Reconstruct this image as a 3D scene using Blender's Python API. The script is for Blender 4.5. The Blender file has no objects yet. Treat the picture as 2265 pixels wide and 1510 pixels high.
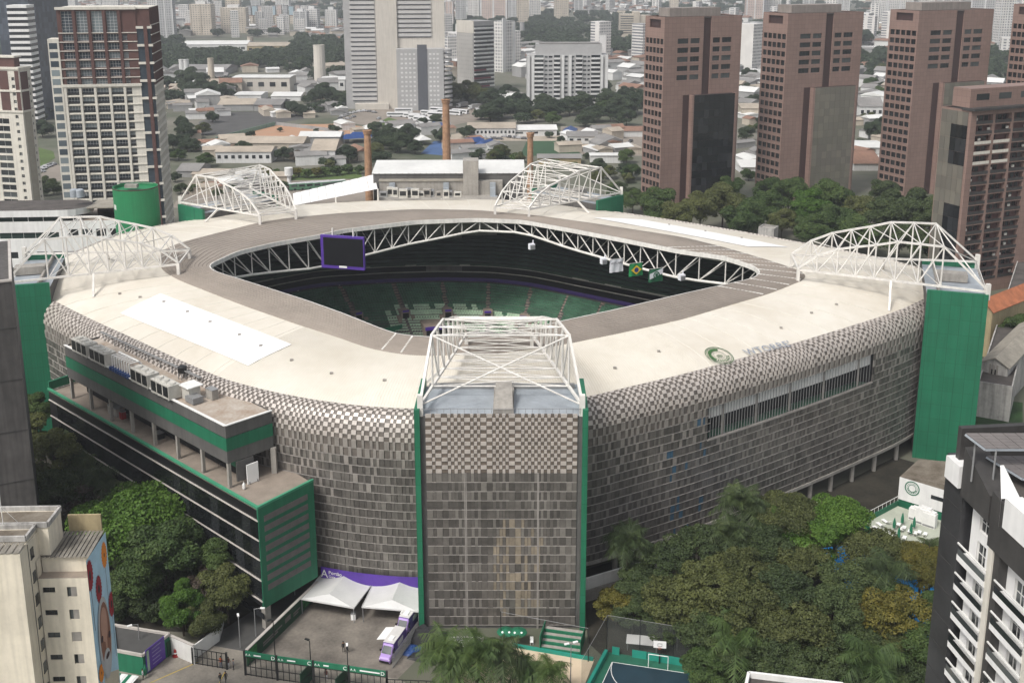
import bpy, math, random
from mathutils import Vector, Matrix
random.seed(7)
R = math.radians
HAZE = 1.75e-4
SC = bpy.context.scene
COL = SC.collection
# ---------------------------------------------------------------- camera
FPX, CX, CY, CAMH = 2400.0, 1150.0, 500.0, 98.0
PITCH = math.atan2(580.0, FPX)
cam = bpy.data.cameras.new('camera')
cam.sensor_width = 36.0
cam.lens = FPX / 2265.0 * 36.0
cam.shift_x = -(CX - 1132.5) / 2265.0
cam.shift_y = -(755.0 - CY) / 2265.0
cam.clip_start = 1.0
cam.clip_end = 60000.0
camo = bpy.data.objects.new('camera', cam)
camo.location = (0, 0, CAMH)
camo.rotation_euler = (math.pi / 2 - PITCH, 0, 0)
COL.objects.link(camo)
SC.camera = camo
# ---------------------------------------------------------------- sky, sun, exposure
SUN_AZ, SUN_EL = R(-138), R(52)          # azimuth from +Y towards +X (behind and left of the camera)
w = bpy.data.worlds.new('World'); SC.world = w; w.use_nodes = True
nt = w.node_tree; nt.nodes.clear()
sky = nt.nodes.new('ShaderNodeTexSky'); sky.sky_type = 'NISHITA'; sky.sun_disc = False
sky.sun_elevation = SUN_EL; sky.sun_rotation = SUN_AZ; sky.air_density = 1.0; sky.dust_density = 4.0; sky.ozone_density = 1.0
hsv = nt.nodes.new('ShaderNodeHueSaturation'); hsv.inputs['Saturation'].default_value = 0.3
bg = nt.nodes.new('ShaderNodeBackground'); bg.inputs['Strength'].default_value = 0.115
wo = nt.nodes.new('ShaderNodeOutputWorld')
nt.links.new(sky.outputs[0], hsv.inputs['Color']); nt.links.new(hsv.outputs[0], bg.inputs['Color']); nt.links.new(bg.outputs[0], wo.inputs['Surface'])
sl = bpy.data.lights.new('sun', 'SUN'); sl.energy = 1.5; sl.angle = R(12); sl.color = (1.0, 0.97, 0.92)
so = bpy.data.objects.new('sun', sl); COL.objects.link(so)
sd = Vector((math.sin(SUN_AZ) * math.cos(SUN_EL), math.cos(SUN_AZ) * math.cos(SUN_EL), math.sin(SUN_EL)))
so.rotation_euler = sd.to_track_quat('Z', 'Y').to_euler(); so.location = (-200, -200, 400)
vs = SC.view_settings
vs.view_transform = 'Standard'; vs.look = 'None'; vs.gamma = 1.0; vs.use_curve_mapping = False
vs.exposure = 0.62
SC.cycles.volume_bounces = 0
SC.cycles.max_bounces = 6; SC.cycles.diffuse_bounces = 3; SC.cycles.glossy_bounces = 2
SC.cycles.transparent_max_bounces = 8
try:
    SC.cycles.use_denoising = True
except Exception:
    pass

# ---------------------------------------------------------------- helpers
def _ray(x, y):
    a = (x - CX) / FPX; b = (y - CY) / FPX
    return Vector((a, math.cos(PITCH) - b * math.sin(PITCH), -math.sin(PITCH) - b * math.cos(PITCH)))
def W(x, y, z=0.0):                      # survey helper: photo point -> point at height z
    d = _ray(x, y); t = (z - CAMH) / d.z
    return Vector((d.x * t, d.y * t, z))
def WY(x, y, Y):                         # photo point -> point at distance Y
    d = _ray(x, y); t = Y / d.y
    return Vector((d.x * t, Y, CAMH + d.z * t))
MATS = {}
def mat(name, col, rough=0.75, var=0.12, scale=0.6, bump=0.0, metal=0.0, rand=0.0, col2=None, streak=0.0, spec=0.4, bscale=None, emit=None, alpha=None):
    m = bpy.data.materials.new(name); m.use_nodes = True; MATS[name] = m
    n = m.node_tree.nodes; L = m.node_tree.links
    b = n['Principled BSDF']; b.inputs['Roughness'].default_value = rough; b.inputs['Metallic'].default_value = metal
    b.inputs['Specular IOR Level'].default_value = spec
    geo = n.new('ShaderNodeNewGeometry')
    def noise(sc, det=4, stretch=None):
        t = n.new('ShaderNodeTexNoise'); t.inputs['Scale'].default_value = sc; t.inputs['Detail'].default_value = det
        if stretch:
            mp = n.new('ShaderNodeMapping'); mp.inputs['Scale'].default_value = stretch
            L.new(geo.outputs['Position'], mp.inputs['Vector']); L.new(mp.outputs[0], t.inputs['Vector'])
        else:
            L.new(geo.outputs['Position'], t.inputs['Vector'])
        return t
    c2 = col2 or tuple(c * (1 - 2.2 * var) for c in col)
    mix = n.new('ShaderNodeMix'); mix.data_type = 'RGBA'
    mix.inputs[6].default_value = (*[min(1, c * (1 + var * .6)) for c in col], 1); mix.inputs[7].default_value = (*c2, 1)
    t1 = noise(scale); t2 = noise(scale * 7.3, 3)
    ad = n.new('ShaderNodeMath'); ad.operation = 'MULTIPLY_ADD'; ad.inputs[1].default_value = .45
    L.new(t2.outputs['Fac'], ad.inputs[0]); L.new(t1.outputs['Fac'], ad.inputs[2])
    mr = n.new('ShaderNodeMapRange'); mr.inputs[1].default_value = .45; mr.inputs[2].default_value = 1.0
    L.new(ad.outputs[0], mr.inputs[0]); L.new(mr.outputs[0], mix.inputs[0])
    out = mix.outputs[2]
    def vmul(col_sock, fac_sock, lo, hi, fmin=0., fmax=1.):
        r = n.new('ShaderNodeMapRange'); r.inputs[1].default_value = fmin; r.inputs[2].default_value = fmax
        r.inputs[3].default_value = lo; r.inputs[4].default_value = hi
        L.new(fac_sock, r.inputs[0])
        v = n.new('ShaderNodeVectorMath'); v.operation = 'SCALE'
        L.new(col_sock, v.inputs[0]); L.new(r.outputs[0], v.inputs['Scale'])
        return v.outputs[0]
    if streak:
        ts = noise(1.0, 3, (1.6, 1.6, .09)); out = vmul(out, ts.outputs['Fac'], 1 - streak, 1.0, .35, .6)
    if rand:
        oi = n.new('ShaderNodeObjectInfo'); out = vmul(out, oi.outputs['Random'], 1 - rand, 1 + rand * .6)
    L.new(out, b.inputs['Base Color'])
    if bump:
        bp = n.new('ShaderNodeBump'); bp.inputs['Strength'].default_value = bump; bp.inputs['Distance'].default_value = .08
        tb = noise(bscale or scale * 12, 3); L.new(tb.outputs['Fac'], bp.inputs['Height']); L.new(bp.outputs[0], b.inputs['Normal'])
    if emit:
        b.inputs['Emission Color'].default_value = (*emit[:3], 1); b.inputs['Emission Strength'].default_value = emit[3]
    if alpha is not None:
        b.inputs['Alpha'].default_value = alpha
    return m
class MB:
    def __init__(s): s.v = []; s.f = []; s.m = []
    def add(s, pts, faces, m=0):
        o = len(s.v); s.v += [tuple(p) for p in pts]
        for fc in faces: s.f.append([o + i for i in fc]); s.m.append(m)
    def poly(s, pts, m=0): s.add(pts, [list(range(len(pts)))], m)
    def box(s, c, sz, m=0, rz=0.0, M=None, sk=()):
        hx, hy, hz = sz[0] / 2, sz[1] / 2, sz[2] / 2
        P = [Vector((x, y, z)) for z in (-hz, hz) for y in (-hy, hy) for x in (-hx, hx)]
        if M is not None: P = [M @ p for p in P]
        elif rz:
            ca, sa = math.cos(rz), math.sin(rz); P = [Vector((p.x * ca - p.y * sa, p.x * sa + p.y * ca, p.z)) for p in P]
        c = Vector(c); P = [p + c for p in P]
        F = {'b': [0, 2, 3, 1], 't': [4, 5, 7, 6], 'f': [0, 1, 5, 4], 'k': [2, 6, 7, 3], 'l': [0, 4, 6, 2], 'r': [1, 3, 7, 5]}
        s.add(P, [q for k, q in F.items() if k not in sk], m)
    def box2(s, a, b, m=0, sk=()): s.box([(a[i] + b[i]) / 2 for i in range(3)], [abs(b[i] - a[i]) for i in range(3)], m, sk=sk)
    def prism(s, poly, z0, z1, m=0, mt=None, cap=True, bot=False):     # ccw polygon
        n = len(poly); P = [(p[0], p[1], z0) for p in poly] + [(p[0], p[1], z1) for p in poly]
        s.add(P, [[i, (i + 1) % n, n + (i + 1) % n, n + i] for i in range(n)], m)
        if cap: s.poly([(p[0], p[1], z1) for p in poly], m if mt is None else mt)
        if bot: s.poly([(p[0], p[1], z0) for p in poly][::-1], m)
    def tube(s, p, q, r, n=6, m=0, r2=None, cap=True):
        p = Vector(p); q = Vector(q); d = q - p
        if d.length < 1e-6: return
        d.normalize(); u = d.orthogonal().normalized(); v = d.cross(u); r2 = r if r2 is None else r2
        A = [p + (u * math.cos(2 * math.pi * i / n) + v * math.sin(2 * math.pi * i / n)) * r for i in range(n)]
        B = [q + (u * math.cos(2 * math.pi * i / n) + v * math.sin(2 * math.pi * i / n)) * r2 for i in range(n)]
        F = [[i, (i + 1) % n, n + (i + 1) % n, n + i] for i in range(n)]
        if cap: F += [list(range(n))[::-1], list(range(n, 2 * n))]
        s.add(A + B, F, m)
    def bar(s, p, q, w, h, m=0, up=(0, 0, 1)):
        p = Vector(p); q = Vector(q); d = (q - p); l = d.length
        if l < 1e-6: return
        d.normalize(); x = d.cross(Vector(up))
        if x.length < 1e-4: x = d.cross(Vector((1, 0, 0)))
        x.normalize(); z = x.cross(d)
        M = Matrix((x, d, z)).transposed(); s.box((p + q) / 2, (w, l, h), m, M=M)
    def lathe(s, prof, c=(0, 0, 0), n=16, m=0):
        c = Vector(c); P = []; F = []
        for r, z in prof:
            for i in range(n): a = 2 * math.pi * i / n; P.append(c + Vector((r * math.cos(a), r * math.sin(a), z)))
        for k in range(len(prof) - 1):
            for i in range(n): F.append([k * n + i, k * n + (i + 1) % n, (k + 1) * n + (i + 1) % n, (k + 1) * n + i])
        s.add(P, F, m)
    def grid(s, rows, m=0, closed=False):
        nr, nc = len(rows), len(rows[0]); P = [p for r in rows for p in r]; F = []
        for i in range(nr - 1):
            for j in range(nc if closed else nc - 1):
                k = (j + 1) % nc; F.append([i * nc + j, i * nc + k, (i + 1) * nc + k, (i + 1) * nc + j])
        s.add(P, F, m)
    def mesh(s, name, mats, smooth=False, M=None):
        me = bpy.data.meshes.new(name)
        v = [tuple(M @ Vector(p)) for p in s.v] if M is not None else s.v
        me.from_pydata(v, [], s.f)
        if not isinstance(mats, (list, tuple)): mats = [mats]
        for m in mats: me.materials.append(MATS[m] if isinstance(m, str) else m)
        if len(mats) > 1: me.polygons.foreach_set('material_index', s.m)
        if smooth: me.polygons.foreach_set('use_smooth', [True] * len(s.f))
        me.update(); return me
    def build(s, name, mats, parent=None, smooth=False, **tags):        # vertices in the parent's frame
        return put(name, s.mesh(name, mats, smooth), parent, **tags)
    def wbuild(s, name, mats, parent=None, smooth=False, **tags):       # vertices in world space
        M = WM[parent.name].inverted() if parent is not None else None
        return put(name, s.mesh(name, mats, smooth, M), parent, **tags)
WM = {}
def put(name, me, parent=None, loc=(0, 0, 0), rz=0.0, scale=None, rot=None, **tags):
    o = bpy.data.objects.new(name, me); COL.objects.link(o)
    o.location = loc; o.rotation_euler = rot if rot else (0, 0, rz)
    if scale is not None: o.scale = scale if isinstance(scale, (tuple, list)) else (scale,) * 3
    M = Matrix.LocRotScale(o.location, o.rotation_euler, o.scale)
    if parent is not None: o.parent = parent; M = WM[parent.name] @ M
    WM[o.name] = M; tag(o, **tags); return o
def tag(o, label=None, cat=None, group=None, kind=None):
    if label: o['label'] = label
    if cat: o['category'] = cat
    if group: o['group'] = group
    if kind: o['kind'] = kind
def thing(name, label, cat, loc=(0, 0, 0), rz=0.0, group=None, scale=None):
    o = put(name, None, None, loc, rz, scale, label=label, cat=cat, group=group); o.empty_display_size = .5; return o
def dup(o, loc, rz=0.0, label=None, group=None, scale=None):
    c = o.copy(); COL.objects.link(c); c.location = loc; c.rotation_euler = (0, 0, rz)
    if scale is not None: c.scale = scale if isinstance(scale, (tuple, list)) else (scale,) * 3
    if label: c['label'] = label
    if group: c['group'] = group
    def kids(src, dst):
        for k in src.children:
            q = k.copy(); COL.objects.link(q); q.parent = dst; kids(k, q)
    kids(o, c); WM[c.name] = Matrix.LocRotScale(c.location, c.rotation_euler, c.scale); return c
def wallholes(mb, o, ux, wd, ht, ops, dep=.3, m=0, mr=None, sill=False):
    """wall rectangle from o along ux (outward normal ux x z) with real openings (x0,x1,z0,z1) and reveals"""
    o = Vector(o); ux = Vector(ux).normalized(); up = Vector((0, 0, 1)); nn = ux.cross(up); mr = m if mr is None else mr
    xs = sorted({0.0, wd, *[round(q[0], 4) for q in ops], *[round(q[1], 4) for q in ops]})
    zs = sorted({0.0, ht, *[round(q[2], 4) for q in ops], *[round(q[3], 4) for q in ops]})
    def P(x, z, d=0.0): return o + ux * x + up * z - nn * d
    holes = set(); xi = {x: i for i, x in enumerate(xs)}; zi = {z: i for i, z in enumerate(zs)}
    for q in ops:
        for i in range(xi[round(q[0], 4)], xi[round(q[1], 4)]):
            for j in range(zi[round(q[2], 4)], zi[round(q[3], 4)]): holes.add((i, j))
    for i in range(len(xs) - 1):                       # merge vertical runs
        j = 0
        while j < len(zs) - 1:
            if (i, j) in holes: j += 1; continue
            k = j
            while k < len(zs) - 1 and (i, k) not in holes: k += 1
            mb.poly([P(xs[i], zs[j]), P(xs[i + 1], zs[j]), P(xs[i + 1], zs[k]), P(xs[i], zs[k])], m); j = k
    for x0, x1, z0, z1 in ops:
        mb.poly([P(x0, z0), P(x0, z0, dep), P(x0, z1, dep), P(x0, z1)][::-1], mr); mb.poly([P(x1, z0), P(x1, z0, dep), P(x1, z1, dep), P(x1, z1)], mr)
        mb.poly([P(x0, z0), P(x1, z0), P(x1, z0, dep), P(x0, z0, dep)], mr); mb.poly([P(x0, z1), P(x1, z1), P(x1, z1, dep), P(x0, z1, dep)][::-1], mr)
_WIN = {}
def winmesh(wd, ht, nx=2, nz=1, fr='frame_white', gl='glass', fw=.06):
    key = (round(wd, 2), round(ht, 2), nx, nz, fr, gl)
    if key not in _WIN:
        b = MB(); b.poly([(0, 0, 0), (wd, 0, 0), (wd, 0, ht), (0, 0, ht)], 1)
        for i in range(nx + 1): x = fw / 2 + (wd - fw) * i / nx; b.box((x, -.025, ht / 2), (fw, .05, ht), 0, sk='k')
        for j in range(nz + 1): z = fw / 2 + (ht - fw) * j / nz; b.box((wd / 2, -.022, z), (wd - .01, .044, fw), 0, sk='k')
        _WIN[key] = b.mesh('window', [fr, gl])
    return _WIN[key]
def windows(par, o, ux, ops, dep=.25, nx=2, nz=1, fr='frame_white', gl='glass', name='window'):
    o = Vector(o); ux = Vector(ux).normalized(); nn = ux.cross(Vector((0, 0, 1))); a = math.atan2(ux.y, ux.x)
    for x0, x1, z0, z1 in ops:
        put(name, winmesh(x1 - x0, z1 - z0, nx, nz, fr, gl), par, o + ux * x0 + Vector((0, 0, z0)) - nn * (dep * .9), a)
def textobj(name, txt, size, m, parent=None, loc=(0, 0, 0), rot=(0, 0, 0), scale=None, ext=0.01, align='CENTER', shear=0, space=1.0, **tags):
    c = bpy.data.curves.new(name, 'FONT'); c.body = txt; c.size = size; c.align_x = align; c.extrude = ext; c.shear = shear; c.space_character = space
    c.resolution_u = 3; t = bpy.data.objects.new(name, c); COL.objects.link(t)
    dg = bpy.context.evaluated_depsgraph_get(); me = bpy.data.meshes.new_from_object(t.evaluated_get(dg)); bpy.data.objects.remove(t)
    me.materials.clear(); me.materials.append(MATS[m]); return put(name, me, parent, loc, rot=rot, scale=scale, **tags)
# ---------------------------------------------------------------- materials
def glassmat(name, a, b, rough=.08, metal=0.0):
    m = bpy.data.materials.new(name); m.use_nodes = True; MATS[name] = m; n = m.node_tree.nodes; L = m.node_tree.links
    p = n['Principled BSDF']; p.inputs['Roughness'].default_value = rough; p.inputs['Metallic'].default_value = metal
    p.inputs['Specular IOR Level'].default_value = .6
    oi = n.new('ShaderNodeObjectInfo'); cr = n.new('ShaderNodeValToRGB'); L.new(oi.outputs['Random'], cr.inputs[0])
    cr.color_ramp.elements[0].color = (*a, 1); cr.color_ramp.elements[0].position = .35; cr.color_ramp.elements[1].color = (*b, 1)
    L.new(cr.outputs[0], p.inputs['Base Color'])
    geo = n.new('ShaderNodeNewGeometry'); t = n.new('ShaderNodeTexNoise'); t.inputs['Scale'].default_value = .35; L.new(geo.outputs['Position'], t.inputs['Vector'])
    bp = n.new('ShaderNodeBump'); bp.inputs['Strength'].default_value = .12; bp.inputs['Distance'].default_value = .15; L.new(t.outputs['Fac'], bp.inputs['Height']); L.new(bp.outputs[0], p.inputs['Normal'])
    return m
glassmat('glass', (.012, .015, .018), (.09, .10, .10))
glassmat('glass_dark', (.006, .007, .008), (.025, .027, .03))
glassmat('glass_blue', (.045, .06, .075), (.24, .28, .29))
glassmat('mirror_glass', (.24, .225, .195), (.31, .29, .245), .1, .55)  # reflection of pale buildings opposite is put into the beige base colour
mat('frame_white', (.72, .71, .68), .5, .05); mat('frame_dark', (.03, .03, .03), .5, .1); mat('frame_grey', (.25, .25, .25), .5, .1)
mat('roof_white', (.68, .64, .565), .55, .05, .06, col2=(.57, .515, .425))
mat('patch_white', (.86, .85, .83), .5, .03, .1)
mat('ring_grey', (.285, .245, .208), .75, .10, .10, bump=.25, bscale=2.5)
mat('seam', (.70, .665, .59), .6, .05)
mat('steel_white', (.76, .73, .68), .45, .08, .5, streak=.12)
mat('green', (.016, .165, .085), .6, .12, .08, streak=.14)
mat('green_edge', (.06, .30, .17), .5, .08)
mat('panel_light', (.56, .505, .46), .42, .12, .7, rand=.10, metal=.15, spec=.5)
mat('check_dark', (.19, .155, .125), .5, .2, .7, rand=.2)
mat('panel_dark', (.165, .143, .124), .5, .2, .7, rand=.2)
mat('mesh_mid', (.20, .184, .166), .42, .18, .25, rand=.15, metal=.35)
mat('mesh_dark', (.142, .13, .118), .42, .2, .25, rand=.2, metal=.35)
mat('mesh_lite', (.27, .25, .225), .42, .18, .25, rand=.1, metal=.35)
mat('mesh_beige', (.285, .24, .18), .55, .15, .4, rand=.15)
mat('panel_mid', (.34, .31, .28), .42, .15, .6, rand=.1, metal=.2)
mat('mesh_blue', (.06, .13, .2), .45, .2, .4)
mat('joint', (.33, .305, .28), .5, .1)
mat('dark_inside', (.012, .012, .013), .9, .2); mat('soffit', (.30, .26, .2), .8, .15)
mat('concrete', (.36, .335, .30), .85, .14, .3, bump=.2, streak=.15); mat('concrete_dark', (.12, .115, .11), .85, .15, .3, streak=.2)
mat('seat_green', (.075, .175, .11), .5, .25, .4); mat('seat_sunlit', (.52, .68, .50), .5, .15, .6)  # the paler seat colour has sunlight painted into it
mat('aisle', (.30, .24, .20), .8, .15); mat('purple', (.095, .04, .31), .45, .1, .5); mat('ribbon_purple', (.06, .035, .16), .5, .1, .5); mat('screen_black', (.012, .012, .014), .3, .1)
mat('deck_grey', (.34, .37, .40), .6, .12, .4); mat('print_blue', (.27, .30, .36), .6, .1); mat('print_green', (.05, .13, .04), .6, .1)
mat('white_paint', (.78, .77, .74), .6, .06, .4, streak=.06)
# ================================================================ stadium
gcm = mat('green_clad', (.016, .165, .085), .55, .10, .05, streak=.12)
n_ = gcm.node_tree.nodes; l_ = gcm.node_tree.links; b_ = n_['Principled BSDF']; tc_ = n_.new('ShaderNodeNewGeometry'); sp_ = n_.new('ShaderNodeSeparateXYZ'); l_.new(tc_.outputs['Position'], sp_.inputs[0]); ad_ = n_.new('ShaderNodeMath'); l_.new(sp_.outputs[0], ad_.inputs[0]); l_.new(sp_.outputs[1], ad_.inputs[1]); cb_ = n_.new('ShaderNodeCombineXYZ'); l_.new(ad_.outputs[0], cb_.inputs[0]); l_.new(sp_.outputs[2], cb_.inputs[1]); br_ = n_.new('ShaderNodeTexBrick'); br_.offset = 0; br_.inputs['Scale'].default_value = 1; br_.inputs['Brick Width'].default_value = 1.25; br_.inputs['Row Height'].default_value = 3.0; br_.inputs['Mortar Size'].default_value = .035; br_.inputs['Color1'].default_value = (1, 1, 1, 1); br_.inputs['Color2'].default_value = (.86, .9, .88, 1); br_.inputs['Mortar'].default_value = (.6, .64, .62, 1); l_.new(cb_.outputs[0], br_.inputs['Vector']); vm_ = n_.new('ShaderNodeVectorMath'); vm_.operation = 'MULTIPLY'; s_ = b_.inputs['Base Color'].links[0].from_socket; l_.new(s_, vm_.inputs[0]); l_.new(br_.outputs['Color'], vm_.inputs[1]); l_.new(vm_.outputs[0], b_.inputs['Base Color'])
CEN = Vector((-8.0, 222.0, 0))
stadium = thing('stadium', 'large football stadium with white roof, grey opening ring and silver checkered facade', 'stadium', CEN)
def polar(px, z):
    L = []
    for x, y in px:
        p = W(x, y, z) - CEN; L.append((math.atan2(p.y, p.x), math.hypot(p.x, p.y)))
    L.sort(); return L
NA = 288
def ringcurve(px, z, sm=2):
    L = polar(px, z); L = [(a - 2 * math.pi, r) for a, r in L[-3:]] + L + [(a + 2 * math.pi, r) for a, r in L[:3]]
    out = []
    for i in range(NA):
        a = -math.pi + 2 * math.pi * i / NA; ca, sa = math.cos(a), math.sin(a)
        for k in range(len(L) - 1):
            if L[k][0] <= a <= L[k + 1][0]:
                x0, y0 = L[k][1] * math.cos(L[k][0]), L[k][1] * math.sin(L[k][0]); x1, y1 = L[k + 1][1] * math.cos(L[k + 1][0]), L[k + 1][1] * math.sin(L[k + 1][0])
                dx, dy = x1 - x0, y1 - y0; den = ca * dy - sa * dx
                out.append((x0 * dy - y0 * dx) / den if abs(den) > 1e-6 else L[k][1]); break
    for _ in range(sm): out = [(out[i - 2] + 2 * out[i - 1] + 3 * out[i] + 2 * out[(i + 1) % NA] + out[(i + 2) % NA]) / 9 for i in range(NA)]
    return out
RIMZ, GOZ, GIZ = 31.5, 35.0, 36.0
rim = ringcurve([(920,905),(800,898),(700,885),(600,866),(500,840),(400,797),(300,750),(200,705),(105,657),(60,622),(100,590),(180,553),(260,520),(350,500),(430,487),(530,470),(620,457),(800,446),(950,441),(1090,442),(1200,449),(1290,460),(1400,475),(1500,490),(1650,515),(1800,543),(1900,562),(1990,580),(2065,605),(2085,640),(1990,686),(1900,715),(1800,746),(1700,775),(1600,803),(1500,830),(1400,853),(1290,880),(1110,897)], RIMZ)
gout = ringcurve([(358,554),(352,580),(358,597),(392,618),(534,674),(660,718),(760,750),(811,769),(875,782),(932,787),(1090,783),(1236,764),(1370,737),(1510,706),(1620,673),(1703,649),(1787,615),(1785,606),(1763,598),(1703,578),(1600,548),(1510,526),(1324,497),(1189,478),(1054,466),(919,464),(750,473),(642,483),(574,493),(473,519),(405,536)], GOZ)
ginn = ringcurve([(461,585),(464,593),(473,600),(507,610),(676,664),(760,694),(840,726),(875,738),(900,742),(940,745),(1020,747),(1080,744),(1130,737),(1180,725),(1230,713),(1370,683),(1510,650),(1600,630),(1669,615),(1684,602),(1669,588),(1601,566),(1510,554),(1380,528),(1257,505),(1155,487),(1054,483),(919,488),(760,507),(709,519),(608,536),(524,556)], GIZ, 1)
def rp(r, i, z):
    a = -math.pi + 2 * math.pi * i / NA; return Vector((CEN.x + r * math.cos(a), CEN.y + r * math.sin(a), z))
def ang(x, y, z):
    p = W(x, y, z) - CEN; return (math.atan2(p.y, p.x) + math.pi) / (2 * math.pi) * NA
def lin(cv, fi):
    i = int(math.floor(fi)) % NA; t = fi - math.floor(fi); return cv[i] * (1 - t) + cv[(i + 1) % NA] * t
def mixc(a, b, t): return [x * (1 - t) + y * t for x, y in zip(a, b)]
# --- white roof membrane
b = MB()
rows = []
for t, zz in ((0, 0), (.12, .9), (.35, 2.0), (.65, 2.95), (1, 3.5)):
    rows.append([rp(r, i, RIMZ + zz) for i, r in enumerate(mixc(rim, gout, t))])
b.grid(rows, 0, True); b.wbuild('roof_membrane', 'roof_white', stadium, True)
def roofz(t):
    P = ((0, 0), (.12, .9), (.35, 2.0), (.65, 2.95), (1, 3.5))
    for (a, za), (c, zc) in zip(P, P[1:]):
        if t <= c: return RIMZ + za + (zc - za) * (t - a) / (c - a)
    return RIMZ + 3.5
def onroof(fi, t, up=0.05): return rp(lin(rim, fi) * (1 - t) + lin(gout, fi) * t, fi, roofz(t) + up)
def roofparam(p):                     # world xy -> (fi, t)
    d = p - CEN; fi = (math.atan2(d.y, d.x) + math.pi) / (2 * math.pi) * NA; r = math.hypot(d.x, d.y)
    a, c = lin(rim, fi), lin(gout, fi); return fi, (a - r) / (a - c)
def lay(p, up=.05):
    fi, t = roofparam(p); q = Vector(p); q.z = roofz(max(0, min(1, t))) + up; return q
b = MB()
for k in range(0, NA, 1):              # standing seams
    near = -2.25 < -math.pi + 2 * math.pi * k / NA < -.9
    for j in range(3 if near else (1 if k % 4 == 0 else 0)):
        fi = k + j / 3.0
        ts = (0, .12, .35, .65, 1)
        for t0, t1 in zip(ts, ts[1:]): b.bar(onroof(fi, t0, .03), onroof(fi, t1, .03), .06 if near else .18, .035 if near else .05)
b.wbuild('roof_seams', 'seam', stadium, kind='stuff')
for px in ([(265,680),(548,795),(645,768),(355,655)], [(1310,487),(1655,553),(1745,548),(1420,485)]):
    c = [W(x, y, 34) for x, y in px]; b = MB(); n = 12
    b.grid([[lay(c[0].lerp(c[1], i / n).lerp(c[3].lerp(c[2], i / n), j / 4), .12) for i in range(n + 1)] for j in range(5)])
    b.wbuild('roof_patch', 'patch_white', stadium, True)
vm = MB(); vm.box((0, 0, 0), (.5, .35, .35)); vm = vm.mesh('roof_vent', 'concrete')      # small vents on the membrane
for x, y in [(363,673),(415,695),(465,717),(530,745),(577,768),(645,797),(733,824),(850,840),(1457,777),(1360,808),(1245,828),(1795,690),(1728,718),(1850,672),(265,650),(310,660),(980,860),(1480,500),(1560,515),(1640,530)]:
    put('roof_vent', vm, stadium, lay(W(x, y, 33.8), .15) - CEN)
# --- grey ring, fascia, soffit
b = MB(); b.grid([[rp(r, i, z) for i, r in enumerate(mixc(gout, ginn, t))] for t, z in ((-.005, GOZ - .1), (0, GOZ + .18), (.5, GOZ + .7), (1, GIZ))], 0, True)
b.wbuild('opening_ring', 'ring_grey', stadium, True)
for q in range(1, 12):                  # sheet ribs running round the ring
    t = q / 12; cv = mixc(gout, ginn, t); z = (GOZ + .18 + .52 * t * 2 if t < .5 else GOZ + .7 + (GIZ - GOZ - .7) * (t - .5) * 2) + .03
    b = MB(); b.grid([[rp(r + d, i, z + e) for i, r in enumerate(cv)] for d, e in ((.09, -.04), (.05, .05), (-.05, .05), (-.09, -.04))], 0, True); b.wbuild('ring_rib', 'ring_grey', stadium)
b = MB()
for fi in list(range(0, NA, 3)) + [ang(850, 765, 35.5), ang(888, 775, 35.5)]:
    a = -180 + 360.0 * fi / NA
    big = abs(a) < 22 or isinstance(fi, float)
    if not big: continue
    b = MB(); b.bar(rp(lin(gout, fi) - .1, fi, GOZ + .24), rp(lin(ginn, fi), fi, GIZ + .05), .3, .12); b.wbuild('ring_joint', 'steel_white', stadium)
b = MB(); b.grid([[rp(r + d, i, z) for i, r in enumerate(ginn)] for d, z in ((.06, GIZ + .05), (-.2, GIZ + .05), (-.25, GIZ - .9), (.2, GIZ - .9))], 0, True)
b.wbuild('fascia', 'steel_white', stadium)
b = MB(); b.grid([[rp(r, i, z) for i, r in enumerate(mixc(ginn, rim, t))] for t, z in ((.01, GIZ - .95), (.25, GIZ - 1.6), (.5, 33.2), (.9, 30.6))], 0, True)
b.wbuild('soffit', 'soffit', stadium)
# --- truss along the opening
dl = []
for x, y, d in [(461,585,4.2),(524,556,5.2),(608,536,6.4),(700,521,7.4),(760,507,7.2),(850,496,6.0),(950,486,4.6),(1050,483,2.6),(1155,487,2.6),(1257,505,4.4),(1400,531,5.6),(1510,554,6.0),(1601,566,5.6),(1669,590,4.6),(1684,602,4.2),(1370,683,5),(1080,738,5),(760,694,5),(600,640,5)]:
    p = W(x, y, GIZ) - CEN; dl.append((math.atan2(p.y, p.x), d))
dl.sort(); dl = [(dl[-1][0] - 2 * math.pi, dl[-1][1])] + dl + [(dl[0][0] + 2 * math.pi, dl[0][1])]
def tdep(fi):
    a = -math.pi + 2 * math.pi * fi / NA
    for k in range(len(dl) - 1):
        if dl[k][0] <= a <= dl[k + 1][0]: t = (a - dl[k][0]) / (dl[k + 1][0] - dl[k][0]); return dl[k][1] * (1 - t) + dl[k + 1][1] * t
    return 4
node = []; fi = 0.0
while fi < NA:
    node.append(fi); r = lin(ginn, fi); fi += 4.4 / (r * 2 * math.pi / NA)
def tp(fi, low): return rp(lin(ginn, fi) + .5, fi, GIZ - .7 - (tdep(fi) if low else 0))
b = MB(); c = MB()
for k in range(len(node)):
    a, d = node[k], node[(k + 1) % len(node)]
    b.tube(tp(a, 1), tp(d, 1), .30, 7); c.tube(tp(a, 0), tp(a, 1), .15, 6)
    up = tdep(a) < tdep(d + .01)
    c.tube(tp(a, 0 if up else 1), tp(d, 1 if up else 0), .15, 6)
    b.tube(tp(a, 0), tp(d, 0), .2, 6)
    q = rp(lin(ginn, a) + 7, a, GIZ - 2.6); c.tube(tp(a, 1), q, .12, 5); c.tube(tp(a, 0), q, .12, 5)
    b.tube(q, rp(lin(ginn, d % NA) + 7, d, GIZ - 2.6), .18, 5)
b.wbuild('ring_truss_chord', 'steel_white', stadium); c.wbuild('ring_truss_web', 'steel_white', stadium)
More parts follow.
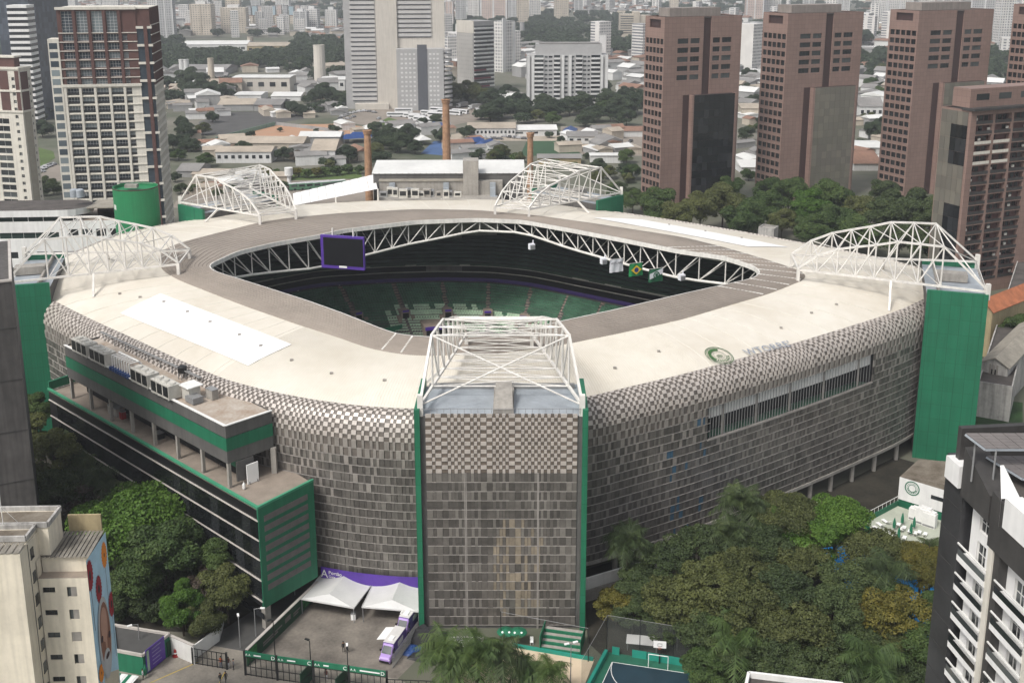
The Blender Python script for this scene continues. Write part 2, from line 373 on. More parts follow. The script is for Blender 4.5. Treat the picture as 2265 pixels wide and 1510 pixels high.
# --- facade shell: backing + checkered panels
PROF = []                              # (outward offset, z) down the facade
for k in range(10):
    t = k / 9 * math.pi / 2; PROF.append((3.0 * math.sin(t), RIMZ - 4.2 + 4.2 * math.cos(t)))
nz0 = len(PROF)
zz = PROF[-1][1]; nb = 16
for k in range(1, nb + 1): PROF.append((3.0 - .02 * k, zz - (zz - 4.0) * k / nb))
def fp(fi, k, d=0.0):
    o, z = PROF[k]
    return rp(lin(rim, fi % NA) + o + d, fi, z)
A_L, A_R = ang(105, 700, 25), ang(2080, 700, 25)            # left tower, right tower
A_TL, A_TR = ang(915, 1000, 28), ang(1300, 1000, 28)         # sides of the near tower
A_W0, A_W1 = ang(1566, 940, 24) + 1.5, ang(1925, 828, 24) + 4          # long opening in the right facade
KW0, KW1 = nz0, nz0 + 4
b = MB()
for i in range(NA):
    j = (i + 1) % NA
    for k in range(len(PROF) - 1):
        if A_W0 - 1 < i < A_W1 and KW0 <= k < KW1: continue
        b.poly([rp(rim[q] + PROF[kk][0] - .35, q, PROF[kk][1] - (.35 if kk < 6 else 0)) for q, kk in ((i, k + 1), (j, k + 1), (j, k), (i, k))])
b.grid([[rp(rim[i] + 2.4, i, 4.0) for i in range(NA)], [rp(rim[i] - 6, i, 4.0) for i in range(NA)], [rp(rim[i] - 6, i, 0.0) for i in range(NA)]], 0, True)
b.wbuild('facade_wall', 'concrete_dark', stadium)
rnd = random.Random(3)
MSET = ['panel_light', 'panel_dark', 'mesh_mid', 'mesh_dark', 'mesh_lite', 'mesh_blue', 'joint', 'panel_mid']
def cell(mb, P00, P01, P11, P10, nrm, h, m):
    n = Vector(nrm) * h; T = [Vector(p) + n for p in (P00, P01, P11, P10)]; B = [Vector(p) for p in (P00, P01, P11, P10)]
    mb.add(T + B, [[0, 1, 2, 3], [4, 5, 1, 0], [5, 6, 2, 1], [6, 7, 3, 2], [7, 4, 0, 3]], m)
pan = MB()
cols = []; fi = 0.0
while fi < NA:
    wdt = rnd.choice((.42, .48, .54, .8)); s = wdt / (lin(rim, fi) * 2 * math.pi / NA); cols.append((fi, min(fi + s, NA))); fi += s
for ci, (f0, f1) in enumerate(cols):
    fm = (f0 + f1) / 2
    front = A_L < fm < A_R
    if A_TL - .3 < fm < A_TR + .3: continue
    a = -math.pi + 2 * math.pi * fm / NA; nr = (math.cos(a), math.sin(a), 0)
    g = (f1 - f0) * .04
    for k in range(len(PROF) - 1):
        if not front and k > nz0 + 1: break
        inwin = A_W0 < fm < A_W1 and KW0 <= k < KW1
        if inwin: continue
        par = (ci + k) % 2
        n = Vector((nr[0], nr[1], 1.2 if k < 3 else (.5 if k < 7 else 0))).normalized()
        if k < nz0 + 1:
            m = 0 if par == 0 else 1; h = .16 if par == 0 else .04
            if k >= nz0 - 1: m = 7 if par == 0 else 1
        else:
            q = rnd.random(); m = (2 if q < .6 else 4 if q < .86 else 3) if par == 0 else (3 if q < .6 else 2); h = .1 if par == 0 else .05
            if par == 0 and rnd.random() < .55 * (1 - (k - nz0) / 6): m = 7
            if A_W0 - 6 < fm < A_W0 + 1 and rnd.random() < .10: m = 5
        h += rnd.uniform(0, .05)
        if k >= nz0:
            zt = .93
            A, Bq = fp(f0 + g, k), fp(f1 - g, k); Cq, D = fp(f1 - g, k + 1), fp(f0 + g, k + 1)
            D = A.lerp(D, zt); Cq = Bq.lerp(Cq, zt)
        else:
            A, Bq, Cq, D = fp(f0 + g, k), fp(f1 - g, k), fp(f1 - g, k + 1), fp(f0 + g, k + 1)
        cell(pan, D, Cq, Bq, A, n, h, m)
pan.wbuild('facade_panels', MSET, stadium, kind='stuff')
# thin horizontal joint rails on the vertical facade
b = MB()
for k in range(nz0, len(PROF) - 1):
    f = A_L
    while f < A_R:
        f2 = min(f + 1.0, A_R)
        if not (A_TL < f < A_TR) and not (A_W0 < f < A_W1 and KW0 < k < KW1): b.bar(fp(f, k, .1), fp(f2, k, .1), .12, .10)
        f = f2
b.wbuild('facade_rails', 'joint', stadium)
# long glazed opening with louver bars
b = MB(); c = MB(); g = MB()
f = A_W0
while f < A_W1:
    f2 = min(f + .8, A_W1)
    zt, zb = PROF[KW0][1], PROF[KW1][1]; zm = zt - 2.4
    def q(ff, d, z): return rp(lin(rim, ff) + 3.0 + d, ff, z)
    b.poly([q(f, -.7, zm), q(f2, -.7, zm), q(f2, -.7, zt + .3), q(f, -.7, zt + .3)], 0)
    b.poly([q(f, -3.2, zb - .5), q(f2, -3.2, zb - .5), q(f2, -3.2, zm), q(f, -3.2, zm)], 1)
    b.poly([q(f, -3.2, zb - .3), q(f2, -3.2, zb - .3), q(f2, -.2, zb - .3), q(f, -.2, zb - .3)][::-1], 2)
    b.poly([q(f, -3.2, zm), q(f2, -3.2, zm), q(f2, -1.0, zm), q(f, -1.0, zm)], 1)
    b.bar(q(f, -.05, zb - .1), q(f2, -.05, zb - .1), .4, .3, 3)
    f = f2
for ff in (A_W0, A_W1):
    b.poly([q(ff, -3.2, zb - .5), q(ff, .1, zb - .5), q(ff, .1, zt + .3), q(ff, -3.2, zt + .3)], 1)
b.wbuild('gallery_opening', ['white_paint', 'dark_inside', 'seat_green', 'joint'], stadium)
bm_bar = None; nbar = 58
bar = MB(); bar.box((0, 0, (zt - zb) / 2), (.08, .09, zt - zb)); bar = bar.mesh('louver_bar', 'frame_grey')
pst = MB(); pst.box((0, 0, (zt - zb) / 2), (.35, .35, zt - zb)); pst = pst.mesh('gallery_post', 'concrete')
for k in range(nbar + 1):
    ff = A_W0 + (A_W1 - A_W0) * k / nbar; p = q(ff, -.1, zb)
    put('louver_bar', bar, stadium, p - CEN, -math.pi + 2 * math.pi * ff / NA)
    if k % 12 == 6: put('gallery_post', pst, stadium, q(ff, -.6, zb) - CEN, -math.pi + 2 * math.pi * ff / NA)
# base columns / concourse under the right part of the facade
for k in range(16):
    b = MB(); ff = A_TR + 6 + (A_R - A_TR - 8) * k / 15; b.tube(rp(lin(rim, ff) + 2.2, ff, 0), rp(lin(rim, ff) + 2.2, ff, 4.1), .45, 8)
    b.bar(rp(lin(rim, ff) + 2.2, ff, 3.4), rp(lin(rim, ff) - 6, ff, 3.4), .6, .7); b.wbuild('base_column', 'concrete', stadium)
b = MB()
f = A_TR
while f < A_R: b.bar(rp(lin(rim, f) + 2.7, f, 3.9), rp(lin(rim, f + 1) + 2.7, f + 1, 3.9), .5, .6); f += 1
b.wbuild('base_beam', 'concrete', stadium)
# --- corner towers
TZ = 35.5
def tower(c, par):                       # c: four plan corners, ccw: inner_a, outer_a, outer_b, inner_b
    m = MB(); m.prism([(p.x, p.y) for p in c], 0, TZ - .9, 0, 1); return m.wbuild('corner_tower', ['concrete_dark', 'deck_grey'], par)
def slab(p, q, z0, z1, th, name, m, par, off=0):
    d = (q - p); d.z = 0; n = Vector((d.y, -d.x, 0)).normalized(); p = Vector((p.x, p.y, 0)); q = Vector((q.x, q.y, 0)); s = MB()
    P = [p + n * off, q + n * off, q + n * (off + th), p + n * (off + th)]
    if (P[1] - P[0]).cross(P[2] - P[1]).z < 0: P = P[::-1]
    s.prism([(v.x, v.y) for v in P], z0, z1, bot=True); return s.wbuild(name, m, par)
nT = [Vector((-14.5, 157, 0)), Vector((-14.5, 145.9, 0)), Vector((9.1, 145.9, 0)), Vector((9.1, 158, 0))]
tw = tower([nT[0], nT[1], nT[2], nT[3]], stadium)
for s, x in ((-1, -14.5), (1, 9.1)):
    m = MB(); m.box2((x - .05 if s > 0 else x - .75, 145.2, 0), (x + .75 if s > 0 else x + .05, 157.5, TZ + .25), 0); m.wbuild('green_fin', 'green_clad', tw)
m = MB(); m.box2((-13.9, 156.0, TZ - .9), (8.4, 156.5, TZ - .1)); m.box2((-3.9, 146.5, TZ - .88), (-.9, 157.5, TZ - .2), 1); m.wbuild('deck_parapet', ['frame_grey', 'concrete'], tw)
m = MB(); m.add([(-3.8, 146.4, TZ - .2), (-1.0, 146.4, TZ - .2), (-1.2, 152.5, TZ + 1.7), (-3.6, 152.5, TZ + 1.7), (-3.6, 152.5, TZ - .2), (-1.2, 152.5, TZ - .2)], [[0, 1, 2, 3], [3, 2, 5, 4], [0, 3, 4], [1, 5, 2]]); m.wbuild('skylight_hood', 'concrete', tw)
# front of the near tower: individual panels; upper third pale checker, lower part woven mesh
prnd = random.Random(11)
X0, X1, YF = -13.7, 8.35, 145.85
xs = [X0]
while xs[-1] < X1 - .5: xs.append(min(X1, xs[-1] + prnd.choice((.46, .5, .84, .9, .48))))
xs[-1] = X1
zsu = [TZ - .55 - .62 * k for k in range(16)]
zlo = zsu[-1]; nlow = 17; zsl = [zlo - (zlo - .6) * k / nlow for k in range(nlow + 1)]
cand = []
for j in range(15):
    for i in range(len(xs) - 1): cand.append((xs[i], xs[i + 1], zsu[j + 1], zsu[j], (i + j) % 2, 'u', i, j))
for j in range(nlow):
    for i in range(len(xs) - 1): cand.append((xs[i], xs[i + 1], zsl[j + 1], zsl[j], (i + j) % 2, 'l', i, j))
meshes = {}; rest = MB(); cnt = 0
RM = ['panel_light', 'check_dark', 'mesh_mid', 'mesh_dark', 'mesh_lite', 'mesh_beige']
cand.sort(key=lambda c: -(c[1] - c[0]) * (c[3] - c[2]))
for x0, x1, z0, z1, par, kind, i, j in cand:
    if kind == 'u': m = par; h = .14 if par == 0 else .03; gz = .02
    else:
        qv = prnd.random(); m = (2 if qv < .6 else 4) if par == 0 else (3 if qv < .6 else 2); h = .08 if par == 0 else .04; gz = .06
        if -4.6 < (x0 + x1) / 2 < 3.4 and 2 < z0 < 17.5 and prnd.random() < (.75 if z0 < 14 else .4) * max(0, 1 - abs((x0 + x1) / 2 + .6) / 5): m = 5
        if j % 2 == 1 and x1 < -4.8 and prnd.random() < .5: m = 3
    wd, ht = x1 - x0 - .05, z1 - z0 - gz
    if cnt < 300:
        key = (round(wd, 2), round(ht, 2), round(h, 2), m)
        if key not in meshes:
            q = MB(); q.box((wd / 2, -h / 2, ht / 2), (wd, h, ht)); meshes[key] = q.mesh('facade_panel', RM[m])
        put('facade_panel', meshes[key], stadium, Vector((x0 + .025, YF - .02 - prnd.uniform(0, .05), z0 + gz / 2)) - CEN); cnt += 1
    else:
        rest.box((x0 + .025 + wd / 2, YF - .02 - h / 2, z0 + gz / 2 + ht / 2), (wd, h, ht), m, sk='k')
rest.wbuild('tower_panels', RM, stadium, kind='stuff')
b = MB()
for z in zsl[1:]: b.box(((X0 + X1) / 2, YF - .06, z), (X1 - X0, .14, .09))
for x in (-8.1, -7.9, 2.6, 2.75): b.box((x, YF - .03, zlo / 2), (.12, .2, zlo))
b.wbuild('tower_rails', 'joint', stadium)
m = MB(); m.box((-2.7, 145.7, TZ + .25), (23.0, .06, .06)); 
for k in range(24): m.box((-13.9 + k * .98, 145.7, TZ - .1), (.05, .05, .75))
m.wbuild('glass_balustrade', 'frame_grey', tw)
# right, left and the two far towers
def sidetower(A1, F1, wide, side):
    d = (F1 - A1); d.z = 0; d.normalize(); pr = Vector((-d.y, d.x, 0)) * side
    A2 = A1 + pr * wide; return d, pr, A2
TR = {}
for nm, a, fo, f2, side, ln in (('r', W(2184, 652, TZ), W(1765, 612, GIZ), None, -1, 11.0), ('l', W(14, 632, TZ), W(395, 600, GIZ), None, 1, 8.0), ('fl', W(399, 452, TZ), W(575, 490, GIZ), W(655, 480, GIZ), 1, 11.0), ('fr', W(1374, 431, TZ), W(1170, 476, GIZ), W(1095, 471, GIZ), -1, 11.0)):
    d, pr, A2 = sidetower(a, fo, 23.0, side)
    F2 = f2 if f2 else fo + pr * 11.0 + d * 2
    TR[nm] = (a, fo, A2, F2, d, pr)
    c = [a + d * ln, a, A2, A2 + d * ln]
    pol = [(p.x, p.y) for p in c]
    area = sum(pol[i][0] * pol[(i + 1) % 4][1] - pol[(i + 1) % 4][0] * pol[i][1] for i in range(4))
    if area < 0: c = c[::-1]
    tw = tower(c, stadium)
    for base, sgn in ((a, -1), (A2, 1)):
        p0 = base + d * ln; p1 = base - d * .2; o = pr * sgn
        m = MB(); P = [p0, p1, p1 + o * .7, p0 + o * .7]
        if (P[1] - P[0]).cross(P[2] - P[1]).z < 0: P = P[::-1]
        m.prism([(v.x, v.y) for v in P], 0, TZ + .15, bot=True); m.wbuild('green_fin', 'green_clad', tw)
    # outer face mesh panels (joined), parapet rails
    m = MB(); rr = random.Random(5); n = 24; out = -d
    for k in range(16):
        for i in range(n):
            pa = a.lerp(A2, (i + .03) / n); pb = a.lerp(A2, (i + .97) / n); z0 = 1 + k * 2.1; h = .1 if (i + k) % 2 else .05
            P = [Vector((v.x, v.y, z)) + out * .05 for v, z in ((pa, z0), (pb, z0), (pb, z0 + 1.95), (pa, z0 + 1.95))]
            cell(m, *P, out, h, rr.choice((2, 2, 3, 4)))
    m.wbuild('tower_panels', RM, tw, kind='stuff')
    m = MB()
    for i in range(13):
        pa = a.lerp(A2, i / 12); m.box((pa.x, pa.y, TZ - .3), (.08, .08, 1.3))
    m.bar(Vector((a.x, a.y, TZ + .35)), Vector((A2.x, A2.y, TZ + .35)), .1, .1); m.wbuild('deck_rail', 'steel_white', tw)
    m = MB(); e = a + d * (ln - 2.2); e2 = A2 + d * (ln - 2.2); mid = e.lerp(e2, .5)
    m.bar(Vector((e.x, e.y, TZ - .3)), Vector((e2.x, e2.y, TZ - .3)), .4, 1.0, 0); m.bar(Vector((mid.x, mid.y, TZ + .1)), Vector((mid.x, mid.y, TZ + .1)) - d * 6, 3.0, 1.6, 0); m.wbuild('deck_parapet', 'concrete', tw)
# --- roof trusses standing on the corner towers
TPRO = [(0, .25), (.24, 8.0), (.36, 8.05), (.48, 8.0), (.59, 6.9), (.69, 6.1), (.79, 5.2), (.90, 3.4), (1.0, .35)]
def roof_truss(A1, F1, A2, F2, splay=0.0):
    t = MB(); t.box2((0, 0, 0), (.01, .01, .01))
    tr = None
    def nd(pl, t_, top):
        A, F = (A1, F1) if pl == 0 else (A2, F2)
        p = A.lerp(F, t_); zb = (TZ + .6) * (1 - t_) + (GIZ + 1.5) * t_
        h = 0
        if top:
            for (a, ha), (c, hc) in zip(TPRO, TPRO[1:]):
                if a <= t_ <= c: h = ha + (hc - ha) * (t_ - a) / (c - a)
        return Vector((p.x, p.y, zb + h))
    TT = [q[0] for q in TPRO]
    m = MB()
    for pl in (0, 1):                    # bottom chords, feet and bearings belong to the base frame
        m.bar(nd(pl, 0, 0), nd(pl, 1, 0), .36, .4)
        f = nd(pl, 1, 0); m.bar(f + Vector((0, 0, .2)), Vector((f.x, f.y, GOZ + .1)), .6, .6)
        a = nd(pl, 0, 0); m.bar(Vector((a.x, a.y, TZ - 1)), a + Vector((0, 0, 1.6)), .8, .8)
    m.bar(nd(0, 1, 0), nd(1, 1, 0), .3, .3)
    base = m.wbuild('roof_truss', 'steel_white', stadium)
    for pl in (0, 1):
        m = MB()
        for t0, t1 in zip(TT, TT[1:]): m.bar(nd(pl, t0, 1), nd(pl, t1, 1) + (nd(pl, t1, 1) - nd(pl, t0, 1)).normalized() * .15, .36, .38)
        m.wbuild('top_chord', 'steel_white', base)
        for k in range(1, len(TT) - 1):
            m = MB(); m.tube(nd(pl, TT[k], 0), nd(pl, TT[k], 1), .17, 8); m.wbuild('post', 'steel_white', base)
            if k < len(TT) - 2:
                m = MB(); lo = k + 1 if k <= 2 or k >= 4 else k + 1
                a, c = (nd(pl, TT[k], 1), nd(pl, TT[k + 1], 0)) if k >= 3 or k == 1 else (nd(pl, TT[k], 1), nd(pl, TT[k + 1], 0))
                m.tube(a, c, .14, 8); m.wbuild('diagonal', 'steel_white', base)
        # raking strut down to the roof
        F, A = (F1, A1) if pl == 0 else (F2, A2); o = (A1 - A2) if pl == 0 else (A2 - A1); o.z = 0; o.normalize()
        s = nd(pl, .5, 0); e = s + o * 4.2; fi, tt = roofparam(e); e.z = roofz(max(0, min(1, tt))); m = MB(); m.bar(s, e, .4, .4); m.wbuild('strut', 'steel_white', base)
    for k in range(1, len(TT)):
        for top in (1, 0):
            if k == len(TT) - 1 and top: continue
            m = MB(); m.tube(nd(0, TT[k], top), nd(1, TT[k], top), .12, 7); m.wbuild('cross_beam', 'steel_white', base)
            if k < len(TT) - 1:
                m = MB(); r = .075 if not top else .09
                m.tube(nd(0, TT[k], top), nd(1, TT[k + 1], top), r, 6); m.tube(nd(1, TT[k], top), nd(0, TT[k + 1], top), r, 6); m.wbuild('cross_brace', 'steel_white', base)
    m = MB(); m.tube(nd(0, 0, 0), nd(1, TT[1], 1), .13, 7); m.tube(nd(1, 0, 0), nd(0, TT[1], 1), .13, 7); m.wbuild('cross_brace', 'steel_white', base)
nF = Vector((0, 173.0, GIZ))
roof_truss(Vector((-14.4, 146.2, TZ)), Vector((-9.0, 173.0, GIZ)), Vector((9.0, 146.2, TZ)), Vector((2.0, 173.0, GIZ)))
for k in TR: roof_truss(TR[k][0], TR[k][1], TR[k][2], TR[k][3])
# --- seating bowl
def bowl(t0, z0, t1, z1, n, name, mats, a0=0, a1=NA, mfun=None, kind=None):   # terraces by offset inward from the rim
    m = MB(); st = 2
    for k in range(n):
        ra, rb = t0 + (t1 - t0) * k / n, t0 + (t1 - t0) * (k + 1) / n; za = z0 + (z1 - z0) * k / n; zb = z0 + (z1 - z0) * (k + 1) / n
        for i in range(a0, a1, st):
            j = i + st; mi = mfun(i, k) if mfun else 0
            pa, pb = rp(lin(rim, i) - ra, i, za), rp(lin(rim, j) - ra, j, za); qa, qb = rp(lin(rim, i) - ra, i, zb), rp(lin(rim, j) - ra, j, zb); sa, sb = rp(lin(rim, i) - rb, i, zb), rp(lin(rim, j) - rb, j, zb)
            m.poly([pa, pb, qb, qa], mi); m.poly([qa, qb, sb, sa], mi)
    return m.wbuild(name, mats, stadium, kind=kind)
BK = 22.0
bowl(40, 2.6, BK, 13.2, 30, 'lower_stand', ['concrete_dark'])
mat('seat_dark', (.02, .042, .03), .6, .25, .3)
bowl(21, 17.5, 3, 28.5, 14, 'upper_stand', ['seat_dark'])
m = MB()
for d, z0, z1, mi in ((21.6, 13.2, 14.2, 0), (21.2, 15.6, 15.9, 1), (21.0, 17.3, 17.75, 1)):
    m.grid([[rp(rim[i] - d, i, z0) for i in range(NA)], [rp(rim[i] - d, i, z1) for i in range(NA)]], mi, True)
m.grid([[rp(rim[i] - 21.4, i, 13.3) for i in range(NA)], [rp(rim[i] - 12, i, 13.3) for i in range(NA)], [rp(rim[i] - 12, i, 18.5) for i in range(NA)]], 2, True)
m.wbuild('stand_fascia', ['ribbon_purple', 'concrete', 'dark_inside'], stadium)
m = MB(); m.poly([rp(rim[i] - 40, i, 2.55) for i in range(0, NA, 4)]); m.wbuild('pitch', mat('pitch_green', (.045, .12, .03), .9, .2, .15), stadium)
# seats of the far lower stand
sm = MB(); fs = 150; fe = 282
srows = 20
for k in range(srows):
    rr_ = 38.8 - (38.8 - BK - .4) * k / srows; z = 2.9 + (13.2 - 2.9) * (k + .35) / srows + .1
    f = 158.0
    while f < 290:
        a = -180 + 360 * (f % NA) / NA
        r = lin(rim, f % NA) - rr_; st = .62 / (r * 2 * math.pi / NA)
        sec = (f % 9.0) / 9.0
        if sec > .10:
            x = rp(r, f, z)
            lite = (200 < f < 238) and k < (12 if 219 < f < 236 else 10) - (2 if int(f) % 4 == 0 else 0)  # sunlit blocks, done by seat colour
            an = -math.pi + 2 * math.pi * f / NA
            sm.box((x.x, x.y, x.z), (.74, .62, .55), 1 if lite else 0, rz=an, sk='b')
        f += st * 1.12
sm.wbuild('seats', ['seat_green', 'seat_sunlit'], stadium, kind='stuff')
m = MB()
for q in range(18, 33):
    f = q * 9.0 + .45
    for k in range(20):
        rr_ = 39 - (39 - BK) * k / 20; p = rp(lin(rim, f % NA) - rr_, f, 2.75 + 10.6 * k / 20 + .12); m.box(p, (.85, 1.1, .3), 0, rz=-math.pi + 2 * math.pi * f / NA)
m.wbuild('aisle_steps', 'aisle', stadium, kind='stuff')
for q in range(19, 31):                   # vomitories
    f = q * 9.0 + .45; a = -math.pi + 2 * math.pi * f / NA; p = rp(lin(rim, f) - 32, f, 6.4)
    m = MB(); m.box((0, 0, 1.0), (3.6, 2.6, 2.2), 0); m.box((-1.81, 0, .7), (.1, 1.6, 1.7), 1); m.box((-1.9, 0, 2.15), (.25, 1.7, .5), 2); m.box((0, 1.8, .1), (5.6, .9, 1.3), 0); m.box((0, -1.8, .1), (5.6, .9, 1.3), 0)
    put('stand_exit', m.mesh('stand_exit', ['aisle', 'dark_inside', 'purple']), stadium, p - CEN, a)
for f, wid in ((205.5, 5.5), (229.5, 5.5)):       # field-level tunnels
    a = -math.pi + 2 * math.pi * f / NA; p = rp(lin(rim, f) - 37.6, f, 2.6); m = MB(); m.box((0, 0, 1.6), (7, wid, 4.2), 0); m.box((-3.52, 0, 1.3), (.1, wid - .6, 3.2), 1); m.box((-3.6, 0, 3.5), (.3, wid, .9), 2)
    put('field_tunnel', m.mesh('field_tunnel', ['aisle', 'dark_inside', 'purple']), stadium, p - CEN, a)
f = 243; a = -math.pi + 2 * math.pi * f / NA; p = rp(lin(rim, f) - 36, f, 4); m = MB(); m.box((0, 0, 0), (9, 17, .4), 0); m.box((-4.5, 0, .8), (.2, 17, 1.8), 0); m.box((4.5, 0, .5), (.2, 17, 1.2), 0)
put('green_platform', m.mesh('green_platform', 'green'), stadium, p - CEN, a)
# --- things hung inside
p0, p1 = W(708, 525, 33.5), W(811, 515, 33.5)
def hung(name, label, cat, px, py, Y, wd, ht, rz, mats, fill):
    o = thing(name, label, cat, WY(px, py, Y), rz); m = MB(); fill(m, wd, ht); m.build('panel', mats, o); return o
yv = 236.0
scr = thing('video_screen', 'large black video screen with purple frame hung under the far roof ring', 'screen', WY(760, 592, yv), R(-14))
m = MB(); m.box((0, 0, 3.6), (10.4, .8, 7.6)); m.build('frame', 'purple', scr)
m = MB(); m.box((.25, -.42, 3.75), (9.5, .08, 6.4)); d = m.build('display', 'screen_black', scr)
m = MB(); m.box((.1, -.47, .3), (1.9, .08, .45)); m.build('nameplate', 'patch_white', scr)
m = MB(); m.box((-2.5, .3, 8.2), (.3, .3, 1.6)); m.box((2.5, .3, 8.2), (.3, .3, 1.6)); m.build('hanger', 'steel_white', scr)
mat('flag_white', (.75, .75, .78), .8, .05); mat('flag_green', (.02, .26, .08), .8, .05); mat('flag_yellow', (.8, .55, .03), .8, .05); mat('flag_blue', (.03, .05, .2), .8, .05); mat('flag_dark', (.02, .13, .06), .8, .05); mat('ink', (.05, .05, .06), .6, .05)
def cloth(m, w, h, mi):
    m.grid([[Vector((w * (i / 8 - .5) * (1 + .04 * j / 6), .12 * math.sin(i * 1.7 + j * .4), -h * j / 6)) for i in range(9)] for j in range(7)], mi)
FR = R(26)
for x, y, lab, k in ((1364, 573, 'white banner with dark lettering hung under the right roof truss', 0), (1407, 582, 'green Brazilian flag with yellow diamond hung under the roof truss', 1), (1451, 594, 'green and white club flag with round crest under the roof truss', 2)):
    o = thing('hanging_flag', lab, 'flag', WY(x, y, 233 - (x - 1364) * .12), FR)
    m = MB(); cloth(m, 3.4, 2.9 if k else 3.0, 0); m.build('cloth', ['flag_white', 'flag_green', 'flag_dark'][k], o, True)
    m = MB(); m.tube((-1.8, 0, .05), (1.8, 0, .05), .05, 6); m.build('rod', 'steel_white', o)
    if k == 0: textobj('lettering', 'WTORRE', .75, 'ink', o, (0, -.2, -1.1), (math.pi / 2, 0, 0))
    if k == 1:
        m = MB(); m.poly([(-1.35, -.22, -1.45), (0, -.22, -2.5), (1.35, -.22, -1.45), (0, -.22, -.4)]); m.build('diamond', 'flag_yellow', o)
        m = MB(); m.poly([(.55 * math.cos(q * math.pi / 8), -.26, -1.45 + .55 * math.sin(q * math.pi / 8)) for q in range(16)][::-1]); m.build('globe', 'flag_blue', o)
    if k == 2:
        m = MB(); m.poly([(-1.65, -.2, -1.0), (-1.65, -.2, -2.2), (1.65, -.2, -1.2), (1.65, -.2, 0)]); m.build('stripe', 'flag_white', o)
        m = MB(); m.lathe([(.55, 0), (.8, 0)], n=20); q = m.mesh('crest', 'flag_dark'); put('crest', q, o, (0, -.3, -1.35), rot=(math.pi / 2, 0, 0)); m = MB(); m.poly([(-.35, -.3, -1.0), (.35, -.3, -1.0), (.3, -.3, -1.5), (0, -.3, -1.8), (-.3, -.3, -1.5)][::-1]); m.build('crest_shield', 'flag_dark', o)
for i, (x, y) in enumerate(((1176, 545), (1335, 577), (1508, 613))):
    o = thing('floodlight_box', ['leftmost', 'middle', 'rightmost'][i] + ' of the three white lamp boxes hung under the right roof truss', 'lamp', WY(x, y, 240 - i * 6), FR, 'lamp boxes under the roof truss')
    m = MB(); m.box((0, 0, 0), (1.3, 1.0, 1.3), 0); m.box((0, -.55, -.1), (1.1, .12, .9), 1); m.box((.5, .3, .9), (.2, .2, .9), 0); m.build('housing', ['flag_white', 'frame_grey'], o)
# --- print on the roof
c0, c1 = W(1592, 783, 33), W(1700, 757, 33)
ux = (c1 - c0); ux.z = 0; ux.normalize(); az = math.atan2(ux.y, ux.x)
def roofprint(fn, name, m):
    b = MB(); fn(b); return b
tp0 = W(1692, 757, 33.2); tz = lay(tp0, 0).z
nx = (lay(tp0 + ux * 1, 0) - lay(tp0 - ux * 1, 0)).normalized(); yv_ = Vector((-ux.y, ux.x, 0)); ny = (lay(tp0 + yv_, 0) - lay(tp0 - yv_, 0)).normalized(); nz_ = nx.cross(ny)
MR = Matrix((nx, ny, nz_)).transposed().to_euler()
textobj('roof_lettering', "WTORRE'", 2.35, 'print_blue', stadium, lay(tp0, .3) - CEN - yv_ * .8 + ux * .8, tuple(MR), space=1.1)
cb = MB()
def arcband(r0, r1, a0, a1, n=24):
    for q in range(n):
        t0, t1 = a0 + (a1 - a0) * q / n, a0 + (a1 - a0) * (q + 1) / n
        cb.poly([(r0 * math.cos(t0), r0 * math.sin(t0), 0), (r1 * math.cos(t0), r1 * math.sin(t0), 0), (r1 * math.cos(t1), r1 * math.sin(t1), 0), (r0 * math.cos(t1), r0 * math.sin(t1), 0)])
arcband(2.95, 3.1, 0, 2 * math.pi, 40); arcband(2.65, 2.75, 0, 2 * math.pi, 40); arcband(1.75, 2.45, R(60), R(215), 20); arcband(1.55, 1.62, 0, 2 * math.pi, 30); arcband(1.2, 1.26, 0, 2 * math.pi, 30)
for q in range(8):
    t = R(225) + R(16) * q; cb.box((1.95 * math.cos(t), 1.95 * math.sin(t), 0), (.75, .18, .01), rz=t); cb.box((2.1 * math.cos(t + .07), 2.1 * math.sin(t + .07), 0), (.16, .4, .01), rz=t)
for q in range(5): cb.box((-.6 + .3 * q, -.2 + .1 * (q % 2), 0), (.12, 1.2 - .2 * abs(q - 2), .01))
q = cb.mesh('roof_crest', 'print_green'); cp = lay(W(1591, 782, 32.8), .3)
put('roof_crest', q, stadium, cp - CEN, rot=tuple(MR), scale=.82)
# ================================================================ ground and the site in front
mat('ground_city', (.17, .155, .13), .95, .2, .012, col2=(.05, .068, .034)); mat('asphalt', (.085, .083, .08), .9, .15, .12, bump=.1)
mat('plaza', (.215, .19, .16), .9, .25, .3, bump=.2, col2=(.105, .092, .08)); mat('street_stone', (.27, .243, .205), .9, .2, .35, bump=.2)
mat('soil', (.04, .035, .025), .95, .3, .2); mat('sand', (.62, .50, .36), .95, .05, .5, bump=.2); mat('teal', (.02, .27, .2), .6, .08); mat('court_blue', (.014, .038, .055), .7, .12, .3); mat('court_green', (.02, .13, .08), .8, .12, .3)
mat('line_white', (.75, .75, .72), .6, .05); mat('line_yellow', (.55, .40, .06), .7, .15)
mat('tile_floor', (.30, .25, .205), .8, .12, .5, bump=.1); mat('annex_grey', (.12, .115, .11), .6, .1, .3, streak=.15); mat('louver_grey', (.17, .15, .145), .6, .12, 1.)
mat('ledge', (.52, .48, .44), .6, .1); mat('bark', (.075, .055, .04), .9, .25, 1.5); mat('iron_black', (.02, .021, .022), .5, .2); mat('ac_cream', (.55, .53, .48), .5, .1, .8, streak=.1); mat('blue_pipe', (.02, .06, .2), .4, .1)
mat('rust_stain', (.44, .40, .35), .9, .15, .35, col2=(.27, .19, .13)); mat('banner_green', (.012, .06, .03), .6, .15); mat('tent', (.62, .615, .60), .6, .05, .4)
b = MB(); b.poly([(-2600, -150, 0), (2600, -150, 0), (2600, 5200, 0), (-2600, 5200, 0)]); b.build('ground', 'ground_city', kind='structure')
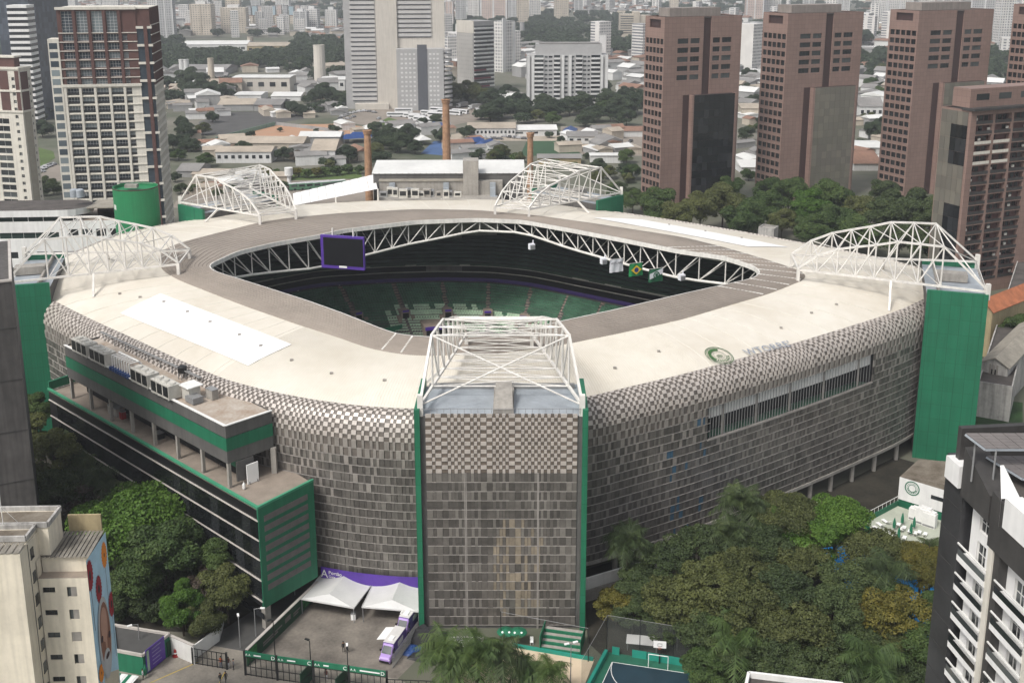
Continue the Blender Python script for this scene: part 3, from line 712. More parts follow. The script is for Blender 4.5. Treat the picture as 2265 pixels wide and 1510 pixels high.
def sheet(name, px, z, m, kind='structure', parent=None, world=False, **k):
    b = MB(); P = [W(x, y, z) if not world else Vector((x, y, z)) for x, y in px]
    if sum(P[i].x * P[(i + 1) % len(P)].y - P[(i + 1) % len(P)].x * P[i].y for i in range(len(P))) < 0: P = P[::-1]
    b.poly(P); return b.wbuild(name, m, parent, kind=kind, **k)
sheet('plaza_paving', [(545, 1440), (700, 1290), (940, 1330), (960, 1420), (880, 1500), (700, 1475)], .012, 'plaza')
sheet('street', [(230, 1385), (545, 1440), (880, 1500), (1000, 1560), (1000, 1700), (0, 1700), (0, 1500)], .008, 'street_stone')
sheet('service_road', [(480, 1360), (600, 1290), (700, 1290), (545, 1445), (430, 1425)], .004, 'asphalt')
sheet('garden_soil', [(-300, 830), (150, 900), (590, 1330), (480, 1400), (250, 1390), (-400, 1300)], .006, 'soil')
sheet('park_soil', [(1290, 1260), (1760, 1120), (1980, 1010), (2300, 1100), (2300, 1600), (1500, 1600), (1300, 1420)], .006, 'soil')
b = MB()
for a, c in (((330, 1510), (440, 1462)), ((440, 1462), (432, 1466)), ((497, 1485), (485, 1510))): b.bar(W(*a, .02), W(*c, .02), .14, .01)
b.wbuild('road_marking', 'line_yellow', kind='structure')
# ---------------------------------------------------------------- annex building
NZ = 20.5
N_, L_, E_ = W(570, 1122, NZ), W(123, 868, NZ), W(692, 1061, NZ)
annex = thing('annex_building', 'long black and green office annex with open terrace beside the stadium', 'building', (N_.x, N_.y, 0))
dv = (L_ - N_); dv.z = 0; Lw = dv.length; dv.normalize(); de = (E_ - N_); de.z = 0; Ew = de.length; de.normalize(); nf = Vector((-dv.y, dv.x, 0))
if nf.y > 0: nf = -nf
def AP(s, t, z): p = N_ + dv * s + de * t; return Vector((p.x, p.y, z))
b = MB(); b.prism([(p.x, p.y) for p in (AP(0, 0, 0), AP(0, Ew, 0), AP(Lw + 3, Ew + 4, 0), AP(Lw + 3, 0, 0))], 4.0, NZ - .55, 0, 1, bot=True); b.wbuild('body', ['screen_black', 'tile_floor'], annex)
gp = MB(); gw = Lw / 30; gp.box((gw / 2, -.04, 1.45), (gw - .06, .08, 2.9)); gp = gp.mesh('glass_panel', 'glass_dark')
aa = math.atan2(-dv.y, -dv.x)
LED = [18.3, 15.1, 11.9, 8.5, 5.0]
for zi, z in enumerate(LED):
    for k in range(30): put('glass_panel', gp, annex, AP((k + 1) * gw, 0, z - 3.1 + .1) + nf * .03 - WM[annex.name].translation, aa, scale=(1, 1, 1.04 if zi < 4 else .33))
    b = MB(); b.bar(AP(-.02, 0, z) + nf * .12, AP(Lw + 3, 0, z) + nf * .1, .2, .15); b.wbuild('ledge', 'ledge', annex)
b = MB(); b.prism([(p.x, p.y) for p in (AP(-.12, -.1, 0), AP(-.12, Ew, 0), AP(.25, Ew, 0), AP(.25, -.1, 0))], 3.9, NZ, bot=True); ef = b.wbuild('green_end_wall', 'green', annex)
nE = dv.cross(Vector((0, 0, 1))) ; nE = -dv
for k in range(8):
    z = 18.0 - k * 1.62; b = MB()
    for j in range(4): b.bar(AP(-.2, Ew * .09, z + .2 * j), AP(-.2, Ew * .87, z + .2 * j), .12, .15)
    b.bar(AP(-.14, Ew * .085, z + .3), AP(-.14, Ew * .875, z + .3), .06, .95); b.wbuild('louver', 'louver_grey', ef)
b = MB(); b.bar(AP(-.2, -.02, NZ), AP(Lw + 3, -.02, NZ), .42, .35); b.wbuild('terrace_edge', 'green_edge', annex)
b = MB(); b.bar(AP(0, 0, NZ + .01), AP(0, Ew, NZ + .01), .4, .35); b.wbuild('terrace_edge', 'green_edge', annex)
b = MB(); b.bar(AP(Lw + 2.8, 0, NZ + .6), AP(Lw + 2.8, Ew, NZ + .6), .4, 1.6); b.wbuild('terrace_wall', 'green', annex)
for s in (.6, 14, 28, 42, 56):
    p = AP(s, .8, 0); b = MB(); b.box((p.x, p.y, 2.0), (1.0, 1.0, 4.0), rz=aa); b.wbuild('column', 'concrete', annex)
# upper storey
UZ0, UZ1 = 24.1, 30.3
UN, UL, UE = W(498, 942, UZ1), W(143, 763, UZ1), W(570, 918, UZ1)
ud = (UL - UN); ud.z = 0; Ul = ud.length; ud.normalize(); ue = (UE - UN); ue.z = 0; Ue = ue.length + 2.5; ue.normalize()
def UP(s, t, z): p = UN + ud * s + ue * t; return Vector((p.x, p.y, z))
for z0, z1, m, o, nm in ((UZ0, 26.15, 'annex_grey', 0, 'lower_band'), (26.15, 28.25, 'green', .06, 'green_band'), (28.25, UZ1, 'annex_grey', 0, 'upper_band')):
    b = MB(); b.prism([(p.x, p.y) for p in (UP(-o, -o, 0), UP(-o, Ue, 0), UP(Ul + o, Ue, 0), UP(Ul + o, -o, 0))], z0, z1, cap=False, bot=(z0 == UZ0)); b.wbuild(nm, m, annex)
b = MB(); b.poly([UP(.25, .25, UZ1 - .25), UP(.25, Ue, UZ1 - .25), UP(Ul - .25, Ue, UZ1 - .25), UP(Ul - .25, .25, UZ1 - .25)]); b.wbuild('roof_deck', 'rust_stain', annex)
b = MB(); b.bar(UP(-.06, 0, UZ1 + .05), UP(Ul, 0, UZ1 + .05), .45, .14); b.bar(UP(0, 0, UZ1 + .06), UP(0, Ue, UZ1 + .06), .45, .14); b.wbuild('coping', 'white_paint', annex)
for k in range(8):
    p = UP(.35 + k * (Ul - .8) / 7, .35, 0); b = MB(); b.box((p.x, p.y, (UZ0 + NZ - .5) / 2), (.5, .5, UZ0 - NZ + .6), rz=aa); b.wbuild('column', 'concrete', annex)
b = MB(); b.bar(UP(1, 3.4, 22.2), UP(Ul, 3.4, 22.2), .3, 3.9); b.wbuild('recessed_wall', 'dark_inside', annex)
b = MB(); b.bar(UP(1.5, 3.2, 22.6), UP(7, 3.2, 22.6), .2, 2.2); b.wbuild('green_partition', 'green', annex)
b = MB(); b.bar(UP(0, 1.4, 22.3), UP(0, 4.4, 22.3), .3, 3.3); b.wbuild('end_partition', 'annex_grey', annex)
for k in range(4):
    p = UP(.2, Ue - .3 + k * 0, 0)
b = MB(); p = UP(-.2, Ue - .2, 0); b.box((p.x, p.y, 22), (.8, .8, 4.4)); b.wbuild('column', 'concrete', annex)
# loose things on the terrace
o = thing('notice_board', 'tall white sign panel standing on the annex terrace corner', 'sign', W(560, 1066, NZ - .5), math.atan2(ue.y, ue.x)); b = MB(); b.box((0, 0, 1.6), (2.0, .18, 3.2)); b.build('panel', 'patch_white', o); b = MB(); b.box((-.7, -.02, .2), (.1, .5, .4)); b.box((.7, -.02, .2), (.1, .5, .4)); b.build('foot', 'frame_grey', o)
o = thing('gas_cylinder', 'small white gas cylinder standing on the annex terrace', 'cylinder', W(540, 1081, NZ - .5)); b = MB(); b.lathe([(0, 0), (.22, 0), (.24, .1), (.24, .8), (.12, 1.0), (.05, 1.05), (.05, 1.2), (0, 1.2)], n=12); b.build('body', 'white_paint', o, True)
def crate(x, y, z, sx, sy, sz, m, label, cat='box', name='storage_box'):
    o = thing(name, label, cat, W(x, y, z), aa); b = MB(); b.box((0, 0, sz / 2), (sx, sy, sz)); b.build('body', m, o); b = MB(); b.box((0, 0, sz + .04), (sx + .1, sy + .1, .08)); b.build('lid', 'frame_grey', o)
crate(258, 915, NZ - .5, 3.2, 1.6, 1.5, 'concrete', 'grey crate stored under the annex upper storey')
crate(352, 968, NZ - .5, 1.6, 1.1, 1.0, 'iron_black', 'dark bin stored under the annex upper storey')
crate(272, 925, NZ - .5, .9, .8, 1.3, mat('red_paint', (.3, .02, .02), .5), 'red machine beside the grey crate on the annex terrace')
# rooftop machines
def ac(x, y, i):
    o = thing('air_conditioner', ['leftmost', 'second from left', 'third from left', 'rightmost'][i] + ' of the four big cream chillers on the annex roof', 'air conditioner', W(x, y, UZ1 - .2), aa, 'chillers on the annex roof')
    b = MB(); b.box((0, 0, 1.35), (5.6, 2.2, 2.3)); b.build('casing', 'ac_cream', o)
    for k in range(3):
        b = MB(); b.box((-1.85 + 1.85 * k, -1.12, 1.45), (1.5, .06, 1.7)); b.build('grille', 'iron_black', o)
        b = MB(); b.lathe([(.0, 2.62), (.62, 2.62), (.7, 2.75), (.78, 2.5)], (-1.85 + 1.85 * k, -.1, 0), 12); b.build('fan', 'ac_cream', o)
    for k in range(4): b = MB(); b.box((-2.4 + 1.6 * k, -1.0, .1), (.15, .15, .3)); b.build('foot', 'frame_grey', o)
for i, (x, y) in enumerate(((189, 768), (229, 788), (322, 835), (368, 860))): ac(x, y + 14, i)
o = thing('pump_rack', 'rack of white pipes and blue pumps between the chillers on the annex roof', 'pumps', W(276, 825, UZ1 - .2), aa)
for k in range(8):
    b = MB(); x = -3.0 + k * .85; b.tube((x, -.6, .5), (x, -.6, 2.6), .11, 8); b.tube((x, -.6, 2.6), (x, 1.0, 2.6), .11, 8); b.build('pipe', 'white_paint', o)
    b = MB(); b.box((x, -.7, .35), (.5, .9, .6)); b.build('pump', 'blue_pipe', o)
b = MB(); b.tube((-3.4, 1.0, 2.7), (3.4, 1.0, 2.7), .16, 8); b.tube((-3.4, 1.4, 2.2), (3.4, 1.4, 2.2), .16, 8); b.build('header_pipe', 'white_paint', o)
o = thing('plant_hut', 'small pale hut with flat overhanging roof at the chillers end', 'hut', W(424, 880, UZ1 - .2), aa); b = MB(); b.box((0, 0, 1.1), (2.2, 2.0, 2.2)); b.build('wall', 'ac_cream', o); b = MB(); b.box((0, 0, 2.3), (3.0, 2.8, .15)); b.build('roof', 'white_paint', o); b = MB(); b.box((1.8, -.6, .6), (2.4, 1.8, 1.0)); b.build('duct', 'frame_grey', o)
o = thing('water_tank', 'small black water tank on a stand on the annex roof', 'tank', W(405, 838, UZ1 - .2), aa); b = MB(); b.lathe([(0, 1.2), (.75, 1.2), (.8, 2.2), (.5, 2.4), (0, 2.45)], n=14); b.build('tank', 'iron_black', o); b = MB(); [b.box((sx * .5, sy * .5, .6), (.1, .1, 1.2)) for sx in (-1, 1) for sy in (-1, 1)]; b.build('stand', 'frame_grey', o)
crate(470, 880, UZ1 - .2, 1.9, 1.2, 1.6, 'concrete', 'concrete plant box behind the hut on the annex roof')
o = thing('cable_tray', 'long low steel pipe run along the back of the annex roof', 'pipes', W(320, 798, UZ1 - .2), aa); b = MB()
for t in (0, .35): b.tube((-16, t, 1.6), (18, t, 1.6), .1, 6)
b.build('pipe', 'frame_grey', o)
for k in range(9): b = MB(); b.box((-15 + 4 * k, .17, .8), (.1, .1, 1.6)); b.build('post', 'frame_grey', o)
# ---------------------------------------------------------------- gate A band, tents, walls
for (x0, y0, x1, y1) in ((703, 1259, 815, 1279), (815, 1279, 932, 1288)):
    pass
b = MB(); fA, fB = ang(700, 1270, 4), A_TL
band = thing('gate_sign', 'purple gate fascia with white letter A over the tents', 'sign', rp(lin(rim, fA) + 3, fA, 0))
n = 10; P = [rp(lin(rim, fA + (fB - fA + 1.2) * k / n) + 3.35, fA + (fB - fA + 1.2) * k / n, 0) for k in range(n + 1)]
b.grid([[Vector((p.x, p.y, z)) for p in P] for z in (2.5, 4.7)]); b.wbuild('fascia', 'purple', band)
b = MB(); b.grid([[Vector((p.x, p.y + .6, z)) for p in P] for z in (0, 2.5)]); b.wbuild('dark_opening', 'dark_inside', band)
for k, off in ((0, .3), (n - 1, -.2)):
    p, q = P[k], P[k + 1]; d = (q - p); an = math.atan2(d.y, d.x); M = WM[band.name].translation; nn = Vector((d.y, -d.x, 0)).normalized() * .08
    pos = p.lerp(q, .35) + nn - M
    textobj('letter', 'A', 1.9, 'patch_white', band, (pos.x, pos.y, 2.95), (math.pi / 2, 0, an)); pos = p.lerp(q, .75) + nn - M
    textobj('lettering', 'Portão', .85, 'patch_white', band, (pos.x, pos.y, 3.65), (math.pi / 2, 0, an), align='LEFT'); textobj('lettering', 'Gate', .6, 'patch_white', band, (pos.x, pos.y, 3.05), (math.pi / 2, 0, an), align='LEFT')
def planar(P0, az):
    u = Vector((math.sin(R(az)), math.cos(R(az)), 0)); nn = Vector((u.y, -u.x, 0))
    def f(x, y):
        d = _ray(x, y); o = Vector((0, 0, CAMH)); t = (P0 - o).dot(nn) / d.dot(nn); q = o + d * t; return (q - P0).dot(u), q.z
    return f
def tent(lab, c, rz):
    o = thing('event_tent', lab, 'tent', c, rz, 'white tents at gate A'); w_, d_, e, r = 9.0, 7.4, 2.6, 3.7; b = MB()
    A = [Vector((-w_ / 2, -d_ / 2, e)), Vector((w_ / 2, -d_ / 2, e)), Vector((w_ / 2, d_ / 2, e)), Vector((-w_ / 2, d_ / 2, e))]; R0, R1 = Vector((0, -d_ / 2 + .9, r)), Vector((0, d_ / 2 - .3, r)); m0 = Vector((0, -d_ / 2, e + .9))
    n = 6
    for a, q in ((A[0], A[3]), (A[2], A[1])):
        r0, r1 = (R0, R1) if a is A[0] else (R1, R0)
        b.grid([[a.lerp(q, j / n).lerp(r0.lerp(r1, j / n), i / n) - Vector((0, 0, .25 * math.sin(math.pi * i / n))) for i in range(n + 1)] for j in range(n + 1)])
    b.poly([A[0], A[1], R0]); b.poly([A[2], A[3], R1]); 
    b.build('canopy', 'tent', o, True)
    for q in A: b = MB(); b.tube((q.x * .97, q.y * .97, 0), (q.x * .97, q.y * .97, e), .07, 8); b.build('pole', 'frame_grey', o)
    b = MB(); [b.bar(A[i], A[(i + 1) % 4], .06, .22) for i in range(4)]; b.build('valance', 'tent', o)
tent('left white event tent beside the green annex wall', W(748, 1338, 0), R(-16)); tent('right white event tent against the near stadium corner tower', W(878, 1350, 0), R(-8))
def wallrun(name, label, pts, h, th, m, cap=None, cat='wall'):
    o = thing(name, label, cat, pts[0])
    for a, c in zip(pts, pts[1:]):
        b = MB(); b.bar(a + Vector((0, 0, h / 2)), c + Vector((0, 0, h / 2)), th, h); b.wbuild('wall_panel', m, o)
        if cap: b = MB(); b.bar(a + Vector((0, 0, h + .06)), c + Vector((0, 0, h + .06)), th + .2, .12); b.wbuild('coping', cap, o)
    return o
ba, bb = W(545, 1437, 2.6), W(702, 1286, 2.6); ba.z = bb.z = 0
bw = wallrun('banner_wall', 'long dark green banner wall with pale coping beside the plaza', [ba, bb], 2.6, .25, 'banner_green', 'ledge')
d = (bb - ba).normalized(); nn = Vector((d.y, -d.x, 0)); an = math.atan2(d.y, d.x)
for t0, t1, z in ((.2, .34, 1.3), (.36, .46, 1.3), (.2, .4, .9), (.5, .58, 1.4), (.62, .72, 1.3), (.62, .69, .9)):
    b = MB(); b.bar(ba.lerp(bb, t0) + nn * .15 + Vector((0, 0, z)), ba.lerp(bb, t1) + nn * .15 + Vector((0, 0, z)), .02, .26 if z < 1.4 else .8); b.wbuild('print_line', 'louver_grey', bw)
for t in (.06, .82, .9): p = ba.lerp(bb, t) + nn * .14; b = MB(); b.box((p.x, p.y, 1.4), (2.2, .03, 1.9), rz=an); b.wbuild('leaf_print', mat('print_leaf%d' % int(t * 100), (.03, .2, .05), .7, .5, 1.2, col2=(.01, .05, .02)), bw)
wallrun('white_wall', 'white garden wall angling past the small green kiosk', [W(375, 1404, 3).xy.to_3d(), W(428, 1427, 3).xy.to_3d()], 3.0, .2, 'white_paint', 'ledge')
wallrun('white_wall', 'white ramp wall climbing from the black gate into the trees', [W(430, 1425, 2.2).xy.to_3d(), W(482, 1388, 2.2).xy.to_3d(), W(492, 1352, 2.2).xy.to_3d()], 2.2, .2, 'white_paint')
kz = 3.4; kp = [W(x, y, kz) for x, y in ((250, 1380), (374, 1400), (315, 1447), (256, 1436))]
kio = thing('kiosk', 'small flat roofed green kiosk with purple notice board', 'kiosk', kp[3].xy.to_3d()); b = MB(); pp = [(p.x, p.y) for p in kp][::-1]; b.prism(pp, 0, kz - .25, 0, 1); b.wbuild('wall', ['green', 'asphalt'], kio)
b = MB(); [b.bar(Vector((kp[i].x, kp[i].y, kz - .1)), Vector((kp[(i + 1) % 4].x, kp[(i + 1) % 4].y, kz - .1)), .3, .4) for i in range(4)]; b.wbuild('parapet', 'ledge', kio)
d = (kp[1] - kp[2]); d.z = 0; kl = d.length; d.normalize(); nn = Vector((d.y, -d.x, 0)); q = kp[2].xy.to_3d()
b = MB(); b.bar(q + d * .4 + nn * .15 + Vector((0, 0, 2.0)), q + d * 4.2 + nn * .15 + Vector((0, 0, 2.0)), .1, 3.6); pb = b.wbuild('notice_board', 'purple', kio)
for k in range(5): b = MB(); b.bar(q + d * 1.6 + nn * .22 + Vector((0, 0, .9 + .6 * k)), q + d * (3.4 - .3 * (k % 2)) + nn * .22 + Vector((0, 0, .9 + .6 * k)), .02, .14); b.wbuild('text_line', mat('lilac%d' % k, (.3, .25, .5), .6), pb)
b = MB(); b.bar(q + d * .55 + nn * .22 + Vector((0, 0, 2)), q + d * 1.0 + nn * .22 + Vector((0, 0, 2)), .02, 3.2); b.wbuild('stripe', mat('pale_green', (.4, .55, .4), .6), pb)
b = MB(); b.bar(q + d * 4.7 + nn * .12 + Vector((0, 0, 1.2)), q + d * 5.8 + nn * .12 + Vector((0, 0, 1.2)), .08, 2.4); b.wbuild('door', 'banner_green', kio)
# gates
def railgate(name, label, pts, h, nb, header=None, mid=True):
    o = thing(name, label, 'gate', pts[0])
    for k, (a, c) in enumerate(zip(pts, pts[1:])):
        for p in ((a, c) if k == 0 else (c,)): b = MB(); b.box((p.x, p.y, (h + (1.0 if header else .2)) / 2), (.28, .28, h + (1.0 if header else .2))); b.wbuild('post', 'iron_black', o)
        b = MB()
        for z in (.15, h * .5, h): b.bar(a + Vector((0, 0, z)), c + Vector((0, 0, z)), .08, .09)
        b.wbuild('rail', 'iron_black', o)
        for j in range(1, nb): b = MB(); p = a.lerp(c, j / nb); b.box((p.x, p.y, h / 2), (.09, .09, h)); b.wbuild('bar', 'iron_black', o)
        b = MB(); d = (c - a).normalized(); n2 = Vector((d.y, -d.x, 0)) * .03
        for j in range(1, 26): p = a.lerp(c, j / 26); b.box((p.x - n2.x, p.y - n2.y, h / 2), (.02, .02, h - .1))
        b.wbuild('infill_wires', 'iron_black', o, kind='stuff')
        if header:
            b = MB(); b.bar(a + Vector((0, 0, h + .55)), c + Vector((0, 0, h + .55)), .18, .8); hb = b.wbuild('header', 'green', o)
            an = math.atan2(d.y, d.x); M = WM[o.name].translation
            b = MB(); b.bar(a.lerp(c, .3) + Vector((d.y, -d.x, 0)) * .11 + Vector((0, 0, h + .55)), a.lerp(c, .3 + .3 * len(header[k][1]) / 8) + Vector((d.y, -d.x, 0)) * .11 + Vector((0, 0, h + .55)), .02, .2); b.wbuild('print_line', 'patch_white', o)
            for t, tx, s in ((.12, 'A A', .5), (.9, header[k][0], .8)):
                p = a.lerp(c, t) + Vector((d.y, -d.x, 0)) * .11 - M; textobj('lettering', tx, s, 'patch_white', o, (p.x, p.y, h + (.35 if s < .7 else .28)), (math.pi / 2, 0, an))
    return o
gp_ = [W(x, y, 0) for x, y in ((548, 1481), (611, 1490), (692, 1502), (771, 1514), (856, 1526))]
ga = [W(540, 1438, 3.9), W(611, 1449, 3.9), W(692, 1460, 3.9), W(771, 1471, 3.9), W(855, 1483, 3.9)]
for p in ga: p.z = 0
railgate('entrance_gate', 'green headed black entrance gates across the front of the plaza', ga, 2.9, 6, [('D', 'Portão'), ('C', 'Acesso'), ('C', 'Gate'), ('D', 'ACESSO A PISTA')])
railgate('service_gate', 'black barred service gate beside the white ramp wall', [W(425, 1433, 2.5).xy.to_3d(), W(500, 1445, 2.5).xy.to_3d()], 2.5, 7)
railgate('side_fence', 'dark low fence running right from the plaza gates', [ga[-1], W(960, 1500, 3).xy.to_3d()], 2.6, 6)
for i, (x, y) in enumerate(((692, 1500), (773, 1512))):
    o = thing('gate_leaf', ['left', 'right'][i] + ' open dark gate leaf standing at the plaza entrance', 'gate', W(x, y, 0), R(70 - 6 * i)); b = MB(); b.box((-1.6, 0, 1.5), (3.2, .08, 2.9)); b.build('sheet', 'banner_green', o); b = MB(); b.box((-1.6, -.07, 1.5), (3.2, .06, .1)); b.box((-1.6, -.07, 2.9), (3.2, .06, .1)); b.build('rail', 'iron_black', o)
# ---------------------------------------------------------------- vans
mat('van_lilac', (.42, .28, .62), .35, .05, spec=.6); mat('van_purple', (.10, .045, .27), .35, .06, spec=.6); mat('van_white', (.66, .64, .62), .4, .06); mat('tyre', (.015, .015, .015), .8, .2)
def van(label, p, rz, awning):
    o = thing('van', label, 'van', p, rz, 'purple vans on the plaza', .9)      # local -y is the nose
    def hull(sec, m, name):
        b = MB(); b.grid([[Vector((x, y, z)) for x, z in pr] for y, pr in sec], closed=True)
        b.poly([Vector((x, sec[0][0], z)) for x, z in sec[0][1]][::-1]); b.poly([Vector((x, sec[-1][0], z)) for x, z in sec[-1][1]]); return b.build(name, m, o)
    def pr(w0, w1, z0, z1): return [(-w0, z0), (-w0, z0 + (z1 - z0) * .55), (-w1, z1 - .12), (-w1 + .12, z1), (w1 - .12, z1), (w1, z1 - .12), (w0, z0 + (z1 - z0) * .55), (w0, z0)]
    hull([(-1.5, pr(1.02, .93, .35, 2.75)), (3.3, pr(1.02, .93, .35, 2.75)), (3.4, pr(.98, .9, .45, 2.65))][::-1], 'van_purple', 'body')
    hull([(-3.2, pr(.9, .8, .4, .95)), (-3.0, pr(.98, .88, .35, 1.2)), (-2.45, pr(1.0, .92, .35, 1.38)), (-1.62, pr(1.01, .84, .35, 2.5)), (-1.48, pr(1.02, .92, .35, 2.7))][::-1], 'van_lilac', 'cab')
    b = MB(); b.box((0, .9, 2.78), (1.84, 4.6, .1)); b.build('roof', 'van_white', o); b = MB(); b.box((0, -.2, 2.9), (.8, 1.1, .16)); b.build('roof_hatch', 'patch_white', o)
    b = MB(); b.add([(-.82, -2.47, 1.46), (.82, -2.47, 1.46), (.72, -1.72, 2.42), (-.72, -1.72, 2.42)], [[0, 1, 2, 3]]); b.build('windscreen', 'glass', o)
    for s in (-1, 1):
        b = MB(); b.add([(s * 1.03, -2.1, 1.5), (s * 1.03, -1.2, 1.5), (s * .99, -1.2, 2.15), (s * .99, -1.7, 2.15)], [[0, 1, 2, 3]]); b.build('side_window', 'glass', o)
        b = MB(); b.box((s * 1.03, .9, 1.9), (.03, 2.0, .9)); b.build('side_panel', 'van_white', o)
        b = MB(); b.box((s * 1.2, -1.95, 1.6), (.25, .12, .35)); b.build('mirror', 'tyre', o); b = MB(); b.box((s * .72, -3.13, .85), (.34, .1, .22)); b.build('headlight', 'patch_white', o)
        for y in (-2.2, 2.1):
            b = MB(); b.tube((s * .78, y, .36), (s * 1.05, y, .36), .36, 14); wh = b.build('wheel', 'tyre', o); b = MB(); b.tube((s * 1.05, y, .36), (s * 1.07, y, .36), .2, 10); b.build('rim', 'frame_grey', wh)
    b = MB(); b.box((0, -3.2, .5), (1.7, .1, .3)); b.build('bumper', 'tyre', o)
    if awning: b = MB(); b.add([(-1.0, -.6, 2.72), (-1.0, 2.9, 2.72), (-2.5, 2.9, 2.35), (-2.5, -.6, 2.35), (-1.0, -.6, 2.66), (-1.0, 2.9, 2.66), (-2.5, 2.9, 2.29), (-2.5, -.6, 2.29)], [[0, 1, 2, 3], [7, 6, 5, 4], [3, 2, 6, 7], [0, 3, 7, 4], [1, 5, 6, 2]]); b.build('awning', 'patch_white', o)
    else: b = MB(); b.tube((-.95, -.6, 2.85), (-.95, 2.9, 2.85), .12, 8); b.build('rolled_awning', 'patch_white', o)
va, vb = W(857, 1421, 2.7), W(880, 1390, 2.7); vd = vb - va; vz = math.atan2(-vd.x, vd.y)
mid = va.lerp(vb, .45); mid.z = 0; van('front purple and white van with open white awning', mid, vz, True)
va, vb = W(884, 1375, 2.7), W(901, 1348, 2.7); mid = va.lerp(vb, .45) + Vector((.5, 1.3, 0)); mid.z = 0; van('rear purple and white van parked behind the awning van', mid, vz, False)
# ---------------------------------------------------------------- people
mat('skin', (.35, .2, .13), .7, .1); mat('hair_dark', (.015, .012, .01), .8, .1)
def figure(pose):
    J = {'h': (0, 0, .92), 'c': (0, .02, 1.25), 'n': (0, .01, 1.47), 'hd': (0, -.02, 1.62), 'ht': (0, -.01, 1.74), 'sl': (-.18, 0, 1.4), 'el': (-.25, .04, 1.12), 'wl': (-.24, -.06, .9), 'fl_': (-.24, -.1, .8), 'sr': (.18, 0, 1.4), 'er': (.25, .04, 1.12), 'wr': (.24, -.08, .9), 'fr_': (.24, -.12, .8), 'pl': (-.1, 0, .88), 'kl': (-.11, -.03, .48), 'al': (-.11, .03, .08), 'tl': (-.12, -.14, .03), 'pr': (.1, 0, .88), 'kr': (.11, -.03, .48), 'ar': (.11, .03, .08), 'tr': (.12, -.14, .03)}
    if pose == 1: J.update(kl=(-.11, -.2, .5), al=(-.11, -.12, .1), tl=(-.11, -.3, .06), kr=(.11, .06, .48), ar=(.11, .3, .12), tr=(.11, .2, .03), wl=(-.22, .2, .95), fl_=(-.22, .22, .85), wr=(.22, -.25, 1.0), fr_=(.22, -.3, .92))
    E = [('h', 'c'), ('c', 'n'), ('n', 'hd'), ('hd', 'ht'), ('n', 'sl'), ('sl', 'el'), ('el', 'wl'), ('wl', 'fl_'), ('n', 'sr'), ('sr', 'er'), ('er', 'wr'), ('wr', 'fr_'), ('h', 'pl'), ('pl', 'kl'), ('kl', 'al'), ('al', 'tl'), ('h', 'pr'), ('pr', 'kr'), ('kr', 'ar'), ('ar', 'tr')]
    rad = {'h': .15, 'c': .17, 'n': .07, 'hd': .1, 'ht': .08, 'sl': .075, 'sr': .075, 'el': .05, 'er': .05, 'wl': .038, 'wr': .038, 'fl_': .035, 'fr_': .035, 'pl': .1, 'pr': .1, 'kl': .065, 'kr': .065, 'al': .045, 'ar': .045, 'tl': .04, 'tr': .04}
    ks = list(J); me = bpy.data.meshes.new('person'); me.from_pydata([J[k] for k in ks], [(ks.index(a), ks.index(c)) for a, c in E], [])
    o = bpy.data.objects.new('person_proto', me); COL.objects.link(o); o.modifiers.new('s', 'SKIN'); sk = me.skin_vertices[0].data
    for i, k in enumerate(ks): sk[i].radius = (rad[k], rad[k] * .8); sk[i].use_root = (k == 'h')
    o.modifiers.new('u', 'SUBSURF').levels = 1; o.modifiers['u'].render_levels = 1
    dg = bpy.context.evaluated_depsgraph_get(); r = bpy.data.meshes.new_from_object(o.evaluated_get(dg)); bpy.data.objects.remove(o); return r
FIG = [figure(0), figure(1)]
def person(label, p, rz, top, legs, pose=0):
    me = FIG[pose].copy(); me.materials.clear()
    for m in (top, legs, 'skin', 'hair_dark'): me.materials.append(MATS[m])
    for pl in me.polygons: z = pl.center.z; pl.material_index = 3 if z > 1.7 else 2 if z > 1.47 or (z < .9 and abs(pl.center.x) > .19 and z > .7) else 0 if z > .9 else 1
    o = thing('person', label, 'person', p, rz); put('body', me, o); b = MB(); b.lathe([(.0, .11), (.07, .1), (.11, .05), (.115, -.02), (.1, -.05)], (0, .02, 1.68), 10); b.build('hair', 'hair_dark', o, True)
mat('orange_vest', (.75, .14, .03), .7); mat('cloth_white', (.6, .6, .62), .8); mat('cloth_black', (.02, .02, .022), .8); mat('cloth_grey', (.14, .14, .15), .8); mat('cloth_blue', (.1, .14, .25), .8); mat('cloth_brown', (.14, .05, .04), .8)
for lab, x, y, rz, t, l, po in (('person in black standing left of a pair on the plaza', 760, 1441, 20, 'cloth_black', 'cloth_black', 0), ('person in black standing right of a pair on the plaza', 768, 1443, -30, 'cloth_black', 'cloth_black', 1), ('person in an orange vest by the service gate', 489, 1474, 0, 'orange_vest', 'cloth_blue', 0), ('person in light trousers beside the orange vested guard', 506, 1476, 60, 'cloth_brown', 'cloth_white', 1), ('person in dark clothes beside the green gate pillar', 517, 1480, -60, 'cloth_grey', 'cloth_black', 0), ('person in black walking at the bottom edge left of two', 488, 1511, 40, 'cloth_black', 'cloth_grey', 1), ('person in black walking at the bottom edge right of two', 500, 1508, 40, 'cloth_black', 'cloth_black', 1), ('person in dark red top at the open plaza gate', 722, 1503, 10, 'cloth_brown', 'cloth_white', 0), ('street vendor in white beside the green and white stall', 317, 1502, 100, 'cloth_white', 'cloth_black', 0)):
    person(lab, W(x, y, 0), R(rz), t, l, po)
o = thing('vendor_stall', 'low vendor table of green and white shirts at bottom left', 'stall', W(275, 1512, 0), R(-12)); b = MB(); b.box((0, 0, .8), (3.4, 2.0, .08)); b.build('table', 'patch_white', o)
for k in range(4): b = MB(); b.box((-1.2 + .8 * k, 0, .88), (.5, 1.9, .06)); b.build('shirt', ['green', 'patch_white'][k % 2], o)
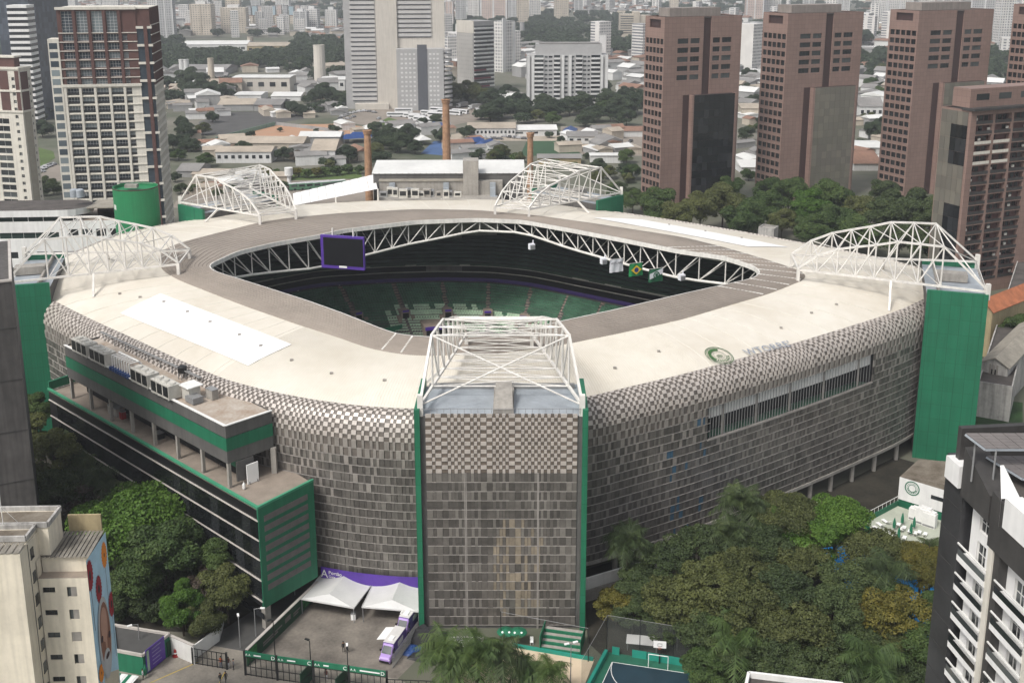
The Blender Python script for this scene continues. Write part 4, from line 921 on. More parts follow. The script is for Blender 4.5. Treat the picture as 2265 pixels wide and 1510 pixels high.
for k in range(4): b = MB(); b.box(((-1.5, 1.5)[k % 2], (-.8, .8)[k // 2], .38), (.07, .07, .76)); b.build('leg', 'frame_grey', o)
o = thing('umbrella_folded', 'green and white folded umbrella beside the street vendor', 'umbrella', W(323, 1497, 0)); b = MB(); b.lathe([(.05, 0), (.05, .7), (.3, .8), (.22, 1.5), (.05, 2.1), (0, 2.15)], n=10); b.build('cover', 'green', o)
o = thing('traffic_barrel', 'red and white traffic barrel beside the white garden wall', 'barrel', W(389, 1450, 0)); b = MB(); b.lathe([(.5, 0), (.5, .12), (.32, .14), (.28, .45), (.26, .8), (.22, 1.1), (0, 1.12)], n=12); b.build('body', 'red_paint', o); b = MB(); b.lathe([(.3, .5), (.285, .7)], n=12); b.build('stripe', 'patch_white', o)
o = thing('waste_bin', 'small white box standing between the two tents', 'bin', W(782, 1368, 0)); b = MB(); b.box((0, 0, .5), (.7, .7, 1.0)); b.build('body', 'patch_white', o); b = MB(); b.box((0, 0, 1.03), (.75, .75, .08)); b.build('lid', 'frame_grey', o)
def lamppost(label, p, h, rz, arm=1.2, two=False, m='frame_grey', head='patch_white'):
    o = thing('lamp_post', label, 'lamp post', p, rz); b = MB(); b.tube((0, 0, 0), (0, 0, h), .09, 8, r2=.06); b.build('pole', m, o)
    for s in ((1, -1) if two else (1,)):
        b = MB(); b.tube((0, 0, h - .05), (s * arm, 0, h + .15), .05, 6); b.build('arm', m, o); b = MB(); b.box((s * (arm + .25), 0, h + .14), (.7, .3, .14)); b.build('lamp_head', head, o)
lamppost('curved lamp post in front of the annex end column', W(566, 1406, 0), 4.6, 0, 1.0); lamppost('lamp post with white head on the service road', W(532, 1432, 0), 5.0, R(110), .3)
lamppost('thin dark lamp post at the first plaza gate post', W(611, 1488, 0), 8.5, R(200), .2, False, 'iron_black', 'iron_black'); lamppost('short dark lamp post at the middle plaza gate post', W(689, 1500, 0), 6.0, R(150), .2, False, 'iron_black', 'iron_black'); lamppost('dark lamp post at the right plaza gate post', W(771, 1512, 0), 5.8, R(100), .25, False, 'iron_black', 'patch_white')
lamppost('grey lamp post on the white kiosk roof edge', W(312, 1455, 0), 5.6, R(210), .9); lamppost('lamp post against the green annex wall', W(652, 1315, 0), 5.2, R(10), .6)
# barriers, black tarpaulin heap beside the vans
o = thing('steel_fence', 'row of grey steel barrier panels beside the vans', 'fence', W(872, 1470, 0)); q0, q1 = W(868, 1478, 0), W(925, 1400, 0)
for k in range(7):
    a, c = q0.lerp(q1, k / 7), q0.lerp(q1, (k + .96) / 7); b = MB(); b.bar(a + Vector((0, 0, .1)), c + Vector((0, 0, .1)), .05, .06); b.bar(a + Vector((0, 0, 2.0)), c + Vector((0, 0, 2.0)), .05, .06)
    for j in range(9): p = a.lerp(c, j / 8); b.tube(p, p + Vector((0, 0, 2.0)), .025, 4)
    b.wbuild('barrier_panel', 'frame_grey', o)
rr = random.Random(9)
for lab, x, y, sx, sy, sz, m in (('large heap covered by black tarpaulin beside the corner tower', 948, 1413, 6.5, 4.2, 2.2, 'cloth_black'), ('blue tarpaulin sheet beside the black heap', 912, 1438, 2.2, 3.0, .6, 'blue_pipe'), ('heap of dark scrap boards behind the palms', 936, 1455, 4.5, 2.0, .9, 'iron_black')):
    o = thing('tarpaulin_heap', lab, 'heap', W(x, y, 0), R(-20)); b = MB(); n = 9
    b.grid([[Vector(((i / n - .5) * sx, (j / n - .5) * sy, sz * max(0, 1 - (2 * abs(i / n - .5)) ** 2.4) * max(0, 1 - (2 * abs(j / n - .5)) ** 2.4) * rr.uniform(.7, 1.05))) for i in range(n + 1)] for j in range(n + 1)]); b.build('cover', m, o)
for k, (x, y) in enumerate(((1010, 1425), (1050, 1425))):
    o = thing('market_stall', ['left', 'right'][k] + ' white covered table at the foot of the corner tower', 'table', W(x, y, 0)); b = MB(); b.box((0, 0, .5), (2.6, 1.2, .9)); b.build('cloth', ['patch_white', 'ac_cream'][k], o); b = MB(); b.box((.4, 0, 1.0), (.9, .6, .12)); b.build('goods', 'van_lilac', o)
# ---------------------------------------------------------------- courts at the bottom
sheet('sand_court', [(1085, 1428), (1130, 1421), (1315, 1457), (1275, 1560), (1010, 1560), (1020, 1490)], .02, 'sand')
sheet('court_surround', [(1340, 1440), (1560, 1475), (1560, 1600), (1280, 1600), (1300, 1520)], .012, 'court_green')
sheet('ball_court', [(1354, 1463), (1520, 1488), (1580, 1580), (1300, 1580)], .02, 'court_blue')
b = MB(); c4 = [W(1354, 1463, .03), W(1520, 1488, .03), W(1580, 1580, .03), W(1300, 1580, .03)]
for i in (0, 3): b.bar(c4[i], c4[(i + 1) % 4], .1, .01)
cA = W(1500, 1484, .03); rx = (c4[0] - c4[1]).normalized(); ry = (c4[3] - c4[0]).normalized(); c0 = c4[0].lerp(c4[1], .62)
pts = [c0 + rx * 6.6 * math.cos(R(t)) + ry * 6.6 * math.sin(R(t)) for t in range(0, 181, 9)]
for p, q in zip(pts, pts[1:]): b.bar(p, q, .1, .01)
b.wbuild('court_lines', 'line_white', kind='structure')
o = thing('court_wall', 'low teal padded wall around the blue ball court', 'wall', W(1341, 1441, 0))
for (xa, ya, xc, yc) in ((1354, 1445, 1370, 1448), (1398, 1452, 1430, 1457), (1432, 1458, 1524, 1474)):
    b = MB(); b.bar(W(xa, ya, 0) + Vector((0, 0, .6)), W(xc, yc, 0) + Vector((0, 0, .6)), .15, 1.2); b.wbuild('pad', 'teal', o)
b = MB(); b.bar(W(1341, 1446, 0) + Vector((0, 0, .4)), W(1296, 1530, 0) + Vector((0, 0, .4)), .5, .8); b.wbuild('kerb', 'teal', o)
b = MB(); b.bar(W(1110, 1425, 0) + Vector((0, 0, .25)), W(1312, 1460, 0) + Vector((0, 0, .25)), .35, .5); b.wbuild('sand_court_kerb', 'teal', None, label='teal kerb along the far edge of the sand court', cat='kerb')
gA, gB = W(1434, 1474, 0), W(1477, 1480, 0); o = thing('goal', 'white tubular futsal goal on the blue ball court', 'goal', gA)
for p in (gA, gB): b = MB(); b.tube(p, p + Vector((0, 0, 2.1)), .06, 8); b.wbuild('post', 'line_white', o)
b = MB(); b.tube(gA + Vector((0, 0, 2.1)), gB + Vector((0, 0, 2.1)), .06, 8); b.wbuild('crossbar', 'line_white', o)
p = W(1458, 1472, 0); o = thing('basketball_hoop', 'basketball backboard on a dark post behind the goal', 'hoop', p, R(-8)); b = MB(); b.tube((0, .6, 0), (0, .6, 3.4), .09, 8); b.build('post', 'iron_black', o); b = MB(); b.box((0, 0, 3.5), (1.8, .06, 1.1)); bo = b.build('backboard', 'patch_white', o); b = MB(); [b.box(q, s) for q, s in (((0, -.05, 3.65), (.6, .02, .04)), ((0, -.05, 3.25), (.6, .02, .04)), ((-.3, -.05, 3.45), (.04, .02, .4)), ((.3, -.05, 3.45), (.04, .02, .4)))]; b.build('target_square', 'iron_black', bo); b = MB(); b.lathe([(.22, 3.08), (.24, 3.1), (.22, 3.12)], (0, -.3, 0), 12); b.build('rim', 'orange_vest', o)
m = mat('net', (.12, .13, .12), .8, .1, alpha=.3)
o = thing('court_net', 'tall dark netting fence around the ball court', 'net', W(1342, 1440, 0)); n0, n1, n2 = W(1342, 1440, 0), W(1565, 1478, 0), W(1285, 1545, 0)
for a, c in ((n0, n1), (n0, n2)): b = MB(); b.poly([a, c, c + Vector((0, 0, 6)), a + Vector((0, 0, 6))]); b.wbuild('netting', 'net', o); b = MB(); b.tube(a + Vector((0, 0, 6)), c + Vector((0, 0, 6)), .03, 5); b.wbuild('cable', 'frame_grey', o)
for t in (0, .33, .66): p = n0.lerp(n1, t); b = MB(); b.tube(p, p + Vector((0, 0, 6.05)), .06, 6); b.wbuild('pole', 'iron_black', o)
o = thing('court_net', 'thin cable and pole netting over the sand court', 'net', W(1302, 1450, 0)); a, c = W(1108, 1424, 0), W(1301, 1462, 0); b = MB(); b.tube(a + Vector((0, 0, 5.4)), c + Vector((0, 0, 5.4)), .035, 5); b.wbuild('cable', 'frame_grey', o)
for p in (a, c): b = MB(); b.tube(p, p + Vector((0, 0, 5.5)), .07, 6); b.wbuild('pole', 'iron_black', o)
o = thing('bleachers', 'green stepped bleachers facing the sand court', 'bleachers', W(1240, 1440, 0), R(-13))
for k in range(4): b = MB(); b.box((0, .9 * k, .3 + .42 * k), (5.8, .9, .42 + .0)); s_ = b.build('riser', 'green', o); b = MB(); b.box((0, .9 * k + .1, .53 + .42 * k), (5.8, .62, .05)); b.build('bench', 'concrete', o)
for sx in (-3.0, 3.0): b = MB(); b.box((sx, 1.4, 1.4), (.1, 4, 2.2)); b.build('side_panel', 'green', o)
for k, (x, y) in enumerate(((1119, 1423), (1146, 1424))):
    o = thing('parasol', ['left', 'right'][k] + ' green parasol with white dots beside the bleachers', 'parasol', W(x, y, 0), 0, 'green parasols by the sand court'); b = MB(); b.lathe([(1.35, 2.0), (1.3, 2.1), (.6, 2.4), (0, 2.55)], n=12); b.build('canopy', 'green', o); b = MB(); b.tube((0, 0, 0), (0, 0, 2.5), .04, 6); b.build('pole', 'frame_grey', o); b = MB(); b.tube((-.5, -.6, 2.34), (-.5, -.62, 2.38), .16, 10); b.tube((.5, -.6, 2.34), (.5, -.62, 2.38), .16, 10); b.build('printed_dots', 'patch_white', o)
o = thing('garden_table', 'round pale table at the corner of the sand court', 'table', W(1122, 1428, 0)); b = MB(); b.lathe([(0, .74), (.7, .74), (.7, .7), (0, .7)], n=14); b.build('top', 'ac_cream', o); b = MB(); b.tube((0, 0, 0), (0, 0, .7), .05, 6); b.build('leg', 'ac_cream', o)
o = thing('garden_chair', 'white plastic chair beside the green bleachers', 'chair', W(1176, 1424, 0)); b = MB(); b.box((0, 0, .45), (.5, .5, .05)); b.build('seat', 'patch_white', o); b = MB(); b.box((0, .25, .8), (.5, .05, .65)); b.build('backrest', 'patch_white', o)
for sx in (-.2, .2):
    for sy in (-.2, .2): b = MB(); b.box((sx, sy, .22), (.05, .05, .44)); b.build('leg', 'patch_white', o)
lamppost('double floodlight pole standing on the sand court', W(1262, 1512, 0), 6.4, R(20), .4, True); lamppost('white headed lamp pole behind the ball court', W(1497, 1436, 0), 3.2, 0, .1); lamppost('tilted grey floodlight right of the ball court', W(1552, 1462, 0), 4.2, R(40), .3)
o = thing('table_shelter', 'low white slab shelter behind the ball court', 'shelter', W(1420, 1432, 0), R(-9)); b = MB(); b.box((0, 0, 1.3), (4.6, 2.2, .12)); b.build('roof', 'patch_white', o); 
for k in range(4): b = MB(); b.box(((-2.1, 2.1)[k % 2], (-.9, .9)[k // 2], .62), (.1, .1, 1.24)); b.build('leg', 'frame_grey', o)
# white concourse wall right of the tower
o = thing('concourse_wall', 'white and grey ground floor wall right of the corner tower', 'wall', W(1290, 1340, 0)); a, c = Vector((9.3, 152.4, 0)), Vector((27, 161.6, 0))
b = MB(); b.bar(a + Vector((0, 0, 3.1)), c + Vector((0, 0, 3.1)), .3, 2.0); b.wbuild('white_panel', 'white_paint', o); b = MB(); b.bar(a + Vector((0, -.1, 1.0)), c + Vector((0, -.1, 1.0)), .3, 2.0); b.wbuild('breeze_block', 'concrete', o)
# ================================================================ trees
import numpy as np
def leafmat(name, c0, c1, c2, rough=.6):
    m = bpy.data.materials.new(name); m.use_nodes = True; MATS[name] = m; n = m.node_tree.nodes; L = m.node_tree.links; p = n['Principled BSDF']
    p.inputs['Roughness'].default_value = rough; p.inputs['Specular IOR Level'].default_value = .25
    g = n.new('ShaderNodeNewGeometry'); oi = n.new('ShaderNodeObjectInfo'); t = n.new('ShaderNodeTexNoise'); t.inputs['Scale'].default_value = .35; L.new(g.outputs['Position'], t.inputs['Vector'])
    a = n.new('ShaderNodeMath'); a.operation = 'MULTIPLY_ADD'; a.inputs[1].default_value = .35; L.new(g.outputs['Random Per Island'], a.inputs[0])
    s = n.new('ShaderNodeMath'); s.operation = 'MULTIPLY_ADD'; s.inputs[1].default_value = .8; L.new(t.outputs['Fac'], s.inputs[0]); L.new(a.outputs[0], s.inputs[2])
    o2 = n.new('ShaderNodeMath'); o2.operation = 'MULTIPLY_ADD'; o2.inputs[1].default_value = .3; o2.inputs[2].default_value = -.22; L.new(oi.outputs['Random'], o2.inputs[0]); L.new(o2.outputs[0], a.inputs[2])
    r = n.new('ShaderNodeValToRGB'); L.new(s.outputs[0], r.inputs[0]); e = r.color_ramp.elements
    e[0].position = .15; e[0].color = (*c0, 1); e[1].position = .85; e[1].color = (*c2, 1); k = e.new(.5); k.color = (*c1, 1); L.new(r.outputs[0], p.inputs['Base Color'])
    tr = n.new('ShaderNodeBsdfTranslucent'); L.new(r.outputs[0], tr.inputs['Color']); mx = n.new('ShaderNodeMixShader'); mx.inputs[0].default_value = .25
    out = n['Material Output']; L.new(p.outputs[0], mx.inputs[1]); L.new(tr.outputs[0], mx.inputs[2]); L.new(mx.outputs[0], out.inputs['Surface'])
leafmat('leaf_dark', (0.0305, 0.0475, 0.0203), (0.0588, 0.0847, 0.0316), (0.0994, 0.1288, 0.0452))
leafmat('leaf_mid', (0.0339, 0.0621, 0.0203), (0.0621, 0.1017, 0.0294), (0.1017, 0.1469, 0.0396))
leafmat('leaf_bright', (.038, .085, .014), (.07, .14, .02), (.115, .20, .032))
leafmat('leaf_olive', (0.0497, 0.061, 0.0215), (0.0927, 0.1062, 0.035), (0.1469, 0.1605, 0.052))
leafmat('leaf_yellow', (.06, .066, .017), (.12, .112, .024), (.20, .168, .034))
leafmat('leaf_brown', (.05, .038, .03), (.085, .065, .05), (.12, .095, .07))
leafmat('leaf_far', (0.0249, 0.0407, 0.0226), (0.0452, 0.0678, 0.0339), (0.0735, 0.0994, 0.0475))
def cards(P, Nn, size, rng, asp=1.0):
    n = len(P); rv = rng.normal(size=(n, 3)); u = np.cross(Nn, rv); u /= np.linalg.norm(u, axis=1)[:, None] + 1e-9; v = np.cross(Nn, u)
    s = (size * rng.uniform(.6, 1.3, n))[:, None]
    V = np.stack([P - u * s - v * s * asp * .6, P + u * s * .9 - v * s * asp * .5, P + u * s + v * s * asp * .6, P - u * s * .8 + v * s * asp * .7], 1)
    return V.reshape(-1, 3)
def quadmesh(name, V, m):
    n = len(V) // 4; me = bpy.data.meshes.new(name); me.vertices.add(len(V)); me.vertices.foreach_set('co', V.astype(np.float32).ravel())
    me.loops.add(4 * n); me.loops.foreach_set('vertex_index', np.arange(4 * n, dtype=np.int32)); me.polygons.add(n); me.polygons.foreach_set('loop_start', np.arange(0, 4 * n, 4, dtype=np.int32)); me.polygons.foreach_set('loop_total', np.full(n, 4, np.int32))
    me.materials.append(MATS[m]); me.update(calc_edges=True); return me
def crown(seed, nl, npl, shape=(1, 1, .75), lobe=(.28, .45), size=.06, hollow=.55):        # unit crown, centre 0
    rng = np.random.default_rng(seed); V = []
    for k in range(nl):
        d = rng.normal(size=3); d /= np.linalg.norm(d); d[2] = abs(d[2]) * (1 if k % 3 else -.75)
        c = d * rng.uniform(.45, .8) * np.array(shape); r = rng.uniform(*lobe)
        nn = int(npl * (r / .36) ** 2); q = rng.normal(size=(nn, 3)); q /= np.linalg.norm(q, axis=1)[:, None]; q[:, 2] = np.where(rng.random(nn) < .75, abs(q[:, 2]), q[:, 2])
        q /= np.linalg.norm(q, axis=1)[:, None]
        rad = r * (rng.uniform(hollow, 1.0, nn) ** .5)[:, None]; P = c + q * rad * np.array([1, 1, .72])
        Nn = q * .8 + rng.normal(size=(nn, 3)) * .55 + np.array([0, 0, .35]); Nn /= np.linalg.norm(Nn, axis=1)[:, None]
        V.append(cards(P, Nn, size, rng))
    return quadmesh('crown', np.concatenate(V), 'leaf_mid')
def palmcrown(seed, nf=22, L=1.0):
    rng = np.random.default_rng(seed); V = []
    for k in range(nf):
        a = 2 * math.pi * k / nf * 1.618 * 2; el = rng.uniform(-.2, 1.25); ln = L * rng.uniform(.8, 1.1); n = 16
        pts = []
        for i in range(n + 1):
            t = i / n; r = ln * t * math.cos(el * (1 - .3 * t)); z = ln * (t * math.sin(el) - (.55 + .25 * (1 - el)) * t * t); pts.append(np.array([r * math.cos(a), r * math.sin(a), z]))
        side = np.array([-math.sin(a), math.cos(a), 0])
        for i in range(1, n + 1):
            w = .26 * math.sin(math.pi * min(1, i / n * .95 + .05)) + .03
            for s in (-1, 1):
                for _ in range(3):
                    p0 = pts[i - 1] + (pts[i] - pts[i - 1]) * rng.random(); dr = side * s * w * rng.uniform(.8, 1.2) + (pts[i] - pts[i - 1]) * .9 - np.array([0, 0, w * rng.uniform(.3, .9)]); wd = (pts[i] - pts[i - 1]) * .38
                    V += [p0 - wd * .5, p0 + wd * .5, p0 + dr + wd * .12, p0 + dr - wd * .12]
        for i in range(n): V += [pts[i] + side * .012, pts[i] - side * .012, pts[i + 1] - side * .008, pts[i + 1] + side * .008]
    return quadmesh('crown', np.array(V), 'leaf_mid')
CR = {'round': [crown(s, 34, 760, (1, 1, .8), (.2, .4), .029) for s in (1, 2, 3)], 'flat': [crown(s, 48, 1300, (1, 1, .34), (.13, .32), .018) for s in (4, 5)], 'tall': [crown(s, 30, 760, (.75, .75, 1.15), (.2, .38), .03) for s in (6, 7)],
      'sparse': [crown(s, 22, 240, (1, 1, .8), (.18, .36), .032, .2) for s in (8,)], 'far': [crown(s, 14, 130, (1, 1, .7), (.3, .5), .085) for s in (9, 10, 11)], 'fine': [crown(s, 75, 680, (1, 1, .72), (.13, .27), .023) for s in (12, 13, 14)], 'palm': [palmcrown(20, 34), palmcrown(21, 42), palmcrown(22, 30)]}
TRK = {}
def trunkmesh(kind, seed):
    b = MB(); r = random.Random(seed)
    if kind == 'palm':
        p = Vector((0, 0, 0))
        for k in range(6): q = Vector((math.sin(k * .5) * .012, .01 * k, (k + 1) / 6)); b.tube(p, q, .028 - .002 * k, 8, r2=.026 - .002 * k, cap=False); p = q
        return b.mesh('trunk', 'bark')
    b.tube((0, 0, 0), (.01, 0, .55), .045, 8, r2=.034, cap=False)
    for k in range(6):
        a = k * 1.05 + r.random(); e = Vector((math.cos(a) * .28, math.sin(a) * .28, .9 + r.random() * .2)); m_ = Vector((math.cos(a) * .1, math.sin(a) * .1, .72)); b.tube((.01, 0, .53), m_, .024, 6, r2=.018, cap=False); b.tube(m_, e, .018, 6, r2=.007, cap=False)
        for j in range(2): f = e + Vector((r.uniform(-.15, .15), r.uniform(-.15, .15), .12)); b.tube(m_.lerp(e, .6), f, .01, 5, r2=.004, cap=False)
    return b.mesh('trunk', 'bark')
TRKM = {'palm': [trunkmesh('palm', 1)], 'tree': [trunkmesh('t', s) for s in (1, 2, 3)]}
trng = random.Random(77)
def tree(kind, pos, r, leaf, label, group, squash=1.0, name=None):
    """pos: centre of the crown; the trunk runs from the ground up to it"""
    v = trng.randrange(100); a = trng.uniform(0, 6.28); palm = kind == 'palm'
    o = thing(name or ('palm_tree' if palm else 'tree'), label, 'palm tree' if palm else 'tree', (pos.x, pos.y, 0), a, group)
    me = CR[kind][v % len(CR[kind])]; c = put('crown', me, o, (0, 0, pos.z), 0, (r, r, r * squash))
    c.material_slots[0].link = 'OBJECT'; c.material_slots[0].material = MATS[leaf]
    hz = pos.z if palm else pos.z * 1.0
    tw = max(r * .9, pos.z * .55)
    put('trunk', (TRKM['palm'][0] if palm else TRKM['tree'][v % 3]), o, (0, 0, 0), 0, (max(8, hz * .9) if palm else tw, max(8, hz * .9) if palm else tw, hz * (1.0 if palm else 1.02)))
    return o
def T(kind, x, y, z, r, leaf, label, group=None, sq=1.0): return tree(kind, W(x, y, z), r, leaf, label, group, sq)
# ---- left of the annex
G1 = 'trees between the annex and the mural building'
T('flat', 300, 1155, 11.5, 11.5, 'leaf_bright', 'wide bright green spreading tree beside the mural building', G1, 1.1); T('flat', 250, 1200, 9, 6.5, 'leaf_bright', 'bright green lower tree just behind the mural wall', G1)
T('round', 295, 1115, 13, 3.6, 'leaf_bright', 'small bright green crown topping the spreading tree', G1)
T('round', 360, 1215, 10, 6.8, 'leaf_mid', 'dense dark green round tree right of the bright spreading tree', G1); T('round', 310, 1260, 7.5, 5.0, 'leaf_mid', 'dark green tree under the bright spreading tree', G1); T('round', 410, 1195, 9.5, 4.2, 'leaf_dark', 'dark green tree touching the black annex facade', G1)
T('tall', 482, 1245, 8.5, 4.0, 'leaf_mid', 'upright green tree against the lower annex ledges', G1); T('round', 500, 1300, 6.0, 4.4, 'leaf_olive', 'olive green tree by the annex near the service road', G1); T('sparse', 450, 1290, 6, 3.6, 'leaf_brown', 'bare brownish tree left of the olive tree', G1)
T('round', 402, 1345, 4.6, 3.9, 'leaf_bright', 'yellowish bright green bushy tree above the white garden wall', G1); T('round', 450, 1368, 3.6, 3.4, 'leaf_olive', 'olive bush right of the bright bush above the white wall', G1); T('tall', 405, 1305, 6.6, 1.8, 'leaf_bright', 'small bright leaf tuft above the bright bush', G1)
G2 = 'dark trees at the left edge of the annex'
for i, (x, y, z, r, lf, k) in enumerate(((105, 1010, 12, 7, 'leaf_olive', 'fine'), (60, 960, 13, 5, 'leaf_olive', 'round'), (150, 985, 11, 5, 'leaf_dark', 'round'), (40, 1075, 11, 5, 'leaf_dark', 'fine'), (120, 1085, 9, 6, 'leaf_dark', 'fine'), (200, 1110, 7, 5, 'leaf_brown', 'sparse'), (180, 1060, 8, 4.5, 'leaf_dark', 'round'), (80, 905, 13, 4, 'leaf_mid', 'round'), (260, 1130, 6, 5, 'leaf_dark', 'round'), (330, 1130, 4, 5, 'leaf_dark', 'round'), (60, 1130, 6, 5, 'leaf_dark', 'round'), (30, 1000, 9, 5, 'leaf_dark', 'round'), (270, 1330, 3, 4.5, 'leaf_dark', 'round'), (330, 1340, 2.5, 4, 'leaf_dark', 'fine'), (290, 1290, 4, 4, 'leaf_dark', 'fine'), (400, 1270, 4, 4, 'leaf_dark', 'fine'), (440, 1240, 4, 4, 'leaf_dark', 'round'))):
    T(k, x, y, z, r, lf, 'shaded dark tree in the narrow garden left of the annex', G2)
for i, (x, y, z, r) in enumerate(((235, 1045, 11, 5.2), (300, 1085, 9.5, 5.0), (190, 1020, 11, 4.2), (335, 1095, 8.5, 4.2), (75, 1100, 9, 4.5))):
    T('palm', x, y, z, r, 'leaf_dark', 'dark feather palm against the black annex facade', 'palms beside the annex')
# ---- park right of the stadium
G3 = 'dense dark trees of the park right of the stadium'
for x, y, z, r, lf, k in ((1480, 1250, 8, 5.5, 'leaf_dark', 'fine'), (1545, 1215, 9, 6, 'leaf_dark', 'fine'), (1500, 1330, 7, 6, 'leaf_olive', 'fine'), (1580, 1300, 9, 6.5, 'leaf_olive', 'fine'), (1640, 1270, 10, 6, 'leaf_olive', 'fine'), (1660, 1350, 9, 6.5, 'leaf_olive', 'fine'), (1730, 1310, 10, 6, 'leaf_dark', 'fine'), (1760, 1380, 8, 6.5, 'leaf_olive', 'fine'), (1830, 1350, 9, 6, 'leaf_dark', 'fine'), (1700, 1430, 6, 5.5, 'leaf_dark', 'fine'), (1810, 1430, 6, 5.5, 'leaf_dark', 'fine'), (1560, 1390, 6, 5, 'leaf_dark', 'fine'), (1880, 1290, 9, 5.5, 'leaf_dark', 'fine'), (1770, 1250, 9, 5.5, 'leaf_olive', 'fine'), (1700, 1215, 10, 5.5, 'leaf_dark', 'fine'), (1890, 1420, 6, 5, 'leaf_dark', 'round'), (1610, 1440, 5, 4.5, 'leaf_dark', 'round'), (1420, 1290, 6, 4.5, 'leaf_dark', 'round'), (1960, 1330, 8, 5, 'leaf_mid', 'fine'), (1620, 1200, 9, 5, 'leaf_dark', 'fine'), (1840, 1500, 4, 5, 'leaf_dark', 'round'), (1740, 1490, 4, 5, 'leaf_dark', 'round'), (1960, 1480, 5, 4.5, 'leaf_dark', 'fine'), (1400, 1350, 4, 3.6, 'leaf_dark', 'round'), (1470, 1385, 4, 3.8, 'leaf_dark', 'fine'), (2040, 1420, 7, 5, 'leaf_mid', 'fine'), (1560, 1480, 3.5, 4, 'leaf_mid', 'round'), (2030, 1500, 4, 4.5, 'leaf_dark', 'round')):
    T(k, x, y, z, r, lf, 'tree of the dense dark park canopy right of the stadium', G3, .85)
T('flat', 1745, 1135, 12, 7, 'leaf_olive', 'wide flat olive tree below the stadium facade at right'); T('flat', 1850, 1150, 11, 7.5, 'leaf_bright', 'bright green flat tree left of the pool terrace'); T('round', 1740, 1170, 10, 5, 'leaf_bright', 'bright green tree under the flat olive tree'); T('round', 1800, 1205, 9.5, 5, 'leaf_bright', 'small bright green tree in the middle of the park'); T('flat', 1945, 1228, 9, 7, 'leaf_olive', 'long flat olive tree in front of the pool terrace')
T('fine', 1975, 1365, 8, 6.2, 'leaf_yellow', 'big yellow leaved tree above the park path'); T('flat', 2040, 1235, 10, 4.5, 'leaf_yellow', 'yellow leaved tree beside the dark apartment wall'); T('fine', 2050, 1270, 9, 3.5, 'leaf_yellow', 'small yellow tree right of the park palm'); T('fine', 1990, 1430, 6, 4, 'leaf_olive', 'yellowish olive tree below the big yellow tree'); T('round', 2075, 1350, 8, 4, 'leaf_mid', 'green tree beside the dark apartment wall')
T('round', 1365, 1335, 3.6, 3.8, 'leaf_yellow', 'yellow spotted bush right of the corner tower'); T('sparse', 1470, 1290, 6.5, 4, 'leaf_olive', 'pale blossoming tree by the white concourse wall')
for lab, x, y, z, r, lf in (('tall palm in front of the white concourse wall', 1392, 1190, 12, 4.6, 'leaf_dark'), ('tall dark palm against the right stadium facade', 1640, 1105, 14, 5.2, 'leaf_dark'), ('dark palm below the tall facade palm', 1615, 1170, 12, 5, 'leaf_dark'), ('dark palm beside the facade right of the tall palm', 1680, 1140, 12, 4.5, 'leaf_dark'), ('green palm at the bottom right of the park', 1930, 1455, 8, 6, 'leaf_mid'), ('green palm left of the park canopy above the ball court', 1630, 1400, 8, 5.5, 'leaf_mid'), ('slim palm beside the pool terrace', 2058, 1205, 9, 3.0, 'leaf_dark'), ('palm in the middle of the park canopy by the blue pool', 1965, 1260, 11, 5.5, 'leaf_dark')):
    T('palm', x, y, z, r, lf, lab, 'palms in the park')
for i, (x, y, z, r) in enumerate(((985, 1425, 7.5, 4.8), (1055, 1432, 7.5, 5), (1110, 1440, 7, 4.4), (1215, 1480, 5, 3.8), (1010, 1460, 6, 4), (1165, 1475, 4.5, 3.2))):
    T('palm', x, y, z, r, 'leaf_mid' if i != 2 else 'leaf_dark', ['bright palm at the left end of the bottom palm clump', 'big bright palm in the middle of the bottom palm clump', 'darker palm right of the middle bottom palm', 'low palm at the right end of the bottom palm clump', 'lower left palm of the bottom palm clump', 'small palm between the sand court palms'][i], 'palms beside the sand court')
# ---- behind the stadium on the right
G4 = 'green trees behind the right stadium roof'
for x, y, z, r, lf, k in ((1455, 455, 9, 9, 'leaf_mid', 'round'), (1500, 480, 8, 8, 'leaf_olive', 'round'), (1550, 460, 10, 9, 'leaf_olive', 'fine'), (1600, 450, 11, 10, 'leaf_olive', 'round'), (1640, 485, 9, 8, 'leaf_mid', 'round'), (1690, 460, 11, 9, 'leaf_mid', 'round'), (1745, 430, 12, 9, 'leaf_mid', 'round'), (1790, 460, 11, 9, 'leaf_bright', 'round'), (1840, 440, 12, 9.5, 'leaf_mid', 'round'), (1850, 490, 9, 9, 'leaf_mid', 'round'), (1910, 465, 11, 9, 'leaf_olive', 'fine'), (1790, 510, 8, 7, 'leaf_mid', 'round'), (1900, 515, 8, 8, 'leaf_mid', 'round'), (1960, 480, 10, 9, 'leaf_dark', 'round'), (2010, 460, 11, 10, 'leaf_dark', 'round'), (2060, 480, 10, 9, 'leaf_dark', 'round'), (1990, 530, 8, 8, 'leaf_dark', 'round'), (2060, 545, 8, 8, 'leaf_dark', 'round'), (1700, 420, 10, 7, 'leaf_mid', 'round'), (1610, 415, 10, 7, 'leaf_mid', 'round'), (1400, 440, 6, 6, 'leaf_mid', 'round'), (2110, 600, 6, 6, 'leaf_dark', 'round'), (1480, 430, 7, 6, 'leaf_olive', 'round'), (1955, 425, 9, 7, 'leaf_dark', 'round'), (1730, 490, 9, 6, 'leaf_olive', 'round')):
    T(k, x, y, z, r, lf, 'rounded tree of the green belt behind the right stadium roof', G4)
for x, y, z, r in ((2255, 730, 7, 6), (2262, 790, 5, 4.5)): T('round', x, y, z, r, 'leaf_mid', 'green tree beside the yellow tiled roof house', 'trees by the tiled roof house')

